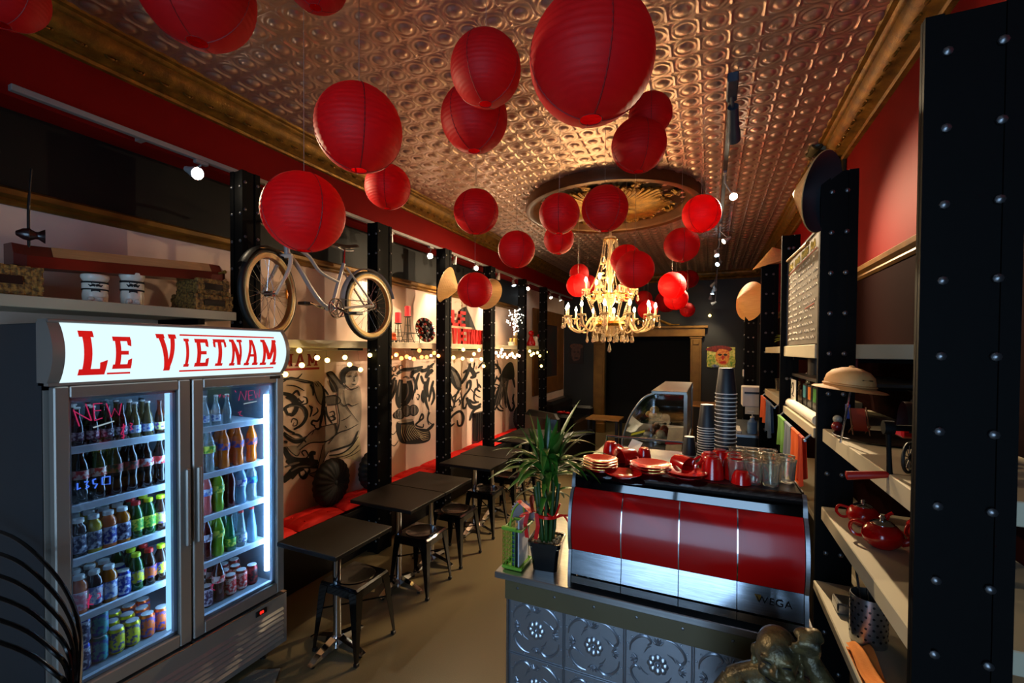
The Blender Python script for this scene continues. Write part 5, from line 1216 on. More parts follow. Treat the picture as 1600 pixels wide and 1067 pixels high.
# ------------------------------------------------------------------ chandelier
CC = Vector((-1.06, 5.1, 0))
ch = thing('crystal_chandelier', 'large two-tier crystal chandelier with lit candle bulbs under the ceiling rose', 'chandelier', (CC.x, CC.y, 2.0))
m_cry = M('ivory_crystal', (1, .90, .70), .08, tr=.45, coat=.5)
m_crg = M('crystal_drop_glass', (1, .93, .80), .05, tr=.8)
m_brass = M('gilt_brass', (.80, .62, .28), .25, 1.0)
m_bulb = EMIT('candle_bulb', (1, .85, .60), 230.0)
m_cand = M('candle_sleeve', (.95, .88, .70), .5)
part(ch, 'stem', MB().lathe([(.001, 2.10), (.03, 2.11), (.05, 2.16), (.10, 2.22), (.12, 2.26), (.07, 2.30), (.03, 2.34), (.025, 2.44), (.06, 2.50), (.07, 2.54), (.03, 2.60), (.022, 2.70), (.045, 2.76), (.03, 2.82), (.02, 2.92), (.04, 2.97), (.02, 3.02), (.018, 3.14), (.055, 3.20), (.065, 3.24), (.02, 3.25), (.012, 3.27), (.012, 3.50)], 20, CC), m_cry)
part(ch, 'ceiling_hook', MB().tube([CC + Vector((0, 0, 3.5)), CC + Vector((0, 0, ZC - .13))], .012, 8).lathe([(.001, 3.47), (.04, 3.48), (.05, 3.52), (.001, 3.52)], 16, CC), m_brass)
for r_, z_, tr_, nm_ in ((.075, 3.21, .008, 'crown_ring'), (.27, 2.57, .008, 'tier_ring'), (.15, 2.25, .03, 'basket_ring')):
    part(ch, nm_, MB().tube([CC + Vector((r_ * math.cos(t), r_ * math.sin(t), z_)) for t in [2 * PI * k / 32 for k in range(32)]], tr_, 8, True), m_brass)
me_bead = MB().ball((0, 0, 0), .008, 5, 4)
def beads(mb, pts, r=.0085, step=.019):
    for i in range(len(pts) - 1):
        a, b = Vector(pts[i]), Vector(pts[i + 1]); n = max(1, int((b - a).length / step))
        for k in range(n): mb.ball(a.lerp(b, k / n), r, 5, 4)
for k in range(12):
    t = 2 * PI * k / 12; d = Vector((math.cos(t), math.sin(t), 0)); mb = MB()
    beads(mb, [CC + d * .075 + Vector((0, 0, 3.2)), CC + d * .10 + Vector((0, 0, 3.0)), CC + d * .16 + Vector((0, 0, 2.78)), CC + d * .27 + Vector((0, 0, 2.57))])
    part(ch, 'bead_strand', mb, m_crg)
for k in range(12):
    t = 2 * PI * (k + .5) / 12; d = Vector((math.cos(t), math.sin(t), 0)); mb = MB()
    beads(mb, [CC + d * .26 + Vector((0, 0, 2.55)), CC + d * .20 + Vector((0, 0, 2.40)), CC + d * .16 + Vector((0, 0, 2.28))])
    part(ch, 'bead_strand', mb, m_crg)
dm = MB(); dm.lathe([(.001, 0), (.003, -.004), (.0015, -.012)], 6)
dm.lathe([(.001, -.012), (.005, -.02), (.010, -.05), (.012, -.062), (.006, -.076), (.001, -.080)], 8)
me_drop = dm.mesh('crystal_drop', m_crg)
dl_ = MB(); 
for k in range(4): dl_.ball((0, 0, -.008 - k * .014), .006, 5, 4)
dl_.lathe([(.001, -.062), (.006, -.072), (.014, -.105), (.017, -.12), (.009, -.138), (.001, -.142)], 8)
me_drop2 = dl_.mesh('crystal_drop', m_crg)
off = Vector((CC.x, CC.y, 2.0))
me_cup = MB().lathe([(.001, -.012), (.015, -.012), (.04, .0), (.052, .012), (.050, .014), (.02, .004), (.012, .02), (.012, .022), (.001, .022)], 14).mesh('bobeche', m_cry)
me_can = MB().lathe([(.012, 0), (.012, .07), (.001, .07)], 8).mesh('candle_sleeve', m_cand)
me_blb = MB().lathe([(.006, 0), (.014, .015), (.015, .03), (.009, .05), (.001, .064)], 10).mesh('flame_bulb', m_bulb)
def arm(t, r0, z0, r1, z1, sag, lit=True):
    d = Vector((math.cos(t), math.sin(t), 0))
    pts = crom([CC + d * r0 + Vector((0, 0, z0)), CC + d * (r0 + (r1 - r0) * .28) + Vector((0, 0, z0 + .07)), CC + d * (r0 + (r1 - r0) * .55) + Vector((0, 0, z1 - sag)), CC + d * (r0 + (r1 - r0) * .88) + Vector((0, 0, z1 - sag * .75)), CC + d * r1 + Vector((0, 0, z1))], 6)
    a = part(ch, 'arm', MB().tube(pts, .011, 8), m_cry)
    e = CC + d * r1 + Vector((0, 0, z1))
    piece(ch, 'bobeche', me_cup, e - off)
    piece(ch, 'candle_sleeve', me_can, e - off + Vector((0, 0, .022)))
    if lit: piece(ch, 'flame_bulb', me_blb, e - off + Vector((0, 0, .092)))
    for j in range(4):
        a2 = t + j * PI / 2 + .4; piece(ch, 'crystal_drop', me_drop if j % 2 else me_drop2, e - off + Vector((.049 * math.cos(a2), .049 * math.sin(a2), .012)))
for k in range(12): arm(2 * PI * k / 12 + .1, .10, 2.25, .50, 2.325, .16)
for k in range(6): arm(2 * PI * k / 6 + .3, .05, 2.55, .27, 2.64, .12, k in (0, 2, 3, 4))
for k in range(3):
    t = 2 * PI * k / 3 + .15; d = Vector((math.cos(t), math.sin(t), 0))
    sp = [CC + d * (.03 + .02 * i) + Vector((0, 0, 2.78 + .05 * i)) for i in range(4)]
    sp += [CC + d * (.14 + .045 * math.cos(q)) + Vector((0, 0, 2.95 + .05 * math.sin(q))) for q in (-.9, -.2, .6, 1.4, 2.2, 3.0, 3.7)]
    part(ch, 'scroll_arm', MB().tube(crom(sp, 3), .009, 6), m_cry)
    piece(ch, 'bobeche', me_cup, Vector((d.x * .17, d.y * .17, .80)), sc=.8)
    piece(ch, 'crystal_drop', me_drop2, Vector((d.x * .17, d.y * .17, .79)))
for k in range(24):
    t = 2 * PI * k / 24; rr = .16 if k % 2 else .26; zz_ = 2.21 if k % 2 else 2.20
    piece(ch, 'crystal_drop', me_drop2, (rr * math.cos(t), rr * math.sin(t), zz_ - 2.0 - .01), sc=1.1)
part(ch, 'basket_beads', (lambda mb: ([beads(mb, [CC + Vector((.15 * math.cos(t), .15 * math.sin(t), 2.24)), CC + Vector((.11 * math.cos(t), .11 * math.sin(t), 2.15)), CC + Vector((.02 * math.cos(t), .02 * math.sin(t), 2.10))], .009) for t in [2 * PI * k / 14 for k in range(14)]], mb)[1])(MB()), m_crg)
piece(ch, 'crystal_drop', me_drop2, (0, 0, .12), sc=1.4)

# ------------------------------------------------------------------ light tracks and spot heads
m_track = M('white_track', (.55, .53, .52), .4, .2)
m_spotw = M('white_spot_body', (.70, .70, .70), .35, .2)
TX = -3.02
tr = thing('light_track', 'long pale light track along the bottom of the red frieze on the left', 'light track', (TX, 5.4, 3.155))
part(tr, 'track_rail', MB().box(TX - .018, .95, 3.155, TX + .018, 10.2, 3.185, .003), m_track)
for y in (1.5, 3.0, 4.5, 6.0, 7.5, 9.0): part(tr, 'clip', MB().box(XF - .002, y - .015, 3.16, TX - .012, y + .015, 3.182), m_track)
m_lampL = EMIT('halogen_face', (1, .93, .80), 60.0)
m_lampC = EMIT('cool_halogen_face', (.80, .92, 1), 25.0)
def spot(px, py, plane, rail_z, aim, label, power=16, col=HALO, s=1.0, rail_x=None, lampm=None, y=None, angle=75, lit=True):
    e = atx(px, py, plane) if y is None else aty(px, py, y)
    top = Vector((rail_x if rail_x is not None else e.x, e.y + .03, rail_z))
    t = thing('track_spotlight', label, 'spotlight', top)
    ax = (Vector(aim) - e).normalized()
    part(t, 'adapter', MB().box(top.x - .016, top.y - .04, top.z - .022, top.x + .016, top.y + .04, top.z, .004), m_track)
    back = e - ax * .07 * s
    part(t, 'stem', MB().tube([top + Vector((0, 0, -.02)), Vector((top.x, top.y, (back.z + top.z) / 2)), back], .006, 6), m_track)
    part(t, 'lamp_head', MB().lathe([(.001, -.10 * s), (.016 * s, -.098 * s), (.022 * s, -.06 * s), (.034 * s, -.012 * s), (.036 * s, .004 * s), (.033 * s, .004 * s), (.03 * s, -.008 * s)], 16, e, ax), m_spotw)
    part(t, 'lamp_face', MB().lathe([(.029 * s, -.006 * s), (.02 * s, .002 * s), (.001, .005 * s)], 14, e, ax), (lampm or m_lampL) if lit else m_dark)
    if power and lit: lamp('spot_beam', 'SPOT', e + ax * .03, power, col, .03, aim, angle, .7)
    return t
for i, (px, py, aim, pw) in enumerate([(308, 271, (.55, 1.9, 1.55), 120), (609, 377, (-3.3, 3.75, 2.2), 55), (672, 400, (-.1, 2.15, 1.4), 90), (709, 412, (-3.3, 4.9, 2.2), 75), (744, 419, (.97, 2.8, 2.9), 22),
        (778, 436, (-3.3, 6.4, 2.2), 75), (803, 446, (-2.2, 6.2, .7), 0), (825, 451, (.9, 4.4, 2.9), 35), (846, 460, (-3.3, 7.6, 2.2), 0), (861, 465, (-1.5, 7.2, 0), 30), (876, 469, (-2.2, 9.6, .8), 40)]):
    cool = i in (5, 6, 8)
    spot(px, py, TX + .01, 3.155, aim, f'white spotlight on the frieze track, {(ORD + ["eleventh"])[i]} counting from the refrigerator end', pw, HALO, 1.0 if i else 1.15, rail_x=TX, lampm=m_lampC if cool else None, angle=70)
# right track under the tin ceiling
RX = .10
tr2 = thing('light_track', 'dark light track hanging under the tin ceiling on the right', 'light track', (RX, 6.2, 3.56))
part(tr2, 'track_rail', MB().box(RX - .018, 3.0, 3.555, RX + .018, 10.2, 3.585, .003), M('dark_track', (.20, .19, .19), .4, .4))
for y in (3.1, 5.0, 7.0, 9.0): part(tr2, 'hanger', MB().tube([(RX, y, 3.585), (RX, y, ZC - .002)], .006, 6), m_blackpl)
bs = thing('track_projector', 'long blue grey unlit cylinder spotlight at the near end of the ceiling track', 'spotlight', (RX, 3.12, 3.55))
m_bg = M('blue_grey_metal', (.20, .26, .33), .4, .5)
part(bs, 'adapter', MB().box(RX - .03, 2.86, 3.50, RX + .03, 3.10, 3.555, .006), m_bg)
part(bs, 'lamp_barrel', MB().lathe([(.001, 0), (.032, 0), (.034, .16), (.042, .20), (.042, .26), (.036, .26), (.03, .22), (.001, .21)], 20, (RX + .01, 3.12, 3.48), (.05, .75, -.35)), m_bg)
part(bs, 'joint', MB().tube([(RX, 3.04, 3.51), (RX + .01, 3.13, 3.47)], .012, 8), m_bg)
for i, (px, py, y, aim, pw, cool) in enumerate([(1146, 307, 4.4, (.62, 1.85, 1.5), 300, 0), (1131, 377, 6.2, (-3.2, 4.6, 1.0), 480, 0), (1120, 399, 7.0, (.5, 6.0, 1.5), 70, 1), (1121, 413, 7.6, (-2.9, 4.0, .7), 240, 1),
        (1112, 447, 9.0, (-1.3, 10.5, 1.5), 0, 1), (1117, 453, 9.2, (.4, 10.5, 1.8), 0, 1), (1113, 459, 9.4, (-.5, 9, 0), 0, 1), (1110, 467, 9.7, (-.2, 10.5, 1.6), 45, 0), (1112, 475, 9.95, (-2.6, 10.4, 1.7), 30, 0)]):
    e = aty(px, py, y)
    spot(px, py, None, 3.555, aim, f'spotlight on the ceiling track, {ORD[i]} from its near end after the unlit cylinder', pw, HALO, 1.0, rail_x=RX, lampm=m_lampC if cool else None, y=y)
# ------------------------------------------------------------------ coffee counter
CT = 1.0; CY0 = 1.69
counter = thing('coffee_counter', 'steel topped coffee counter faced with embossed tin panels', 'counter', (-.1, 2.0, 0))
part(counter, 'steel_top', MB().box(-.833, CY0, CT - .028, .335, 2.42, CT, .003).box(-.60, 2.42, CT - .028, -.12, 4.9, CT, .003), m_steel)
m_olive = M('olive_brown_board', (.36, .31, .19), .45, c2=(.32, .27, .16), sc=4)
part(counter, 'apron_board', MB().box(-.80, CY0 + .035, .872, .33, CY0 + .06, CT - .028, .002).box(-.80, CY0 + .06, .872, -.775, 2.4, CT - .028), m_olive)
part(counter, 'carcass', MB().box(-.79, CY0 + .075, .06, .325, 2.38, .97).box(-.58, 2.38, .06, -.14, 4.86, .97), M('dark_red_panel', (.22, .05, .04), .5))
part(counter, 'plinth', MB().box(-.76, CY0 + .12, 0, .31, 2.34, .06).box(-.54, 2.34, 0, -.18, 4.82, .06), m_blackpl)
me_scr = MB().lathe([(.006, 0), (.0055, .002), (.001, .003)], 8).mesh('screw', m_rivet)
for k in range(7): piece(counter, 'screw', me_scr, Vector((-.74 + .165 * k, CY0 + .035, .93)) - counter.location, (PI / 2, 0, 0))
# tin panels: 0.2515 m, flower and four scrolls, raised edge
PW = .2485; tp = MB().box(-.5, -.5, -.012, .5, .5, 0)
def v3(x, y, z=0): return (x, y, z)
for k in range(8):
    a = k * PI / 4
    tp.ball((.105 * math.cos(a), .105 * math.sin(a), .004), .06, 8, 5, (1, 1, .5))
tp.ball((0, 0, .01), .038, 8, 5, (1, 1, .7))
for q in range(4):
    T = Matrix.Rotation(q * PI / 2, 4, 'Z'); tp.T = T
    P = crom([(.12, .42, 0), (.24, .40, 0), (.36, .30, 0), (.40, .18, 0), (.33, .10, 0), (.26, .15, 0)], 4)
    tp.tube([(p.x, p.y, .004) for p in P], [.010 + .012 * math.sin(PI * i / len(P)) for i in range(len(P))], 6)
    for i in range(6):
        p = P[3 + i * 3] if 3 + i * 3 < len(P) else P[-1]
        d = Vector((p.x - .16, p.y - .18, 0)).normalized() * .045
        tp.ball((p.x + d.x, p.y + d.y, .003), .020 - .0015 * i, 6, 4, (1, 1, .6))
    for i in range(5):
        a = -.9 + i * .45
        tp.tube([(.0, .30, .002), (.05 * math.sin(a), .30 + .05 * math.cos(a), .012), (.115 * math.sin(a), .30 + .115 * math.cos(a), .003)], [.008, .022, .006], 6)
    tp.tube([(-.1, .26, .003), (-.16, .22, .003), (-.2, .14, .003)], [.005, .014, .006], 5)
    tp.tube([(-.485, .485, .001), (.485, .485, .001)], .010, 5)
tp.T = None
me_tp = tp.mesh('tin_panel', M('grey_pressed_tin', (.66, .68, .72), .3, .85, bump=.05, bsc=12))
for ix in range(4):
    for iz in range(4):
        o = piece(counter, 'tin_panel', me_tp, Vector((-.79 + PW * (ix + .5), CY0 + .064, .875 - PW * (iz + .5))) - counter.location, (PI / 2, 0, 0), PW * .995)
me_strip = MB().box(-.006, -.5, -.005, .006, .5, .012, .003).mesh('edge_strip', m_steel)
piece(counter, 'edge_strip', me_strip, Vector((-.795, CY0 + .062, .437)) - counter.location, (PI / 2, 0, 0), (1, .87, 1))
# ------------------------------------------------------------------ espresso machine (seen from its back)
MX0, MX1 = -.510, .304
mc = thing('espresso_machine', 'wide espresso machine with curved red back panels and a steel base, on the counter', 'coffee machine', ((MX0 + MX1) / 2, 2.0, CT))
prof_b = [(1.701, 1.022), (1.7005, 1.036), (1.700, 1.050)]
prof_m = [(1.701, 1.058), (1.707, 1.104), (1.713, 1.150)]
prof_r = [(1.711, 1.152), (1.700, 1.19), (1.695, 1.235), (1.699, 1.285), (1.711, 1.335), (1.732, 1.375), (1.748, 1.391)]
prof_k = [(1.749, 1.393), (1.756, 1.42), (1.766, 1.447), (1.785, 1.462)]
def shellx(p, x0, x1, th=.006):
    mb = MB(); n = len(p)
    vs = [(x, y, z) for x in (x0, x1) for y, z in p] + [(x, y + th, z) for x in (x0, x1) for y, z in p]
    f = []
    for i in range(n - 1):
        f += [(i, i + 1, n + i + 1, n + i), (2 * n + i, 2 * n + i + 1, 3 * n + i + 1, 3 * n + i), (i, i + 1, 2 * n + i + 1, 2 * n + i), (n + i, n + i + 1, 3 * n + i + 1, 3 * n + i)]
    f += [(0, n, 3 * n, 2 * n), (n - 1, 2 * n - 1, 4 * n - 1, 3 * n - 1)]
    return mb.add(vs, f, True)
m_redgloss = M('red_gloss_enamel', (.66, .03, .03), .2, coat=.12, spec=.3)
m_bsteel = M('machine_steel', (.66, .68, .71), .22, 1.0, c2=(.52, .54, .57), sc=4, stretch=(3, 60, 60))
seams = [MX0 + .012, aty(970, 870, 1.70).x, aty(1060, 880, 1.70).x, aty(1152, 900, 1.70).x, MX1 - .012]
part(mc, 'chassis', MB().box(MX0 + .02, 1.77, 1.03, MX1 - .02, 2.26, 1.37, .01).box(MX0 + .02, 1.80, 1.37, MX1 - .02, 2.28, 1.452, .004), m_blackpl)
for i in range(4):
    a, b = seams[i] + .0015, seams[i + 1] - .0015
    part(mc, 'red_panel', shellx(prof_r, a, b), m_redgloss, label='curved glossy red panel')
    part(mc, 'steel_panel', shellx(prof_m, a, b), m_bsteel)
    part(mc, 'lower_steel_strip', shellx(prof_b, a, b), m_bsteel)
for xx in seams[1:4]:
    part(mc, 'seam_strip', MB().add(shellx([(y - .003, z) for y, z in prof_r], xx - .002, xx + .002, .004).v, shellx(prof_r, 0, 1).f, True), m_chrome)
part(mc, 'black_glass_edge', shellx(prof_k, MX0 + .012, MX1 - .012), M('black_glass', (.012, .012, .014), .03, coat=1.0), label='glossy black top edge')
part(mc, 'cup_tray', MB().box(MX0 + .012, 1.786, 1.453, MX1 - .012, 2.28, 1.462, .002), M('tray_steel', (.35, .36, .38), .3, .9))
rl = MB()
for x in (MX0 + .03, MX1 - .03): rl.tube([(x, 2.27, 1.46), (x, 2.27, 1.51)], .005, 6)
rl.tube([(MX0 + .03, 2.27, 1.51), (MX1 - .03, 2.27, 1.51)], .005, 8)
part(mc, 'cup_rail', rl, m_chrome)
edge = [(1.702, 1.003)] + prof_b + prof_m + prof_r + prof_k
for x, nm in ((MX0, 'a'), (MX1 - .012, 'b')):
    mb = MB(); n = len(edge)
    vs = [(xx, y - .006, z) for xx in (x, x + .012) for y, z in edge] + [(xx, y + .03 if y < 1.9 else y, z - (.012 if y > 1.75 and z > 1.3 else 0)) for xx in (x, x + .012) for y, z in edge]
    f = []
    for i in range(n - 1): f += [(i, i + 1, n + i + 1, n + i), (2 * n + i, 2 * n + i + 1, 3 * n + i + 1, 3 * n + i), (i, i + 1, 2 * n + i + 1, 2 * n + i), (n + i, n + i + 1, 3 * n + i + 1, 3 * n + i)]
    f += [(0, n, 3 * n, 2 * n), (n - 1, 2 * n - 1, 4 * n - 1, 3 * n - 1)]
    mb.add(vs, f, True)
    part(mc, 'side_trim', mb, m_steel, label='pale steel edge following the curve')
    part(mc, 'side_cheek', MB().prism([(x + .003, y + .02, z) for y, z in edge] + [(x + .003, 2.26, 1.45), (x + .003, 2.26, 1.03)], (.006, 0, 0)), m_blackpl)
for x in (MX0 + .06, MX1 - .06):
    for y in (1.80, 2.2): part(mc, 'foot', MB().lathe([(.022, 0), (.022, .012), (.015, .03)], 12, (x, y, CT)), m_blackpl)
bpnt = aty(1205, 940, 1.708)
text(mc, 'maker_lettering', 'WEGA', .034, M('dark_letter_metal', (.12, .12, .12), .3, .6), frame_mtx((bpnt.x + .008, 1.7065, bpnt.z), (1, 0, 0), (0, -.09, 1)), .0015, spacing=1.12)
part(mc, 'maker_emblem', MB().prism([(bpnt.x - .050, 1.7065, bpnt.z + .016), (bpnt.x - .030, 1.7065, bpnt.z + .016), (bpnt.x - .036, 1.709, bpnt.z - .014)], (0, -.002, 0)), m_gold)
gp = aty(1237, 963, 1.715)
part(mc, 'green_sticker', MB().lathe([(.001, .002), (.013, .002), (.013, 0)], 16, (gp.x, 1.7145, gp.z), (0, -1, .15)), M('green_sticker', (.25, .75, .05), .5))
# ------------------------------------------------------------------ on top of the machine
TZ = 1.4625
m_paperw = M('white_paper', (.88, .86, .80), .7)
def saucer(c, n, label, s=1.0, cup=False):
    for k in range(n):
        z = TZ + k * .011
        solo('red_saucer', MB().lathe([(.001, .0005), (.034 * s, .0005), (.040 * s, .006), (.068 * s, .016), (.070 * s, .018), (.066 * s, .0175), (.036 * s, .008), (.001, .006)], 28, (c[0], c[1], z)), m_redglaze,
             f'{label}, {["bottom", "second", "third", "fourth", "fifth"][k]} of its stack' if n > 1 else label, 'saucer', 'red saucers on the coffee machine', loc=(c[0], c[1], z))
def rcup(c, label, R=None, s=1.0, tall=.075, r0=.028, r1=.040, group='red cups on the coffee machine'):
    t = thing('red_cup', label, 'cup', c, 0, group)
    if R is not None: t.rotation_euler = R
    t.scale = (s, s, s)
    part(t, 'bowl', MB().lathe([(.001, 0), (r0 * .8, 0), (r0 * .85, .004), (r0, .006), ((r0 + r1) / 2 + .003, tall * .5), (r1, tall), (r1 - .003, tall + .001), (r1 - .004, tall - .002), ((r0 + r1) / 2 - .001, tall * .5), (r0 - .004, .010), (.001, .009)], 24), m_redglaze, False)
    part(t, 'handle', MB().tube(crom([((r0 + r1) / 2 + .006, 0, tall * .85), (r1 + .020, 0, tall * .82), (r1 + .022, 0, tall * .45), ((r0 + r1) / 2, 0, tall * .2)], 4), .005, 8), m_redglaze, False)
    return t
def mt(px, py, z=TZ): p = atz(px, py, z); return (p.x, min(p.y, 2.25), z)
a = mt(935, 738); saucer((a[0], a[1] + .03), 4, 'red saucer in the stack above the plant leaves')
a = mt(967, 742); saucer((a[0] + .02, a[1] - .02), 1, 'single red saucer lying flat near the black glass edge')
a = mt(1015, 742); saucer((a[0], a[1] + .03), 3, 'red saucer in the middle stack by the black glass edge', 1.15)
a = mt(1072, 748); saucer((a[0], a[1] + .01), 2, 'red saucer in the stack left of the upside-down mugs', 1.1)
UP = (PI, 0, 0)
def side(rx, rz): return (rx, 0, rz)
p = mt(928, 720, TZ + .05); rcup((p[0] + .01, 2.0, TZ + .076), 'red cup upside down behind the left saucer stack', (PI, 0, .5), .9)
p = mt(950, 730); rcup((p[0] + .01, 1.98, TZ + .036), 'red cup on its side behind the left saucer stack', (1.75, 0, .6))
p = mt(984, 730); rcup((p[0] + .01, 1.96, TZ + .036), 'red cup tipped on its side beside the folded paper', (1.70, 0, -.8))
p = mt(1000, 728); rcup((p[0] + .005, 2.0, TZ + .062), 'red cup upside down behind the middle saucers', (PI, 0, 1.2), .8)
p = mt(1050, 742); rcup((p[0], 1.93, TZ + .036), 'red cup on its side right of the middle saucers', (1.72, 0, .9))
MUG = dict(tall=.082, r0=.028, r1=.042, group='red mugs upside down on the coffee machine')
for px, yy, dz, lab in ((1113, 1.86, 0, 'red mug upside down, frontmost of the left mug group'), (1108, 1.93, 0, 'red mug upside down behind the frontmost, handle out to the left'), (1125, 2.0, 0, 'red mug upside down at the rear of the mug group'),
                        (1150, 1.88, 0, 'red mug upside down, front of the right mug pair'), (1146, 1.97, 0, 'red mug upside down, rear of the right mug pair')):
    x = aty(px, 740, yy).x; rcup((x, yy, TZ + .083), lab, (PI, 0, PI + .4 if px < 1130 else .2), 1.0, **MUG)
x = aty(1158, 768, 1.82).x; rcup((x, 1.825, TZ + .052), 'small red cup upside down close to the black glass edge, right of the mugs', (PI, 0, .3), .85, tall=.06)
x = aty(1173, 765, 1.90).x; rcup((x + .005, 1.91, TZ + .066), 'small red cup upside down beside the glasses', (PI, 0, .3), .9, tall=.07)
solo('folded_paper', MB().add([(-.335, 2.0, TZ + .045), (-.285, 1.97, TZ + .04), (-.27, 2.03, TZ + .075), (-.318, 2.05, TZ + .085), (-.335, 2.0, TZ + .047), (-.285, 1.97, TZ + .042), (-.27, 2.03, TZ + .077), (-.318, 2.05, TZ + .087)], [(0, 1, 2, 3), (4, 5, 6, 7), (0, 1, 5, 4), (1, 2, 6, 5), (2, 3, 7, 6), (3, 0, 4, 7)]), m_paperw, 'folded white paper resting on the red cups', 'paper', loc=(-.3, 2.07, TZ + .05))
# glasses
m_tumbler = M('tumbler_glass', (.98, .96, .90), .03, tr=.95)
gm = MB().lathe([(.001, 0), (.024, 0), (.026, .004), (.031, .070), (.033, .085), (.030, .085), (.028, .07), (.023, .010), (.001, .008)], 16)
me_g = gm.mesh('tumbler_body', m_tumbler)
me_gr = MB().tube([(.0317 * math.cos(t), .0317 * math.sin(t), .085) for t in [2 * PI * k / 20 for k in range(20)]], .0022, 5, True).mesh('rim', m_tumbler)
ng = 0
for iy in range(4):
    for ix in range(4 if iy else 3):
        x = .095 + ix * .055 + iy * .004; y = 1.845 + iy * .068
        if x > MX1 - .035: continue
        t = thing('glass_tumbler', f'clear glass tumbler right of the red mugs, {ORD[ix]} in the {["front", "second", "third", "rear"][iy]} row', 'glass', (x, y, TZ), group='clear glasses on the coffee machine')
        link('tumbler_body', me_g, t); link('rim', me_gr, t)
# paper cups
m_cupb = M('navy_black_paper', (.06, .075, .10), .5)
m_cupw = M('white_rim_paper', (.82, .80, .76), .5)
me_c1 = MB().lathe([(.0295, 0), (.0300, .001), (.0415, .108), (.0405, .108), (.0290, .003), (.001, .002)], 24).mesh('cup_wall', m_cupb)
me_c2 = MB().tube([(.042 * math.cos(t), .042 * math.sin(t), .109) for t in [2 * PI * k / 28 for k in range(28)]], .0022, 6, True).mesh('rolled_rim', m_cupw)
me_c3 = MB().lathe([(.001, -.0005), (.0285, -.0005), (.0290, .0008), (.001, .0008)], 20).mesh('cup_bottom', m_cupw)
OW = 'lowest second third fourth fifth sixth seventh eighth ninth tenth eleventh twelfth thirteenth fourteenth fifteenth sixteenth seventeenth eighteenth nineteenth'.split()
def cupstack(x, y, z, n, pitch, lab, grp, s=1.0):
    for k in range(n):
        t = thing('paper_cup', f'{lab}, {OW[k]} from the bottom' if n > 1 else lab, 'cup', (x, y, z + (.111 * s) + k * pitch), group=grp)
        t.scale = (s, s, s); t.rotation_euler = (PI, 0, 0)
        link('cup_wall', me_c1, t); link('rolled_rim', me_c2, t); link('cup_bottom', me_c3, t)
p = aty(1135, 575, 2.17); zt_c = p.z
n2 = 18; cupstack(p.x, 2.17, TZ, n2, (zt_c - TZ - .111 * 1.03) / (n2 - 1), 'upside-down black paper cup in the taller stack behind the mugs', 'tall stack of black paper cups', 1.03)
p = aty(1105, 632, 2.21); n1 = 13; cupstack(p.x, 2.21, TZ, n1, (p.z - TZ - .111 * .95) / (n1 - 1), 'upside-down black paper cup in the shorter stack behind the mugs', 'short stack of black paper cups', .95)
p = aty(1077, 703, 2.22); cupstack(p.x, 2.22, TZ, 1, 0, 'single black paper cup upside down left of the two cup stacks', None, .78)
# ------------------------------------------------------------------ plant in a square pot
pc = Vector((-.645, 1.83, CT))
pt = thing('potted_lucky_bamboo', 'leafy green lucky bamboo in a square black pot with red ribbon on the counter', 'plant', pc)
def sq(h, z, b=.012): return [(-h + b, -h, z), (h - b, -h, z), (h, -h + b, z), (h, h - b, z), (h - b, h, z), (-h + b, h, z), (-h, h - b, z), (-h, -h + b, z)]
T = Matrix.Translation(pc) @ Matrix.Rotation(.12, 4, 'Z'); pm = MB(); pm.T = T
rings_ = [sq(.052, 0), sq(.064, .105), sq(.070, .107), sq(.072, .125), sq(.064, .125), sq(.062, .105)]
pm.add([q for r in rings_ for q in r], [tuple(range(8))] + [(i * 8 + k, i * 8 + (k + 1) % 8, i * 8 + 8 + (k + 1) % 8, i * 8 + 8 + k) for i in range(5) for k in range(8)])
part(pt, 'square_pot', pm, M('black_gloss_ceramic', (.03, .03, .032), .2, coat=.4))
pb = MB(); pb.T = T
pb.box(-.061, -.061, .10, .061, .061, .108)
for k in range(170):
    pb.ball((RND.uniform(-.056, .056), RND.uniform(-.056, .056), .110 + RND.uniform(0, .008)), RND.uniform(.004, .0075), 5, 4, (1, 1.2, .8))
o = part(pt, 'pebbles', pb, M('cream_pebbles', (.90, .80, .62), .6, c2=(.60, .50, .38), sc=60)); o['kind'] = 'stuff'
m_cane = M('bamboo_cane', (.16, .30, .08), .4, c2=(.10, .20, .05), sc=12)
for k in range(9):
    a = 2 * PI * k / 9; r = .024 if k else 0; h = .24 + .07 * RND.random()
    b0 = pc + Vector((r * math.cos(a), r * math.sin(a), .10)); e = pc + Vector((r * 2.2 * math.cos(a), r * 2.2 * math.sin(a), .10 + h))
    pts = [b0.lerp(e, t / 12) for t in range(13)]
    part(pt, 'cane', MB().tube(pts, [.0085 if t % 3 else .0098 for t in range(13)], 8), m_cane)
m_leaf = M('strap_leaf_green', (.13, .33, .08), .32, c2=(.20, .40, .12), sc=8, coat=.2)
m_leaf2 = M('pale_leaf_green', (.36, .46, .20), .35, c2=(.22, .36, .12), sc=8)
def leafm(base, az, el, L, wd, droop):
    d = Vector((math.cos(az) * math.cos(el), math.sin(az) * math.cos(el), math.sin(el))); s = Vector((-math.sin(az), math.cos(az), 0))
    mb = MB(); n = 11; vs = []
    p = Vector(base); dirv = d.copy()
    for i in range(n):
        t = i / (n - 1); hw = wd * (math.sin(PI * min(1, .10 + .9 * t)) ** .75) * (1 - .25 * t) if i < n - 1 else .0006
        up = s.cross(dirv).normalized() * -1
        vs += [p - s * hw + up * hw * .35, p, p + s * hw + up * hw * .35]
        p = p + dirv * (L / (n - 1)); dirv = (dirv + Vector((0, 0, -droop / (n - 1)))).normalized()
    mb.add(vs, [(i * 3 + k, i * 3 + k + 1, i * 3 + 4 + k, i * 3 + 3 + k) for i in range(n - 1) for k in range(2)], True)
    return mb
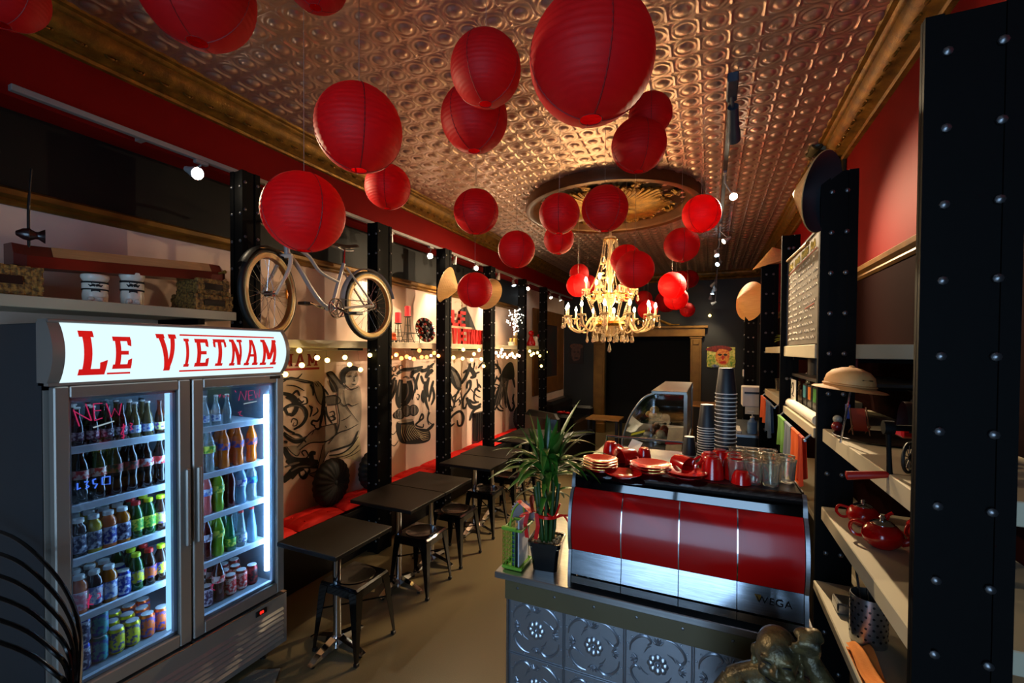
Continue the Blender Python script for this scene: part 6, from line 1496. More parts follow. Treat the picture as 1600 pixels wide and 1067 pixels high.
for k in range(84):
    a = RND.uniform(0, 2 * PI); h = RND.uniform(.26, .42); r = RND.uniform(.0, .05)
    if k < 26: el, L, dr2 = RND.uniform(.9, 1.45), RND.uniform(.16, .25), RND.uniform(.2, .7)
    elif k < 64: el, L, dr2 = RND.uniform(.35, .9), RND.uniform(.18, .27), RND.uniform(.9, 1.8)
    else: el, L, dr2 = RND.uniform(-.1, .5), RND.uniform(.12, .20), RND.uniform(.9, 1.7)
    b = pc + Vector((r * math.cos(a), r * math.sin(a), .10 + h - (.06 if k >= 64 else 0)))
    if math.sin(a) < -.2 and el < .3: L *= .8
    part(pt, 'strap_leaf', leafm(b, a, el, L, RND.uniform(.014, .021), dr2), m_leaf if k % 6 else m_leaf2)
m_rib = M('red_satin', (.85, .06, .04), .3, coat=.3)
rbm = MB()
for k in range(2): rbm.tube([pc + Vector((.046 * math.cos(t), .046 * math.sin(t), .225 + .006 * k)) for t in [2 * PI * j / 24 for j in range(24)]], .005, 6, True)
bc = pc + Vector((-.055, -.03, .24))
for a, L in ((2.6, .075), (.5, .06), (1.6, .07), (3.6, .06)):
    lp = [bc + Vector((-.25 * math.cos(a), -.3, 0)) * 0 + Vector((math.cos(a) * L * math.sin(PI * t) - .01 * t, -.02 * math.sin(2 * PI * t), math.sin(a) * L * math.sin(PI * t) + .012 * math.sin(2 * PI * t))) for t in [j / 12 for j in range(13)]]
    for i in range(12):
        n_ = Vector((0, .016, 0)); rbm.add([lp[i] - n_, lp[i] + n_, lp[i + 1] + n_, lp[i + 1] - n_], [(0, 1, 2, 3)], True)
for s in (-1, 1):
    q = [bc + Vector((.02 * s, -.012, 0)), bc + Vector((.03 * s, -.02, -.05)), bc + Vector((.02 * s, -.02, -.11))]
    for i in range(2): rbm.add([q[i] + Vector((-.009, 0, 0)), q[i] + Vector((.009, 0, 0)), q[i + 1] + Vector((.009, 0, 0)), q[i + 1] + Vector((-.009, 0, 0))], [(0, 1, 2, 3)])
part(pt, 'ribbon_bow', rbm, m_rib, label='red satin ribbon bow')
rw = MB()
for a in (.4, 1.3, -.4, 2.2): rw.tube(crom([pc + Vector((.04, -.03, .225)), pc + Vector((.04 + .05 * math.cos(a), -.04, .25)), pc + Vector((.05 + .09 * math.cos(a), -.05, .225 + .08 * math.sin(a)))], 4), .004, 5)
part(pt, 'ribbon_curl', rw, m_rib)
# green wire menu holder
hp = Vector((-.765, 1.80, CT)); ho = thing('menu_holder', 'green wire mesh holder with leaflets at the left end of the counter', 'holder', hp)
gm_ = M('lime_green_wire', (.42, .62, .16), .4); gw = MB()
x0_, x1_, y0_, y1_, h_ = -.81, -.725, 1.725, 1.85, .19
for z in (.012, h_ * .92):
    gw.tube([(x0_, y0_, CT + z), (x1_, y0_, CT + z), (x1_, y1_, CT + z), (x0_, y1_, CT + z)], .006, 6, True)
for k in range(9):
    z = .02 + k * .019; gw.tube([(x0_, y0_, CT + z), (x1_ - .03, y0_, CT + z)], .0016, 4).tube([(x0_, y0_, CT + z), (x0_, y1_, CT + z)], .0016, 4)
for k in range(5): gw.tube([(x0_ + k * .014, y0_, CT + .01), (x0_ + k * .014, y0_, CT + h_ * .92)], .0016, 4)
for k in range(9): gw.tube([(x0_, y0_ + k * .0155, CT + .01), (x0_, y0_ + k * .0155, CT + h_ * .92)], .0016, 4)
gw.tube(crom([(x0_ + .03, y0_, CT + h_ * .92), (x0_ + .035, y0_ + .03, CT + .25), (x0_ + .045, y1_ - .02, CT + .26), (x0_ + .05, y1_, CT + h_ * .92)], 5), .004, 6)
part(ho, 'wire_basket', gw, gm_)
part(ho, 'base_plate', MB().box(x0_, y0_, CT + .002, x1_, y1_, CT + .010, .002).box(x0_ - .006, y0_ - .008, CT + h_ * .9, x1_ - .02, y0_ + .008, CT + h_ * .99, .004), gm_)
lfm = [('blue grey leaflet bundle in the green wire holder', (.22, .30, .38), -.765, .017, .17), ('white leaflet card standing in the green wire holder', (.80, .80, .82), -.742, .006, .215)]
for lab, c, xx, th, hh in lfm:
    solo('leaflet', MB().box(xx - th / 2, 1.735, CT + .012, xx + th / 2, 1.84, CT + hh, .002), M('leaflet_' + str(hh), c, .5), lab, 'leaflet', loc=(xx, 1.79, CT + .012))
cg = MB(); cg_c = (-.775, 1.865, CT + .20)
nT = 22; ring_ = []
for k in range(nT * 2): ring_.append((cg_c[0] + (.062 if k % 2 else .052) * math.cos(PI * k / nT), cg_c[1], cg_c[2] + (.062 if k % 2 else .052) * math.sin(PI * k / nT)))
solo('scalloped_card', MB().prism(ring_, (0, .004, 0)), M('grey_card', (.52, .50, .52), .6), 'grey scallop-edged round card behind the green wire holder', 'card', loc=cg_c)
solo('card_block', MB().box(-.80, 1.855, CT, -.75, 1.885, CT + .15, .004), m_blackpl, 'dark block propping up the scalloped card', 'block', loc=(-.775, 1.87, CT))
# ------------------------------------------------------------------ food display cabinet
m_cab = M('cabinet_steel', (.50, .50, .48), .3, .8)
cb = thing('food_display_cabinet', 'glass fronted curved food display cabinet on the far counter', 'cabinet', (-.36, 3.9, CT))
cx0, cx1, cy0, cy1 = -.60, -.16, 3.45, 4.55
part(cb, 'base_cabinet', MB().box(cx0, cy0, CT + .001, cx1, cy1, CT + .20, .01), m_blackpl)
part(cb, 'deck', MB().box(cx0 - .01, cy0 - .01, CT + .20, cx1 + .01, cy1, CT + .225, .004), m_cab)
cp_ = [(cx0 - .01, CT + .225), (cx0 + .0, CT + .30), (cx0 + .05, CT + .45), (cx0 + .14, CT + .585), (cx0 + .22, CT + .63)]
cpc = crom([(a, 0, b) for a, b in cp_], 4)
def cab_poly(y): return [(p.x, y, p.z) for p in cpc] + [(cx1, y, CT + .63), (cx1, y, CT + .225)]
fg_ = MB(); n = len(cpc)
fg_.add([(p.x, y, p.z) for y in (cy0, cy1) for p in cpc] + [(p.x + .006, y, p.z) for y in (cy0, cy1) for p in cpc], [(i, i + 1, n + i + 1, n + i) for i in range(n - 1)] + [(2 * n + i, 2 * n + i + 1, 3 * n + i + 1, 3 * n + i) for i in range(n - 1)], True)
m_cabg = GLASS('cabinet_glass', (.93, .95, .95), .04, .10)
part(cb, 'curved_pane', fg_, m_cabg)
part(cb, 'end_pane', MB().add(cab_poly(cy0), [tuple(range(len(cpc) + 2))]), m_cabg)
part(cb, 'top_panel', MB().box(cx0 + .20, cy0 - .006, CT + .625, cx1 + .01, cy1, CT + .65, .004), m_cab)
part(cb, 'corner_post', MB().box(cx1 - .012, cy0 - .008, CT + .225, cx1 + .012, cy0 + .012, CT + .63).box(cx1 - .012, cy1 - .012, CT + .225, cx1 + .012, cy1 + .008, CT + .63), m_cab)
part(cb, 'end_frame', MB().tube([(p.x, cy0 - .003, p.z) for p in cpc], .008, 6), m_cab)
part(cb, 'glass_shelf', MB().box(cx0 + .10, cy0 + .05, CT + .41, cx1 - .02, cy1 - .05, CT + .418), m_cabg)
part(cb, 'back_panel', MB().box(cx1 - .006, cy0 + .02, CT + .225, cx1, cy1 - .02, CT + .62), m_cab)
for k, (lab, c, yy, xx, zz1, s) in enumerate((('wrapped golden pastry on the upper cabinet shelf', (.90, .70, .36), 3.60, -.40, CT + .419, (1, 1.2, .8)), ('pile of pale wrapped rolls at the front of the cabinet', (.90, .84, .70), 3.58, -.35, CT + .226, (1, 1, 1)),
        ('red and gold snack packet in the display cabinet', (.80, .30, .12), 3.75, -.34, CT + .226, (1, 1, 1.2)), ('round white bowl of food in the display cabinet', (.92, .88, .80), 3.62, -.45, CT + .226, (1, 1, .6)), ('brown baked loaf deeper in the cabinet', (.55, .30, .12), 3.95, -.42, CT + .226, (1, 1.6, 1)))):
    mb = MB()
    for j in range(5):
        ox, oy, oz = ((0, 0, 0), (.03, .02, 0), (-.03, .03, 0), (.0, .05, .03), (.01, -.01, .045))[j]
        mb.ball((xx + ox, yy + oy, zz1 + .034 * s[2] + oz), .034, 10, 7, (s[0], s[1], s[2]))
    solo('display_food', mb, M('food_%d' % k, c, .35, c2=tuple(v * .6 for v in c), sc=40), lab, 'food', loc=(xx, yy, zz1))
pn = MB().box(-.51, cy0 - .016, CT + .245, -.40, cy0 - .012, CT + .275)
solo('yellow_strip_label', MB().add([(-.545, cy0 - .014, CT + .30), (-.445, cy0 - .014, CT + .335), (-.44, cy0 - .014, CT + .352), (-.54, cy0 - .014, CT + .318), (-.545, cy0 - .011, CT + .30), (-.445, cy0 - .011, CT + .335), (-.44, cy0 - .011, CT + .352), (-.54, cy0 - .011, CT + .318)], [(0, 1, 2, 3), (4, 5, 6, 7), (0, 1, 5, 4), (1, 2, 6, 5), (2, 3, 7, 6), (3, 0, 4, 7)]), M('yellow_label', (.92, .90, .10), .4), 'bright yellow strip label stuck on the cabinet end glass', 'label', loc=(-.5, cy0 - .013, CT + .3))
# number card, order bits behind the machine
nb = thing('number_board', 'white board with black numbers 9 and 17 behind the red cups', 'sign', (-.36, 2.62, CT))
p0, p1 = aty(957, 717, 2.6), aty(1008, 717, 2.6); zt1, zb1 = aty(985, 706, 2.6).z, aty(985, 728, 2.6).z
part(nb, 'board', MB().prism([(p0.x, 2.6, zb1 - .02), (p1.x, 2.6, zb1 - .02), (p1.x, 2.6, zt1 - .02), (p1.x - .02, 2.6, zt1), (p0.x, 2.6, zt1)], (0, .006, 0)), m_paperw)
for s_, px in (('9', 976), ('17', 995), ('0', 963)):
    q = aty(px, 718, 2.6); text(nb, 'number', s_, .055, M('black_print', (.03, .03, .03), .5), frame_mtx((q.x, 2.5985, q.z + .004), (1, 0, 0), (0, 0, 1)), .0006)
part(nb, 'stand', MB().box(p0.x + .03, 2.606, CT, p0.x + .05, 2.62, zb1).box(p1.x - .05, 2.606, CT, p1.x - .03, 2.62, zb1).box(p0.x, 2.59, CT, p1.x, 2.66, CT + .01), m_blackpl)
te = aty(948, 706, 2.75)
tm = thing('card_terminal', 'small dark card terminal with a lit screen on a stalk behind the cups', 'terminal', (te.x, 2.75, CT))
part(tm, 'stalk', MB().tube([(te.x + .02, 2.78, CT), (te.x + .02, 2.78, te.z - .03), (te.x, 2.76, te.z)], .010, 8).lathe([(.001, 0), (.05, 0), (.05, .012), (.001, .014)], 16, (te.x + .02, 2.78, CT)), m_blackpl)
mb = MB(); mb.T = Matrix.Translation(te) @ Matrix.Rotation(.6, 4, 'Y') @ Matrix.Rotation(-.5, 4, 'X'); mb.box(-.03, -.012, -.06, .03, .012, .06, .005)
part(tm, 'terminal_body', mb, m_blackpl)
mb = MB(); mb.T = Matrix.Translation(te) @ Matrix.Rotation(.6, 4, 'Y') @ Matrix.Rotation(-.5, 4, 'X'); mb.box(-.02, -.0135, .0, .02, -.012, .045)
part(tm, 'screen', mb, EMIT('terminal_screen', (.8, .85, 1), 1.2))
mn = MB(); p0 = aty(1048, 705, 3.0)
cs = thing('menu_card_stand', 'cream upright menu card with a red band beside the display cabinet', 'menu', (-.10, 3.3, CT))
q = [aty(1045, 668, 3.3), aty(1068, 668, 3.3), aty(1064, 712, 3.3), aty(1038, 712, 3.3)]
part(cs, 'card', MB().prism([(v.x, 3.3, v.z) for v in q], (0, .008, 0)), m_crm)
q2 = [aty(1040, 689, 3.3), aty(1066, 689, 3.3), aty(1065.5, 694, 3.3), aty(1039, 694, 3.3)]
part(cs, 'red_band', MB().prism([(v.x, 3.297, v.z) for v in q2], (0, .003, 0)), m_redink)
part(cs, 'easel', MB().box(q[3].x, 3.308, CT, q[2].x, 3.36, q[2].z + .05, .004), m_blackpl)
rc = aty(1050, 722, 2.9)
solo('cash_drawer', MB().box(rc.x - .08, 2.85, CT, rc.x + .12, 3.2, rc.z, .006), m_blackpl, 'dark cash drawer box between the display cabinet and the cups', 'box', loc=(rc.x, 3.0, CT))
solo('receipt_pad', MB().box(rc.x - .03, 2.88, rc.z + .0005, rc.x + .10, 3.05, rc.z + .03, .003), m_crm, 'cream paper pad lying on the cash drawer', 'paper', loc=(rc.x, 2.95, rc.z))
# ------------------------------------------------------------------ right hand shelving
SXF = .47
def rshelf(y0, y1, z, label, th=.06, x0=SXF, x1=XR - .013, mat=None):
    t = thing('wall_shelf', label, 'shelf', (x0, (y0 + y1) / 2, z - th))
    part(t, 'shelf_board', MB().box(x0, y0, z - th, x1, y1, z, .003), mat or m_shelf)
    for y in (y0 + .12, y1 - .12): part(t, 'bracket', MB().box(x0 + .04, y - .015, z - th - .02, x1, y + .015, z - th - .0005), m_black)
ZA, ZB, ZW = 1.60, 1.245, .90
rshelf(1.432, 2.41, ZA, 'pale chalkboard-side wall shelf carrying the pith hat and model cycle, behind the nearest post')
rshelf(1.432, 2.41, ZB, 'pale chalkboard-side wall shelf carrying the red teapots')
wt = thing('worktop', 'pale worktop along the chalkboard wall under the teapot shelf', 'worktop', (.7, 3.2, ZW - .04))
part(wt, 'worktop_board', MB().box(.445, 1.435, ZW - .04, XR - .013, 2.415, ZW, .004).box(.62, 2.415, ZW - .04, XR - .013, 5.17, ZW, .004), m_shelf)
part(wt, 'worktop_carcass', MB().box(.66, 1.45, .08, XR - .02, 5.16, ZW - .041), m_blackpl)
part(wt, 'plinth', MB().box(.70, 1.48, 0, XR - .03, 5.1, .08), m_blackpl)
rshelf(2.61, 3.61, 1.985, 'pale upper shelf running under the chalkboard menu', .07)
rshelf(3.75, 4.76, 1.985, 'pale upper shelf with the green plant, beyond the chalkboard', .05)
rshelf(2.61, 3.61, 1.57, 'lower pale shelf with hanging cloths under the chalkboard', .05)
rshelf(3.75, 4.76, 1.60, 'pale shelf with drinking glasses beyond the chalkboard', .06)
rshelf(2.61, 3.61, 1.80, 'dark thin shelf holding the red canister under the chalkboard', .02, .52, mat=m_bench)
# chalkboard
cb_ = thing('chalkboard', 'grey chalkboard menu with rows of chalk writing above the chalkboard-side shelf', 'chalkboard', (.49, 3.1, 1.99))
bz0, bz1, by0, by1 = 1.99, 2.56, 2.63, 3.60
part(cb_, 'slate', MB().box(.487, by0, bz0, .499, by1, bz1, .002), M('chalk_slate', (.30, .27, .23), .8, c2=(.36, .32, .27), sc=6))
part(cb_, 'edge_frame', MB().box(.482, by0 - .012, bz0, .503, by0, bz1 + .012).box(.482, by1, bz0, .503, by1 + .012, bz1 + .012).box(.482, by0, bz1, .503, by1, bz1 + .012), m_blackpl)
ck = MB(); ckc = MB()
def chalk(mb, y, z, L, h):
    n = max(3, int(L / .018)); pts = []
    for i in range(n + 1): pts.append((.4862, y - L * i / n, z + (h * .5 if i % 2 else -h * .5) * RND.uniform(.4, 1)))
    mb.tube(pts, .0022, 4)
for j in range(12):
    z = bz1 - .115 - j * .038; y = by1 - .05
    while y > by0 + .12:
        L = RND.uniform(.06, .16); chalk(ck, y, z, min(L, y - by0 - .03), .018); y -= L + RND.uniform(.03, .07)
part(cb_, 'chalk_writing', ck, M('white_chalk', (.86, .82, .75), .9))
for y, L in ((by1 - .06, .16), (by1 - .27, .18), (by1 - .5, .2), (by1 - .76, .12)):
    for dz in (-.012, .012, 0): chalk(ckc, y, bz1 - .05 + dz, L, .03)
part(cb_, 'yellow_chalk_heading', ckc, M('yellow_chalk', (.85, .78, .45), .9))
part(cb_, 'chalk_underline', MB().tube([(.4862, by1 - .03, bz1 - .088), (.4862, by0 + .05, bz1 - .083)], .003, 4).tube([(.4862, by0 + .34, bz0 + .2), (.4862, by0 + .10, bz0 + .21)], .003, 4), M('pink_chalk', (.80, .45, .38), .9))
rod = MB().tube([aty(1231, 408, 3.4), aty(1262, 380, 2.75)], .010, 8)
solo('picture_lamp_rod', rod, m_goldrail, 'pale diagonal rod above the chalkboard beneath the big cone hat', 'rod', loc=aty(1246, 394, 3.0))
# corbel under the right cornice
c0 = atx(1292, 243, .86)
cm = thing('scroll_corbel', 'dark gilt carved scroll corbel under the right cornice above the hat post', 'corbel', c0)
m_dg = M('dark_gilt', (.25, .21, .09), .45, .5, c2=(.14, .12, .06), sc=20)
cmb = MB()
for dy in (-.06, 0, .06):
    cmb.tube(crom([c0 + Vector((-.13, dy, .16)), c0 + Vector((-.10, dy, .08)), c0 + Vector((.0, dy, .03)), c0 + Vector((.05, dy, -.08)), c0 + Vector((.07, dy, -.2))], 5), [.03] * 5 + [.05] * 5 + [.045] * 5 + [.03] * 5 + [.015], 8)
part(cm, 'scroll', cmb, m_dg)
lfb = MB()
for s in (-1, 1):
    lfb.tube([c0 + Vector((-.08 + .05 * math.cos(t) * (1.2 - t / 9), s * .10, .07 + .055 * math.sin(t) * (1.2 - t / 9))) for t in [k * .5 for k in range(16)]], .016, 6)
for k in range(5): lfb.tube([c0 + Vector((-.06, -.08 + .04 * k, .02)), c0 + Vector((-.10, -.09 + .045 * k, -.03)), c0 + Vector((-.05, -.10 + .05 * k, -.10))], [.012, .022, .006], 6)
part(cm, 'acanthus_leaf', lfb, m_dg)
part(cm, 'back_plate', MB().box(XR - .03, c0.y - .12, c0.z - .22, XR - .001, c0.y + .12, c0.z + .02, .006), m_dg)
sl_ = atx(1340, 545, XR - .06)
ld = MB().box(XR - .11, 2.7, 1.955, XR - .013, 3.9, 1.975, .002)
solo('wall_ledge', ld, M('grey_ledge_paint', (.36, .33, .32), .6), 'thin grey ledge on the dark wall behind the hat post', 'ledge', loc=(XR - .06, 3.3, 1.955))
# hat on shelf A and neighbours
hp = aty(1326, 607, 2.05)
ht = thing('pith_hat', 'tan pith style sun hat with wide brim propped above the chalkboard-side shelf', 'hat', (hp.x, 2.05, hp.z))
hm = MB(); hm.T = Matrix.Translation(hp) @ Matrix.Rotation(math.radians(6), 4, 'Y') @ Matrix.Diagonal((1.0, 1.15, 1, 1))
hm.lathe([(.118, -.004), (.112, .0), (.085, .005), (.078, .010), (.080, .025), (.074, .048), (.058, .066), (.030, .078), (.010, .081), (.008, .086), (.001, .088)], 40, cap=False)
hm.lathe([(.118, -.004), (.110, -.006), (.080, .0), (.074, .02), (.06, .05), (.001, .072)], 40, cap=False)
part(ht, 'felt_shell', hm, M('tan_canvas', (.80, .60, .36), .7, c2=(.72, .50, .28), sc=12, bump=.08, bsc=200))
bm_ = MB(); bm_.T = hm.T
bm_.tube([(.081 * math.cos(t), .081 * math.sin(t), .014) for t in [2 * PI * k / 40 for k in range(40)]], .004, 6, True)
part(ht, 'hat_band', bm_, M('tan_band', (.66, .47, .26), .7))
part(ht, 'seam_line', MB().tube([hp + Vector((.02, -.086, .036)), hp + Vector((.055, -.068, .034))], .002, 4), m_blackpl)
part(ht, 'prop_stick', MB().tube([Vector((hp.x + .01, 2.05, hp.z + .02)), Vector((hp.x - .02, 2.06, ZA + .001))], .004, 6), m_chrome)
# dark round tray with clutter
tc = Vector((.66, 2.0, ZA))
solo('round_tray', MB().lathe([(.001, .001), (.16, .001), (.175, .010), (.172, .012), (.155, .006), (.001, .005)], 36, (.64, 2.2, ZA)), M('dark_tray', (.07, .04, .03), .35), 'dark round tray on the chalkboard-side shelf under the pith hat', 'tray', loc=(.64, 2.2, ZA))
cy_ = thing('model_cyclo', 'small dark model cycle rickshaw with spoked wheels on the chalkboard-side shelf', 'model', (.60, 1.86, ZA))
def mw(c, r, ax):
    ax = Vector(ax).normalized(); u = Vector((0, 0, 1)); v = ax.cross(u)
    p = part(cy_, 'wheel', MB().tube([c + (u * math.cos(t) + v * math.sin(t)) * r for t in [2 * PI * k / 28 for k in range(28)]], .0045, 6, True), m_tyre)
    sp = MB()
    for k in range(10): sp.tube([c, c + (u * math.cos(k * PI / 5) + v * math.sin(k * PI / 5)) * r], .0012, 4, cap=False)
    part(p, 'spoke', sp, m_rivet)
w0 = atz(1421, 706, ZA + .046)
wb = Vector((.555, 1.545, ZA + .052))
c1 = aty(1421, 708, 1.62); c1 = Vector((c1.x, 1.62, ZA + .047))
mw(c1, .042, (.8, -.6, 0)); mw(c1 + Vector((.10, .09, 0)), .042, (.8, -.6, 0)); mw(Vector((.62, 1.84, ZA + .047)), .042, (.8, -.6, 0))
cyb = MB().tube([c1, c1 + Vector((.05, .045, .03)), Vector((.62, 1.84, ZA + .047))], .005, 6).tube([c1 + Vector((.10, .09, 0)), c1], .004, 6).tube([c1 + Vector((.05, .05, .03)), c1 + Vector((.05, .08, .13)), c1 + Vector((.02, .05, .16))], .005, 6)
part(cy_, 'frame', cyb, m_blackpl)
part(cy_, 'hood', MB().grid(14, 8, lambda u, v: c1 + Vector((.02 + .10 * v, .12 + .05 * math.cos(PI * u), .06 + .09 * math.sin(PI * u)))), M('dark_canopy', (.06, .06, .055), .5))
part(cy_, 'seat', MB().box(*(c1 + Vector((.01, .09, .04))), *(c1 + Vector((.11, .17, .065))), .006), m_redglaze)
# small ornaments under the hat
for k, (px, py, y, r, c, lab) in enumerate(((1295, 655, 2.3, .022, (.42, .10, .10), 'dark red ball ornament at the shelf end under the pith hat'), (1296, 640, 2.34, .018, (.55, .55, .5), 'grey ball ornament behind the dark red one'))):
    p = aty(px, py, y); z = ZA + r + .006 if k == 0 else ZA + .055
    t = MB().ball((p.x + .03, y, z), r, 12, 8)
    if k: t.tube([(p.x + .03, y, ZA + .002), (p.x + .03, y, z)], .004, 6)
    solo('ball_ornament', t, M('orn%d' % k, c, .25), lab, 'ornament', loc=(p.x + .03, y, z))
mini = thing('miniature_chair', 'tiny orange and blue folding chair ornament under the pith hat', 'ornament', (.57, 2.22, ZA + .013))
part(mini, 'sling', MB().grid(6, 8, lambda u, v: (.535 + .05 * u, 2.20 + .06 * v, ZA + .03 + .085 * v * v)), M('orange_sling', (.62, .20, .06), .6))
part(mini, 'chair_frame', MB().tube([(.532, 2.20, ZA + .012), (.532, 2.26, ZA + .12)], .003, 5).tube([(.588, 2.20, ZA + .012), (.588, 2.26, ZA + .12)], .003, 5).tube([(.532, 2.26, ZA + .012), (.532, 2.20, ZA + .05)], .003, 5).tube([(.588, 2.26, ZA + .012), (.588, 2.20, ZA + .05)], .003, 5), m_wood)
part(mini, 'blue_pad', MB().box(.520, 2.255, ZA + .07, .535, 2.27, ZA + .13, .002), M('blue_pad', (.10, .18, .5), .5))
# table fern and baubles
fn = thing('bauble_tree', 'small dark grey cone tree with baubles beside the nearest right post', 'ornament', (.72, 1.95, ZA))
part(fn, 'cone', MB().lathe([(.075, .001), (.07, .02), (.045, .18), (.012, .36), (.001, .38)], 20, (.72, 1.95, ZA)), M('grey_felt_cone', (.30, .28, .26), .7, c2=(.22, .2, .19), sc=20))
for k in range(14):
    t = k * 1.1; f = k / 14
    part(fn, 'bauble', MB().ball((.72 + (.07 - .058 * f) * math.cos(t), 1.95 + (.07 - .058 * f) * math.sin(t), ZA + .03 + .30 * f), .013, 10, 6), M(['pearl_bauble', 'gold_bauble'][k % 2], [(.85, .8, .7), (.7, .55, .2)][k % 2], .15, .6))
vn = thing('trailing_plant', 'dark green trailing plant with waxy leaves on the chalkboard-side shelf behind the model cycle', 'plant', (.80, 2.15, ZA))
part(vn, 'pot', MB().lathe([(.001, .001), (.05, .001), (.06, .07), (.055, .07), (.001, .06)], 16, (.80, 2.15, ZA)), m_blackpl)
vm = [MB(), MB()]
for k in range(70):
    a = RND.uniform(0, 6.28); el = RND.uniform(-.2, 1.2); L = RND.uniform(.05, .09); b = Vector((.80 + RND.uniform(-.07, .03), 2.15 + RND.uniform(-.12, .08), ZA + .07 + RND.uniform(0, .10)))
    if b.x + math.cos(a) * L > .93: continue
    q = leafm(b, a, el, L, .016, 1.2); vm[k % 2].add(q.v, q.f, True)
for k in range(2):
    o = part(vn, 'foliage', vm[k], M(['vine_dark', 'vine_light'][k], [(.07, .13, .05), (.18, .22, .10)][k], .3)); o['kind'] = 'stuff'
# hand crank on the shelf edge
k0 = aty(1390, 668, 1.62); k1 = aty(1391, 738, 1.60); k2 = aty(1322, 743, 1.66)
k0 = Vector((SXF - .03, 1.70, 0)); 
pA = aty(1388, 668, 1.60); pB = aty(1390, 741, 1.60); pC = aty(1323, 743, 1.60)
gr = thing('hand_crank_grinder', 'black hand crank with a red wooden grip jutting from the chalkboard-side shelf', 'grinder', (pA.x + .10, 1.60, pA.z))
part(gr, 'crank_arm', MB().tube([pA, pA.lerp(pB, .5), pB], [.007, .006, .0075], 10), m_black)
part(gr, 'grip', MB().tube([pB, pB.lerp(pC, .08), pB.lerp(pC, .5), pC, pC + (pC - pB) * .02], [.006, .010, .012, .013, .010], 14), M('red_varnished_wood', (.55, .08, .05), .35), label='red wooden grip')
part(gr, 'shaft', MB().tube([pA, pA + Vector((.16, .03, 0))], .009, 10).lathe([(.001, -.012), (.02, -.012), (.02, .012), (.001, .012)], 14, pA, (1, 0, 0)), m_black)
hb_ = pA + Vector((.13, .04, 0))
part(gr, 'grinder_body', MB().lathe([(.001, ZA + .03 - hb_.z), (.045, ZA + .03 - hb_.z), (.05, -.02), (.055, .02), (.05, .05), (.001, .06)], 18, hb_), M('dark_brown_lacquer', (.06, .045, .04), .3))
part(gr, 'clamp_base', MB().box(hb_.x - .06, hb_.y - .06, ZA + .001, hb_.x + .06, hb_.y + .06, ZA + .030, .004), m_black)
# teapots
def teapot(x, y, rz, s, label):
    t = thing('red_teapot', label, 'teapot', (x, y, ZB), rz, 'red teapots on the chalkboard-side shelf'); t.scale = (s, s, s)
    part(t, 'pot_body', MB().lathe([(.001, 0), (.040, 0), (.046, .005), (.066, .025), (.074, .050), (.068, .075), (.050, .094), (.040, .098)], 32), m_redglaze, False)
    part(t, 'lid', MB().lathe([(.042, .097), (.043, .101), (.030, .110), (.010, .114), (.008, .118), (.012, .126), (.008, .132), (.001, .133)], 24), m_chrome, False, label='shiny steel lid')
    part(t, 'spout', MB().tube(crom([(.062, 0, .035), (.088, 0, .050), (.100, 0, .075), (.118, 0, .090)], 4), [.016] * 4 + [.012] * 4 + [.008] * 5, 10), m_redglaze, False)
    part(t, 'handle', MB().tube(crom([(-.060, 0, .078), (-.100, 0, .082), (-.112, 0, .050), (-.092, 0, .026), (-.066, 0, .028)], 5), .007, 8), m_redglaze, False)
teapot(.575, 2.22, 2.9 - PI, .78, 'red teapot with steel lid farthest back on the shelf edge')
teapot(.575, 2.00, 2.7 - PI, .85, 'red teapot with bright steel lid, second from the far end of the shelf edge')
teapot(.74, 2.12, .6, .82, 'red teapot in shade by the wall, farther one')
teapot(.72, 1.88, .3, .92, 'red teapot in shade by the wall, closest to the nearest post')
# worktop things
tb1 = atz(1305, 925, ZW)
solo('steel_tin', MB().box(.475, 2.13, ZW + .001, .545, 2.22, ZW + .045, .006), m_steel, 'low dark steel tin on the worktop beneath the teapot shelf', 'tin', loc=(.51, 2.17, ZW))
cn = thing('perforated_canister', 'tall perforated steel utensil canister on the pale worktop', 'canister', (.535, 1.98, ZW))
part(cn, 'canister_body', MB().lathe([(.001, .001), (.055, .001), (.056, .01), (.056, .17), (.053, .17), (.053, .012), (.001, .010)], 28, (.535, 1.98, ZW)), m_steel)
ho_ = MB()
for k in range(16):
    for j in range(7):
        a = 2 * PI * (k + .5 * (j % 2)) / 16
        ho_.lathe([(.001, 0), (.0045, 0), (.0045, .0008), (.001, .0008)], 6, (.535 + .0562 * math.cos(a), 1.98 + .0562 * math.sin(a), ZW + .03 + j * .02), (math.cos(a), math.sin(a), 0))
o = part(cn, 'perforation', ho_, m_blackpl); o['kind'] = 'stuff'
for k in range(3): solo('kitchen_utensil', MB().tube([(.525 + .02 * k, 1.98, ZW + .02), (.50 + .03 * k, 2.01, ZW + .27)], .004, 6).ball((.50 + .03 * k, 2.01, ZW + .28), .018, 10, 6, (1, .5, 1.4)), m_chrome, f'steel spoon standing in the perforated canister, {ORD[k]} from the aisle', 'spoon', loc=(.525 + .02 * k, 1.98, ZW + .02))
solo('orange_cloth', MB().grid(14, 10, lambda u, v: (.452 + .07 * u, 1.60 + .31 * v, ZW + .012 + .012 * math.sin(5 * u + 3 * v) ** 2 + .01 * math.sin(9 * v))).grid(14, 10, lambda u, v: (.452 + .07 * u, 1.60 + .31 * v, ZW + .002)), M('orange_cloth', (.86, .52, .22), .9, bump=.2, bsc=200), 'folded orange cloth on the near end of the right worktop', 'cloth', loc=(.48, 1.75, ZW))
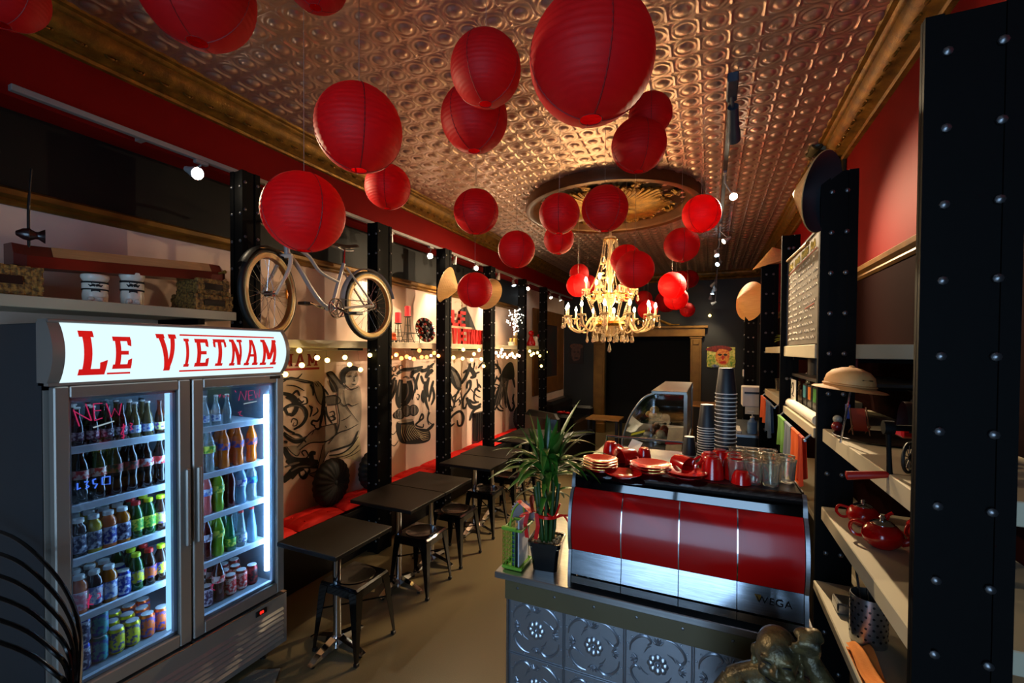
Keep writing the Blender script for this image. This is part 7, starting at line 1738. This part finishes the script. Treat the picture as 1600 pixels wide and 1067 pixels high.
# cloths hanging under the lower chalkboard shelf
rail = MB().tube([(.44, 2.63, 1.50), (.44, 3.60, 1.50)], .006, 8).tube([(.44, 2.66, 1.50), (.47, 2.66, 1.53)], .005, 6).tube([(.44, 3.56, 1.50), (.47, 3.56, 1.53)], .005, 6)
solo('cloth_rail', rail, m_steel, 'thin steel rail under the shelf holding the cleaning cloths', 'rail', loc=(.44, 3.1, 1.5))
rail = MB().tube([(.44, 3.78, 1.53), (.44, 4.74, 1.53)], .006, 8).tube([(.44, 3.8, 1.53), (.47, 3.8, 1.56)], .005, 6).tube([(.44, 4.7, 1.53), (.47, 4.7, 1.56)], .005, 6)
solo('cloth_rail', rail, m_steel, 'farther thin steel rail holding one orange and one blue cloth', 'rail', loc=(.44, 4.2, 1.53))
def cloth(y0, y1, z1, L, c, label, nm):
    def f(u, v, s=1):
        w = 1 + .12 * v
        yy = (y0 + y1) / 2 + (u - .5) * (y1 - y0) * w
        return (.44 - .008 * s + .010 * math.sin(u * 11 + 2) * v, yy, z1 + .006 - L * v * (1 + .06 * math.sin(u * 7)))
    mb = MB().grid(16, 10, lambda u, v: f(u, v)).grid(16, 10, lambda u, v: (lambda p: (p[0] + .018, p[1], p[2] + .04 * v))(f(u, v)))
    mb.grid(16, 4, lambda u, v: (.44 + .008 * math.cos(PI * (1 - v)) * 1.1, (y0 + y1) / 2 + (u - .5) * (y1 - y0), z1 + .006 + .006 * math.sin(PI * v)))
    solo('cleaning_cloth', mb, PAPER(nm, c, .25), label, 'cloth', 'cleaning cloths on the rails', loc=(.44, (y0 + y1) / 2, z1))
cloth(3.28, 3.55, 1.50, .20, (.50, .72, .36), 'green cleaning cloth hanging under the chalkboard-side shelf', 'cloth_green')
cloth(3.03, 3.25, 1.50, .20, (.50, .54, .62), 'blue grey cleaning cloth hanging between the green and orange ones', 'cloth_greyblue')
cloth(2.78, 3.00, 1.50, .27, (.92, .40, .14), 'long orange cleaning cloth hanging nearest the hat post', 'cloth_orange')
cloth(2.66, 2.76, 1.50, .24, (.70, .20, .08), 'dark orange cleaning cloth partly behind the hat post', 'cloth_rust')
cloth(4.36, 4.70, 1.53, .20, (.92, .42, .20), 'orange cleaning cloth on the farther rail beyond the slim post', 'cloth_orange2')
cloth(3.98, 4.28, 1.53, .26, (.35, .48, .68), 'blue cleaning cloth on the farther rail beyond the slim post', 'cloth_blue')
# paper roll on the lower shelf edge
solo('paper_roll', MB().lathe([(.012, 0), (.028, 0), (.028, .88), (.012, .88)], 20, (.505, 2.68, 1.599), (0, 1, 0)), m_paperw, 'long roll of white paper on the front edge of the lower chalkboard shelf', 'paper roll', loc=(.505, 3.1, 1.599))
# bottles, canister, tins
for k, (y, x) in enumerate(((3.52, .60), (3.47, .66))):
    t = thing('oil_bottle', f'slim clear bottle with dark stopper on the lower chalkboard shelf, {["nearer the slim post", "beside it toward the wall"][k]}', 'bottle', (x, y, 1.571))
    part(t, 'bottle_body', MB().lathe([(.001, 0), (.032, 0), (.034, .01), (.034, .12), (.014, .17), (.012, .21)], 18, (x, y, 1.571)), M('bottle_clear', (.85, .84, .78), .05, tr=.85))
    part(t, 'stopper', MB().lathe([(.014, .20), (.014, .235), (.005, .24), (.004, .27), (.001, .27)], 12, (x, y, 1.571)), m_chrome)
solo('paper_note', MB().box(.512, 3.40, 1.615, .515, 3.58, 1.76), m_paperw, 'white note sheet with dark sketch hung at the shelf front below the bottles', 'paper', loc=(.513, 3.5, 1.6))
solo('note_sketch', MB().tube(crom([(.5105, 3.54, 1.70), (.5105, 3.50, 1.74), (.5105, 3.46, 1.71), (.5105, 3.49, 1.67), (.5105, 3.53, 1.66), (.5105, 3.46, 1.65)], 5), .003, 4), m_ink, 'dark loopy drawing on the white note sheet', 'drawing', loc=(.5105, 3.5, 1.69))
solo('red_canister', MB().lathe([(.001, 0), (.055, 0), (.06, .01), (.06, .11), (.055, .12), (.001, .12)], 22, (.62, 3.02, 1.801)), M('orange_red_tin', (.80, .22, .10), .4), 'orange red round canister on the thin dark shelf', 'canister', loc=(.62, 3.02, 1.801))
solo('red_box', MB().box(.53, 2.66, 1.801, .66, 2.82, 1.95, .004), M('dark_red_card', (.45, .08, .06), .5), 'dark red carton on the thin dark shelf beside the hat post', 'carton', loc=(.6, 2.74, 1.801))
solo('black_jar', MB().lathe([(.001, 0), (.05, 0), (.052, .10), (.035, .12), (.035, .14), (.001, .14)], 18, (.62, 3.36, 1.801)), m_blackpl, 'black lidded jar on the thin dark shelf beside the canister', 'jar', loc=(.62, 3.36, 1.801))
for k, (c, nm) in enumerate((((.25, .55, .60), 'teal'), ((.80, .45, .12), 'amber'), ((.25, .55, .22), 'green'), ((.85, .25, .12), 'red'))):
    y = 3.30 - k * .15
    t = thing('tea_tin', f'small black tea box with a {nm} label on the lower chalkboard shelf', 'box', (.60, y, 1.571), group='tea boxes in a row')
    part(t, 'box_body', MB().box(.545, y - .06, 1.571, .66, y + .06, 1.745, .004), m_blackpl)
    part(t, 'colour_label', MB().box(.5435, y - .04, 1.66, .545, y + .04, 1.735), M('tealabel_' + nm, c, .5))
for k in range(6):
    t = thing('glass_tumbler', f'clear drinking glass on the shelf beyond the slim post, {ORD[k]} from the slim post', 'glass', (.56 + .06 * (k % 2), 4.05 + .11 * k, 1.601), group='glasses on the far chalkboard-side shelf')
    t.scale = (1.25, 1.25, 1.25); link('tumbler_body', me_g, t); link('rim', me_gr, t)
# upper shelf greenery and pink item
pg = thing('small_potted_plant', 'little yellow green plant on the upper chalkboard-side shelf beyond the slim post', 'plant', (.56, 4.1, 1.986))
part(pg, 'pot', MB().lathe([(.001, 0), (.03, 0), (.04, .05), (.001, .05)], 14, (.56, 4.1, 1.986)), M('pink_pot', (.85, .60, .55), .4))
lm_ = MB()
for k in range(24):
    q = leafm(Vector((.56, 4.1, 2.03)), RND.uniform(0, 6.28), RND.uniform(.3, 1.3), .10, .018, 1.0); lm_.add(q.v, q.f, True)
o = part(pg, 'foliage', lm_, M('yellow_green_leaf', (.70, .75, .20), .4)); o['kind'] = 'stuff'
pk = atx(1183, 520, .5)
solo('pink_panel', MB().box(.52, 5.0, 2.0, .53, 5.5, 2.42), M('pink_print', (.85, .30, .30), .6, c2=(.7, .2, .22), sc=14), 'pink red hanging print by the far service posts', 'print', loc=(.52, 5.2, 2.2))
solo('print_hanger', MB().tube([(.525, 5.02, 2.43), (.525, 5.48, 2.43)], .006, 6).tube([(.525, 5.25, 2.43), (.96, 5.25, 2.5)], .003, 4), m_blackpl, 'black bar carrying the pink red print', 'bar', loc=(.525, 5.25, 2.43))
# far right: white dispenser, soap bottle, tray, sink bench
fb_ = thing('far_bench', 'dark far service bench at the right with white trays on it', 'bench', (.35, 5.6, 0))
part(fb_, 'bench_body', MB().box(.22, 5.2, .02, .60, 6.3, 1.05, .004), m_blackpl)
part(fb_, 'bench_top', MB().box(.20, 5.18, 1.05, .615, 6.32, 1.08, .003), m_steel)
q0, q1 = aty(1160, 604, 5.4), aty(1186, 645, 5.4)
wd_ = thing('paper_towel_dispenser', 'white wall box dispenser above the far service bench', 'dispenser', (.5, 5.45, 1.5))
part(wd_, 'dispenser_body', MB().box(q0.x, 5.4, q1.z + .06, q1.x + .03, 5.62, q0.z, .008), m_whitepl)
part(wd_, 'slot', MB().box(q0.x + .02, 5.394, q0.z - .075, q1.x - .0, 5.401, q0.z - .055), m_blackpl)
part(wd_, 'paper_sheet', MB().box(q0.x + .03, 5.41, q1.z - .02, q1.x, 5.415, q1.z + .06), m_paperw)
part(wd_, 'mount', MB().box(q1.x + .02, 5.5, q1.z + .1, .965, 5.56, q1.z + .18).box(q1.x - .06, 5.5, 1.079, q1.x - .02, 5.54, q1.z + .07), m_blackpl)
sp_ = atz(1175, 688, 1.08)
sb = thing('soap_bottle', 'clear pump bottle of pale blue soap on the far service bench', 'bottle', (.36, 5.3, 1.08))
sbx = aty(1175, 680, 5.3)
part(sb, 'bottle_body', MB().lathe([(.001, .001), (.045, .001), (.048, .01), (.048, .12), (.02, .15), (.018, .165), (.001, .165)], 18, (sbx.x, 5.3, 1.08)), M('soap_blue', (.45, .62, .82), .1, tr=.3))
part(sb, 'pump', MB().lathe([(.02, .165), (.02, .18), (.006, .182), (.006, .22), (.001, .22)], 12, (sbx.x, 5.3, 1.08)).box(sbx.x - .05, 5.29, 1.295, sbx.x + .015, 5.31, 1.315, .004), m_whitepl)
ty = aty(1150, 690, 5.25)
solo('white_tray', MB().box(.215, 5.22, 1.081, .31, 5.6, 1.11, .004), m_whitepl, 'white flat tray at the left of the far service bench', 'tray', loc=(.26, 5.4, 1.081))
# ------------------------------------------------------------------ things at the back of the room
def painting(x0, z0, x1, z1, label, blobs, bg, nm):
    t = thing('wall_painting', label, 'painting', ((x0 + x1) / 2, YB - .02, (z0 + z1) / 2))
    part(t, 'canvas', MB().box(x0, YB - .025, z0, x1, YB - .001, z1, .002), bg)
    for k, (u, v, ru, rv, mt_) in enumerate(blobs):
        W, H = x1 - x0, z1 - z0
        c = (x0 + u * W, YB - .026 - k * .0004, z0 + v * H)
        P = crom([(c[0] + ru * W * math.cos(a) * RND.uniform(.85, 1.15), c[1], c[2] + rv * H * math.sin(a) * RND.uniform(.85, 1.15)) for a in [2 * PI * j / 9 for j in range(9)]], 3, True)
        part(t, 'paint_patch', MB().prism(P, (0, -.0003, 0)), mt_)
m_pt = {k: M('paint_' + k, a, .6, c2=b, sc=22, contrast=.15) for k, a, b in (('face', (.86, .58, .25), (.70, .30, .12)), ('hair', (.50, .10, .06), (.30, .06, .05)), ('green', (.30, .50, .18), (.75, .70, .30)), ('yellow', (.88, .80, .45), (.55, .60, .25)), ('red', (.75, .15, .08), (.6, .1, .06)), ('dark', (.12, .10, .08), (.25, .15, .08)), ('blue', (.25, .32, .50), (.6, .6, .55)), ('brown', (.42, .26, .16), (.28, .16, .10)))}
painting(-.064, 1.60, .48, 2.03, 'bright expressive portrait painting in green, yellow and red on the back wall', [(.15, .3, .15, .3, m_pt['green']), (.85, .3, .16, .3, m_pt['green']), (.45, .9, .5, .16, m_pt['hair']), (.55, .52, .27, .42, m_pt['face']), (.46, .62, .07, .06, m_pt['dark']), (.66, .62, .07, .06, m_pt['dark']), (.57, .47, .05, .10, m_pt['red']), (.57, .24, .13, .06, m_pt['red']), (.3, .06, .14, .08, m_pt['blue'])], m_pt['yellow'], 'a')
painting(-3.16, 1.62, -2.80, 2.10, 'dim brown portrait painting on the dark back wall left of the doorway', [(.5, .85, .42, .16, m_pt['brown']), (.5, .5, .34, .40, M('paint_dimface', (.40, .27, .20), .6, c2=(.25, .15, .12), sc=18)), (.38, .58, .08, .05, m_pt['dark']), (.64, .58, .08, .05, m_pt['dark']), (.52, .28, .16, .05, m_pt['dark'])], M('paint_dimground', (.13, .09, .08), .7), 'b')
# gilt framed panel at the far mural wall
fp = thing('gilt_framed_panel', 'tall gilt framed dark red picture at the far end of the mural wall', 'picture', (XL, 9.2, 2.0))
part(fp, 'gilt_frame', MB().box(XL + .001, 8.36, 1.0, XL + .04, 8.60, 2.8, .006).box(XL + .001, 9.9, 1.0, XL + .04, 10.35, 2.8, .006).box(XL + .001, 8.55, 2.5, XL + .04, 9.9, 2.8, .006).box(XL + .001, 8.55, 1.0, XL + .04, 9.9, 1.35, .006), M('amber_gilt', (.50, .32, .10), .45, .3, c2=(.40, .24, .07), sc=5))
part(fp, 'picture_field', MB().box(XL + .001, 8.55, 1.35, XL + .02, 9.9, 2.5), M('dark_red_picture', (.16, .05, .05), .6, c2=(.06, .06, .09), sc=3, contrast=.1))
# sofa and tables
m_lea = M('black_leather', (.04, .038, .038), .28, bump=.12, bsc=14)
sf = thing('leather_sofa', 'black leather sofa at the back left of the room', 'sofa', (-2.55, 9.2, 0))
part(sf, 'seat', MB().box(-3.2, 8.7, .12, -2.55, 10.2, .44, .05), m_lea)
part(sf, 'backrest', MB().box(-3.25, 8.7, .40, -2.98, 10.2, .86, .06), m_lea)
for y in (8.55, 10.2): part(sf, 'armrest', MB().box(-3.25, y, .10, -2.5, y + .2, .64, .06), m_lea)
for a_, b_ in ((-3.1, 8.8), (-2.64, 8.8), (-3.1, 10.15), (-2.64, 10.15)): part(sf, 'foot', MB().box(a_ - .04, b_ - .04, 0, a_ + .04, b_ + .04, .12), m_blackpl)
def armch(cx, cy, rz, label):
    t = thing('leather_armchair', label, 'armchair', (cx, cy, 0), rz)
    part(t, 'seat', MB().box(-.36, -.36, .12, .36, .36, .44, .06), m_lea, False)
    part(t, 'backrest', MB().box(-.40, .24, .40, .40, .46, .95, .08), m_lea, False)
    for s in (-1, 1): part(t, 'armrest', MB().box(s * .36, -.38, .12, s * .52, .40, .66, .06), m_lea, False)
    for a in (-1, 1):
        for b in (-1, 1): part(t, 'foot', MB().lathe([(.02, 0), (.025, .12)], 8, (a * .3, b * .3, 0)), m_blackpl, False)
armch(-2.30, 7.05, 2.6, 'black leather armchair beyond the last cafe table')
rp = Vector((-2.62, 8.62, .645))
solo('red_ornament_bow', MB().ball((-2.78, 8.65, .675), .05, 10, 6, (1.6, 1, .6)).ball((-2.62, 8.65, .67), .045, 10, 6, (1.4, 1, .6)).ball((-2.70, 8.65, .68), .03, 8, 6), m_redglaze, 'small red bow-like ornament on the sofa armrest', 'ornament', loc=(-2.7, 8.65, .64))
ct = thing('wooden_side_table', 'square pale wooden table in front of the left door column', 'table', (-1.85, 8.1, 0))
part(ct, 'tabletop', MB().box(-2.05, 7.85, .69, -1.45, 8.35, .72, .004), M('pale_table_wood', (.70, .52, .26), .45, c2=(.60, .42, .20), sc=4, stretch=(2, 14, 2)))
for a in (-2.0, -1.5):
    for b in (7.9, 8.3): part(ct, 'leg', MB().box(a - .025, b - .025, 0, a + .025, b + .025, .69, .003), m_bench)
ct2 = thing('wooden_side_table', 'pale topped table at the right of the doorway behind the cup stacks', 'table', (-.1, 8.6, 0))
pp = aty(1090, 632, 7.6); pq = aty(1122, 632, 7.6)
part(ct2, 'tabletop', MB().box(pp.x - .1, 7.5, pp.z - .03, pq.x + .25, 8.1, pp.z, .004), M('pale_table_wood', (.70, .52, .26)))
part(ct2, 'table_cupboard', MB().box(pp.x - .06, 7.56, 0, pq.x + .2, 8.05, pp.z - .03), m_bench)
st_ = thing('plant_pedestal', 'dark pedestal with an orange bowl at the right door column', 'pedestal', (-.42, 9.7, 0))
pz = aty(1068, 652, 9.5).z; pxx = aty(1068, 652, 9.5).x
part(st_, 'pillar', MB().lathe([(.16, 0), (.16, .04), (.06, .08), (.05, pz - .06), (.15, pz - .03), (.15, pz)], 16, (pxx, 9.5, 0)), m_bench)
solo('orange_bowl', MB().lathe([(.001, .001), (.09, .001), (.17, .07), (.16, .08), (.001, .05)], 18, (pxx, 9.5, pz)).ball((pxx - .05, 9.48, pz + .08), .05, 8, 6).ball((pxx + .05, 9.5, pz + .09), .05, 8, 6).ball((pxx, 9.45, pz + .10), .05, 8, 6), M('orange_fruit', (.85, .38, .12), .5), 'bowl of orange fruit on the dark pedestal by the doorway', 'bowl', loc=(pxx, 9.5, pz))
sq_ = aty(1161, 583, 6.39)
solo('wall_switch', MB().box(.385, 6.42, sq_.z - .045, .3995, 6.50, sq_.z + .045, .003), m_whitepl, 'cream square light switch on the far service post', 'switch', loc=(.39, 6.46, sq_.z))
wl_ = aty(1109, 493, YB - .05)
solo('wall_sconce', MB().ball((wl_.x, YB - .05, wl_.z), .03, 10, 8).tube([(wl_.x, YB, wl_.z), (wl_.x, YB - .05, wl_.z)], .012, 8), EMIT('sconce_glow', (1, .85, .5), 4.0), 'tiny glowing round light on the back wall', 'lamp', loc=(wl_.x, YB, wl_.z))
# grey floor mat by the entrance
mt_ = MB().box(-2.55, .3, .0005, -2.02, 1.60, .012, .004)
solo('door_mat', MB().prism([tuple(atz(438, 1047, 0).xy) + (.0005,), tuple(atz(398, 1050, 0).xy) + (.0005,), (-2.42, .9, .0005), (-1.6, .9, .0005)], (0, 0, .012)), M('grey_mat', (.50, .48, .42), .9, c2=(.42, .40, .36), sc=120, bump=.3, bsc=300), 'grey textured floor mat before the refrigerator', 'mat', loc=(-2.2, 1.4, 0))
# ------------------------------------------------------------------ laughing statue in the foreground
BC = Vector((.180, 1.42, .83))
stn = thing('laughing_statue', 'dark bronze laughing bald statue raising one hand, in front of the counter', 'statue', (BC.x, BC.y, 0))
fm = MB(); FT = Matrix.Translation((BC.x, BC.y, .83)) @ Matrix.Diagonal((.92, .92, .92, 1)) @ Matrix.Rotation(-.12, 4, 'Z')
def fb(x, y, z, r, sx=1, sy=1, sz=1): fm.ball((x, y, z), r, 16, 12, (sx, sy, sz))
def fl(p, r, n=10): fm.tube(crom(p, 4), [r[0] + (r[1] - r[0]) * i / (len(crom(p, 4)) - 1) for i in range(len(crom(p, 4)))], n)
# hips at z=0, facing -y (towards the camera)
fb(0, 0, .02, .125, 1.1, .95, .9); fb(0, -.04, .07, .105, 1.05, .95, 1); fb(0, 0, .15, .10, 1.1, .85, .9); fb(-.05, -.055, .155, .048, 1, .7, .9); fb(.05, -.055, .155, .048, 1, .7, .9)
fb(0, -.13, .055, .012)
fl([(-.115, .0, .165), (-.06, 0, .205), (0, .0, .225), (.06, 0, .205), (.115, 0, .165)], (.046, .046))
fb(0, -.005, .235, .044)
fb(0, -.008, .305, .062, .95, 1.02, 1.08); fb(0, -.028, .272, .048, 1.05, .85, .85); fb(0, .012, .318, .056)
for s in (-1, 1):
    fb(s * .030, -.060, .276, .019, 1, .8, .9); fb(s * .024, -.062, .315, .014, 1.5, .7, .5); fb(s * .062, .0, .292, .015, .6, .8, 1.4); fb(s * .063, -.003, .262, .011, .6, .8, 1.6)
    fb(s * .012, -.073, .279, .008)
fb(0, -.074, .290, .011, .8, 1, 1.5); fb(0, -.078, .281, .011); fb(0, -.052, .240, .021, 1.3, .8, .7); fb(0, -.066, .262, .014, 1.6, .6, .4); fb(0, -.064, .251, .013, 1.5, .6, .4)
fl([(-.11, 0, .165), (-.145, -.02, .11), (-.15, -.05, .06)], (.046, .040)); fl([(-.15, -.05, .06), (-.11, -.10, .05), (-.06, -.125, .06)], (.036, .026)); fb(-.045, -.13, .062, .026, 1.2, .7, .9)
for k in range(4): fl([(-.04, -.140, .078 - .011 * k), (-.02, -.148, .078 - .011 * k), (-.008, -.142, .074 - .011 * k)], (.008, .007), 8)
fl([(.11, 0, .17), (.128, -.01, .215), (.118, -.015, .26)], (.044, .034)); fl([(.118, -.015, .26), (.096, -.02, .30), (.078, -.02, .335)], (.032, .024))
fb(.080, -.022, .352, .027, 1.1, .8, 1)
for k in range(4): fl([(.060 + .013 * k, -.036, .362), (.056 + .014 * k, -.044, .384 - .004 * abs(k - 1.5)), (.060 + .013 * k, -.030, .396 - .005 * abs(k - 1.5))], (.010, .008), 8)
fl([(.055, -.03, .345), (.044, -.042, .358), (.042, -.040, .372)], (.010, .008), 8)
fb(.078, -.018, .390, .026, 1.5, 1, .75); fb(.094, -.015, .398, .018)
fl([(-.04, -.02, -.03), (-.15, -.09, -.05), (-.10, -.16, -.075), (.02, -.165, -.085)], (.07, .04)); fl([(.04, -.02, -.03), (.15, -.09, -.05), (.10, -.155, -.07), (-.02, -.15, -.075)], (.07, .04))
for s in (-1, 1):
    for k in range(6): fl([(s * (.115 - .013 * k), -.02 - .012 * k, .185 - .004 * k), (s * (.125 - .012 * k), -.065 - .008 * k, .10), (s * (.13 - .02 * k), -.085, -.01)], (.010, .015), 8)
    fl([(s * .05, -.03, .215), (s * .075, -.075, .14), (s * .095, -.105, .03)], (.012, .016), 8)
tme = fm.mesh('figure', None); tme.transform(FT)
mo = bpy.data.objects.new('tmp_figure', tme); COL.objects.link(mo)
rm = mo.modifiers.new('r', 'REMESH'); rm.mode = 'VOXEL'; rm.voxel_size = .0042; rm.use_smooth_shade = True
sm = mo.modifiers.new('s', 'SMOOTH'); sm.factor = .5; sm.iterations = 3
dg = bpy.context.evaluated_depsgraph_get(); dg.update()
me = bpy.data.meshes.new_from_object(mo.evaluated_get(dg)); bpy.data.objects.remove(mo)
me.transform(Matrix.Translation((-BC.x, -BC.y, 0)))
me.materials.clear(); me.materials.append(M('aged_bronze', (.42, .36, .22), .42, .4, c2=(.15, .14, .10), sc=26, bump=.35, bsc=60, contrast=.2))
for p in me.polygons: p.use_smooth = True
me.name = 'figure'; link('figure', me, stn)
for s in (-1, 1):
    ey = MB(); ey.T = FT; ey.tube(crom([(s * .014, -.0665, .301), (s * .024, -.067, .304), (s * .035, -.061, .300)], 4), .0028, 6); part(stn, 'eye', ey, m_dark)
ey = MB(); ey.T = FT
ey.tube(crom([(-.028, -.066, .258), (-.012, -.0745, .2545), (.012, -.0745, .2545), (.028, -.066, .258)], 4), .0028, 6)
part(stn, 'mouth', ey, m_dark)
bd = MB(); bd.T = FT
for k in range(17):
    t = PI + PI * k / 16; bd.ball((.085 * math.cos(t), -.06 - .055 * math.sin(-t) ** .7 if math.sin(-t) > 0 else -.06, .205 + .085 * math.sin(t)), .009, 8, 6)
part(stn, 'bead_necklace', bd, M('bronze_bead', (.34, .30, .20), .35, .5))
part(stn, 'lotus_base', MB().lathe([(.001, .67), (.14, .67), (.16, .69), (.15, .72), (.17, .75), (.15, .77), (.001, .77)], 28, (BC.x, BC.y - .03, 0)), M('aged_bronze', (.3, .27, .19)))
pdm = thing('display_pedestal', 'plain dark wooden pedestal carrying the laughing statue', 'pedestal', (BC.x, BC.y, 0))
part(pdm, 'column', MB().box(BC.x - .12, BC.y - .17, .04, BC.x + .12, BC.y + .10, .635, .004), m_bench)
part(pdm, 'cap_board', MB().box(BC.x - .17, BC.y - .21, .635, BC.x + .17, BC.y + .145, .669, .006), m_bench)
part(pdm, 'foot_board', MB().box(BC.x - .15, BC.y - .19, 0, BC.x + .15, BC.y + .12, .04, .006), m_bench)
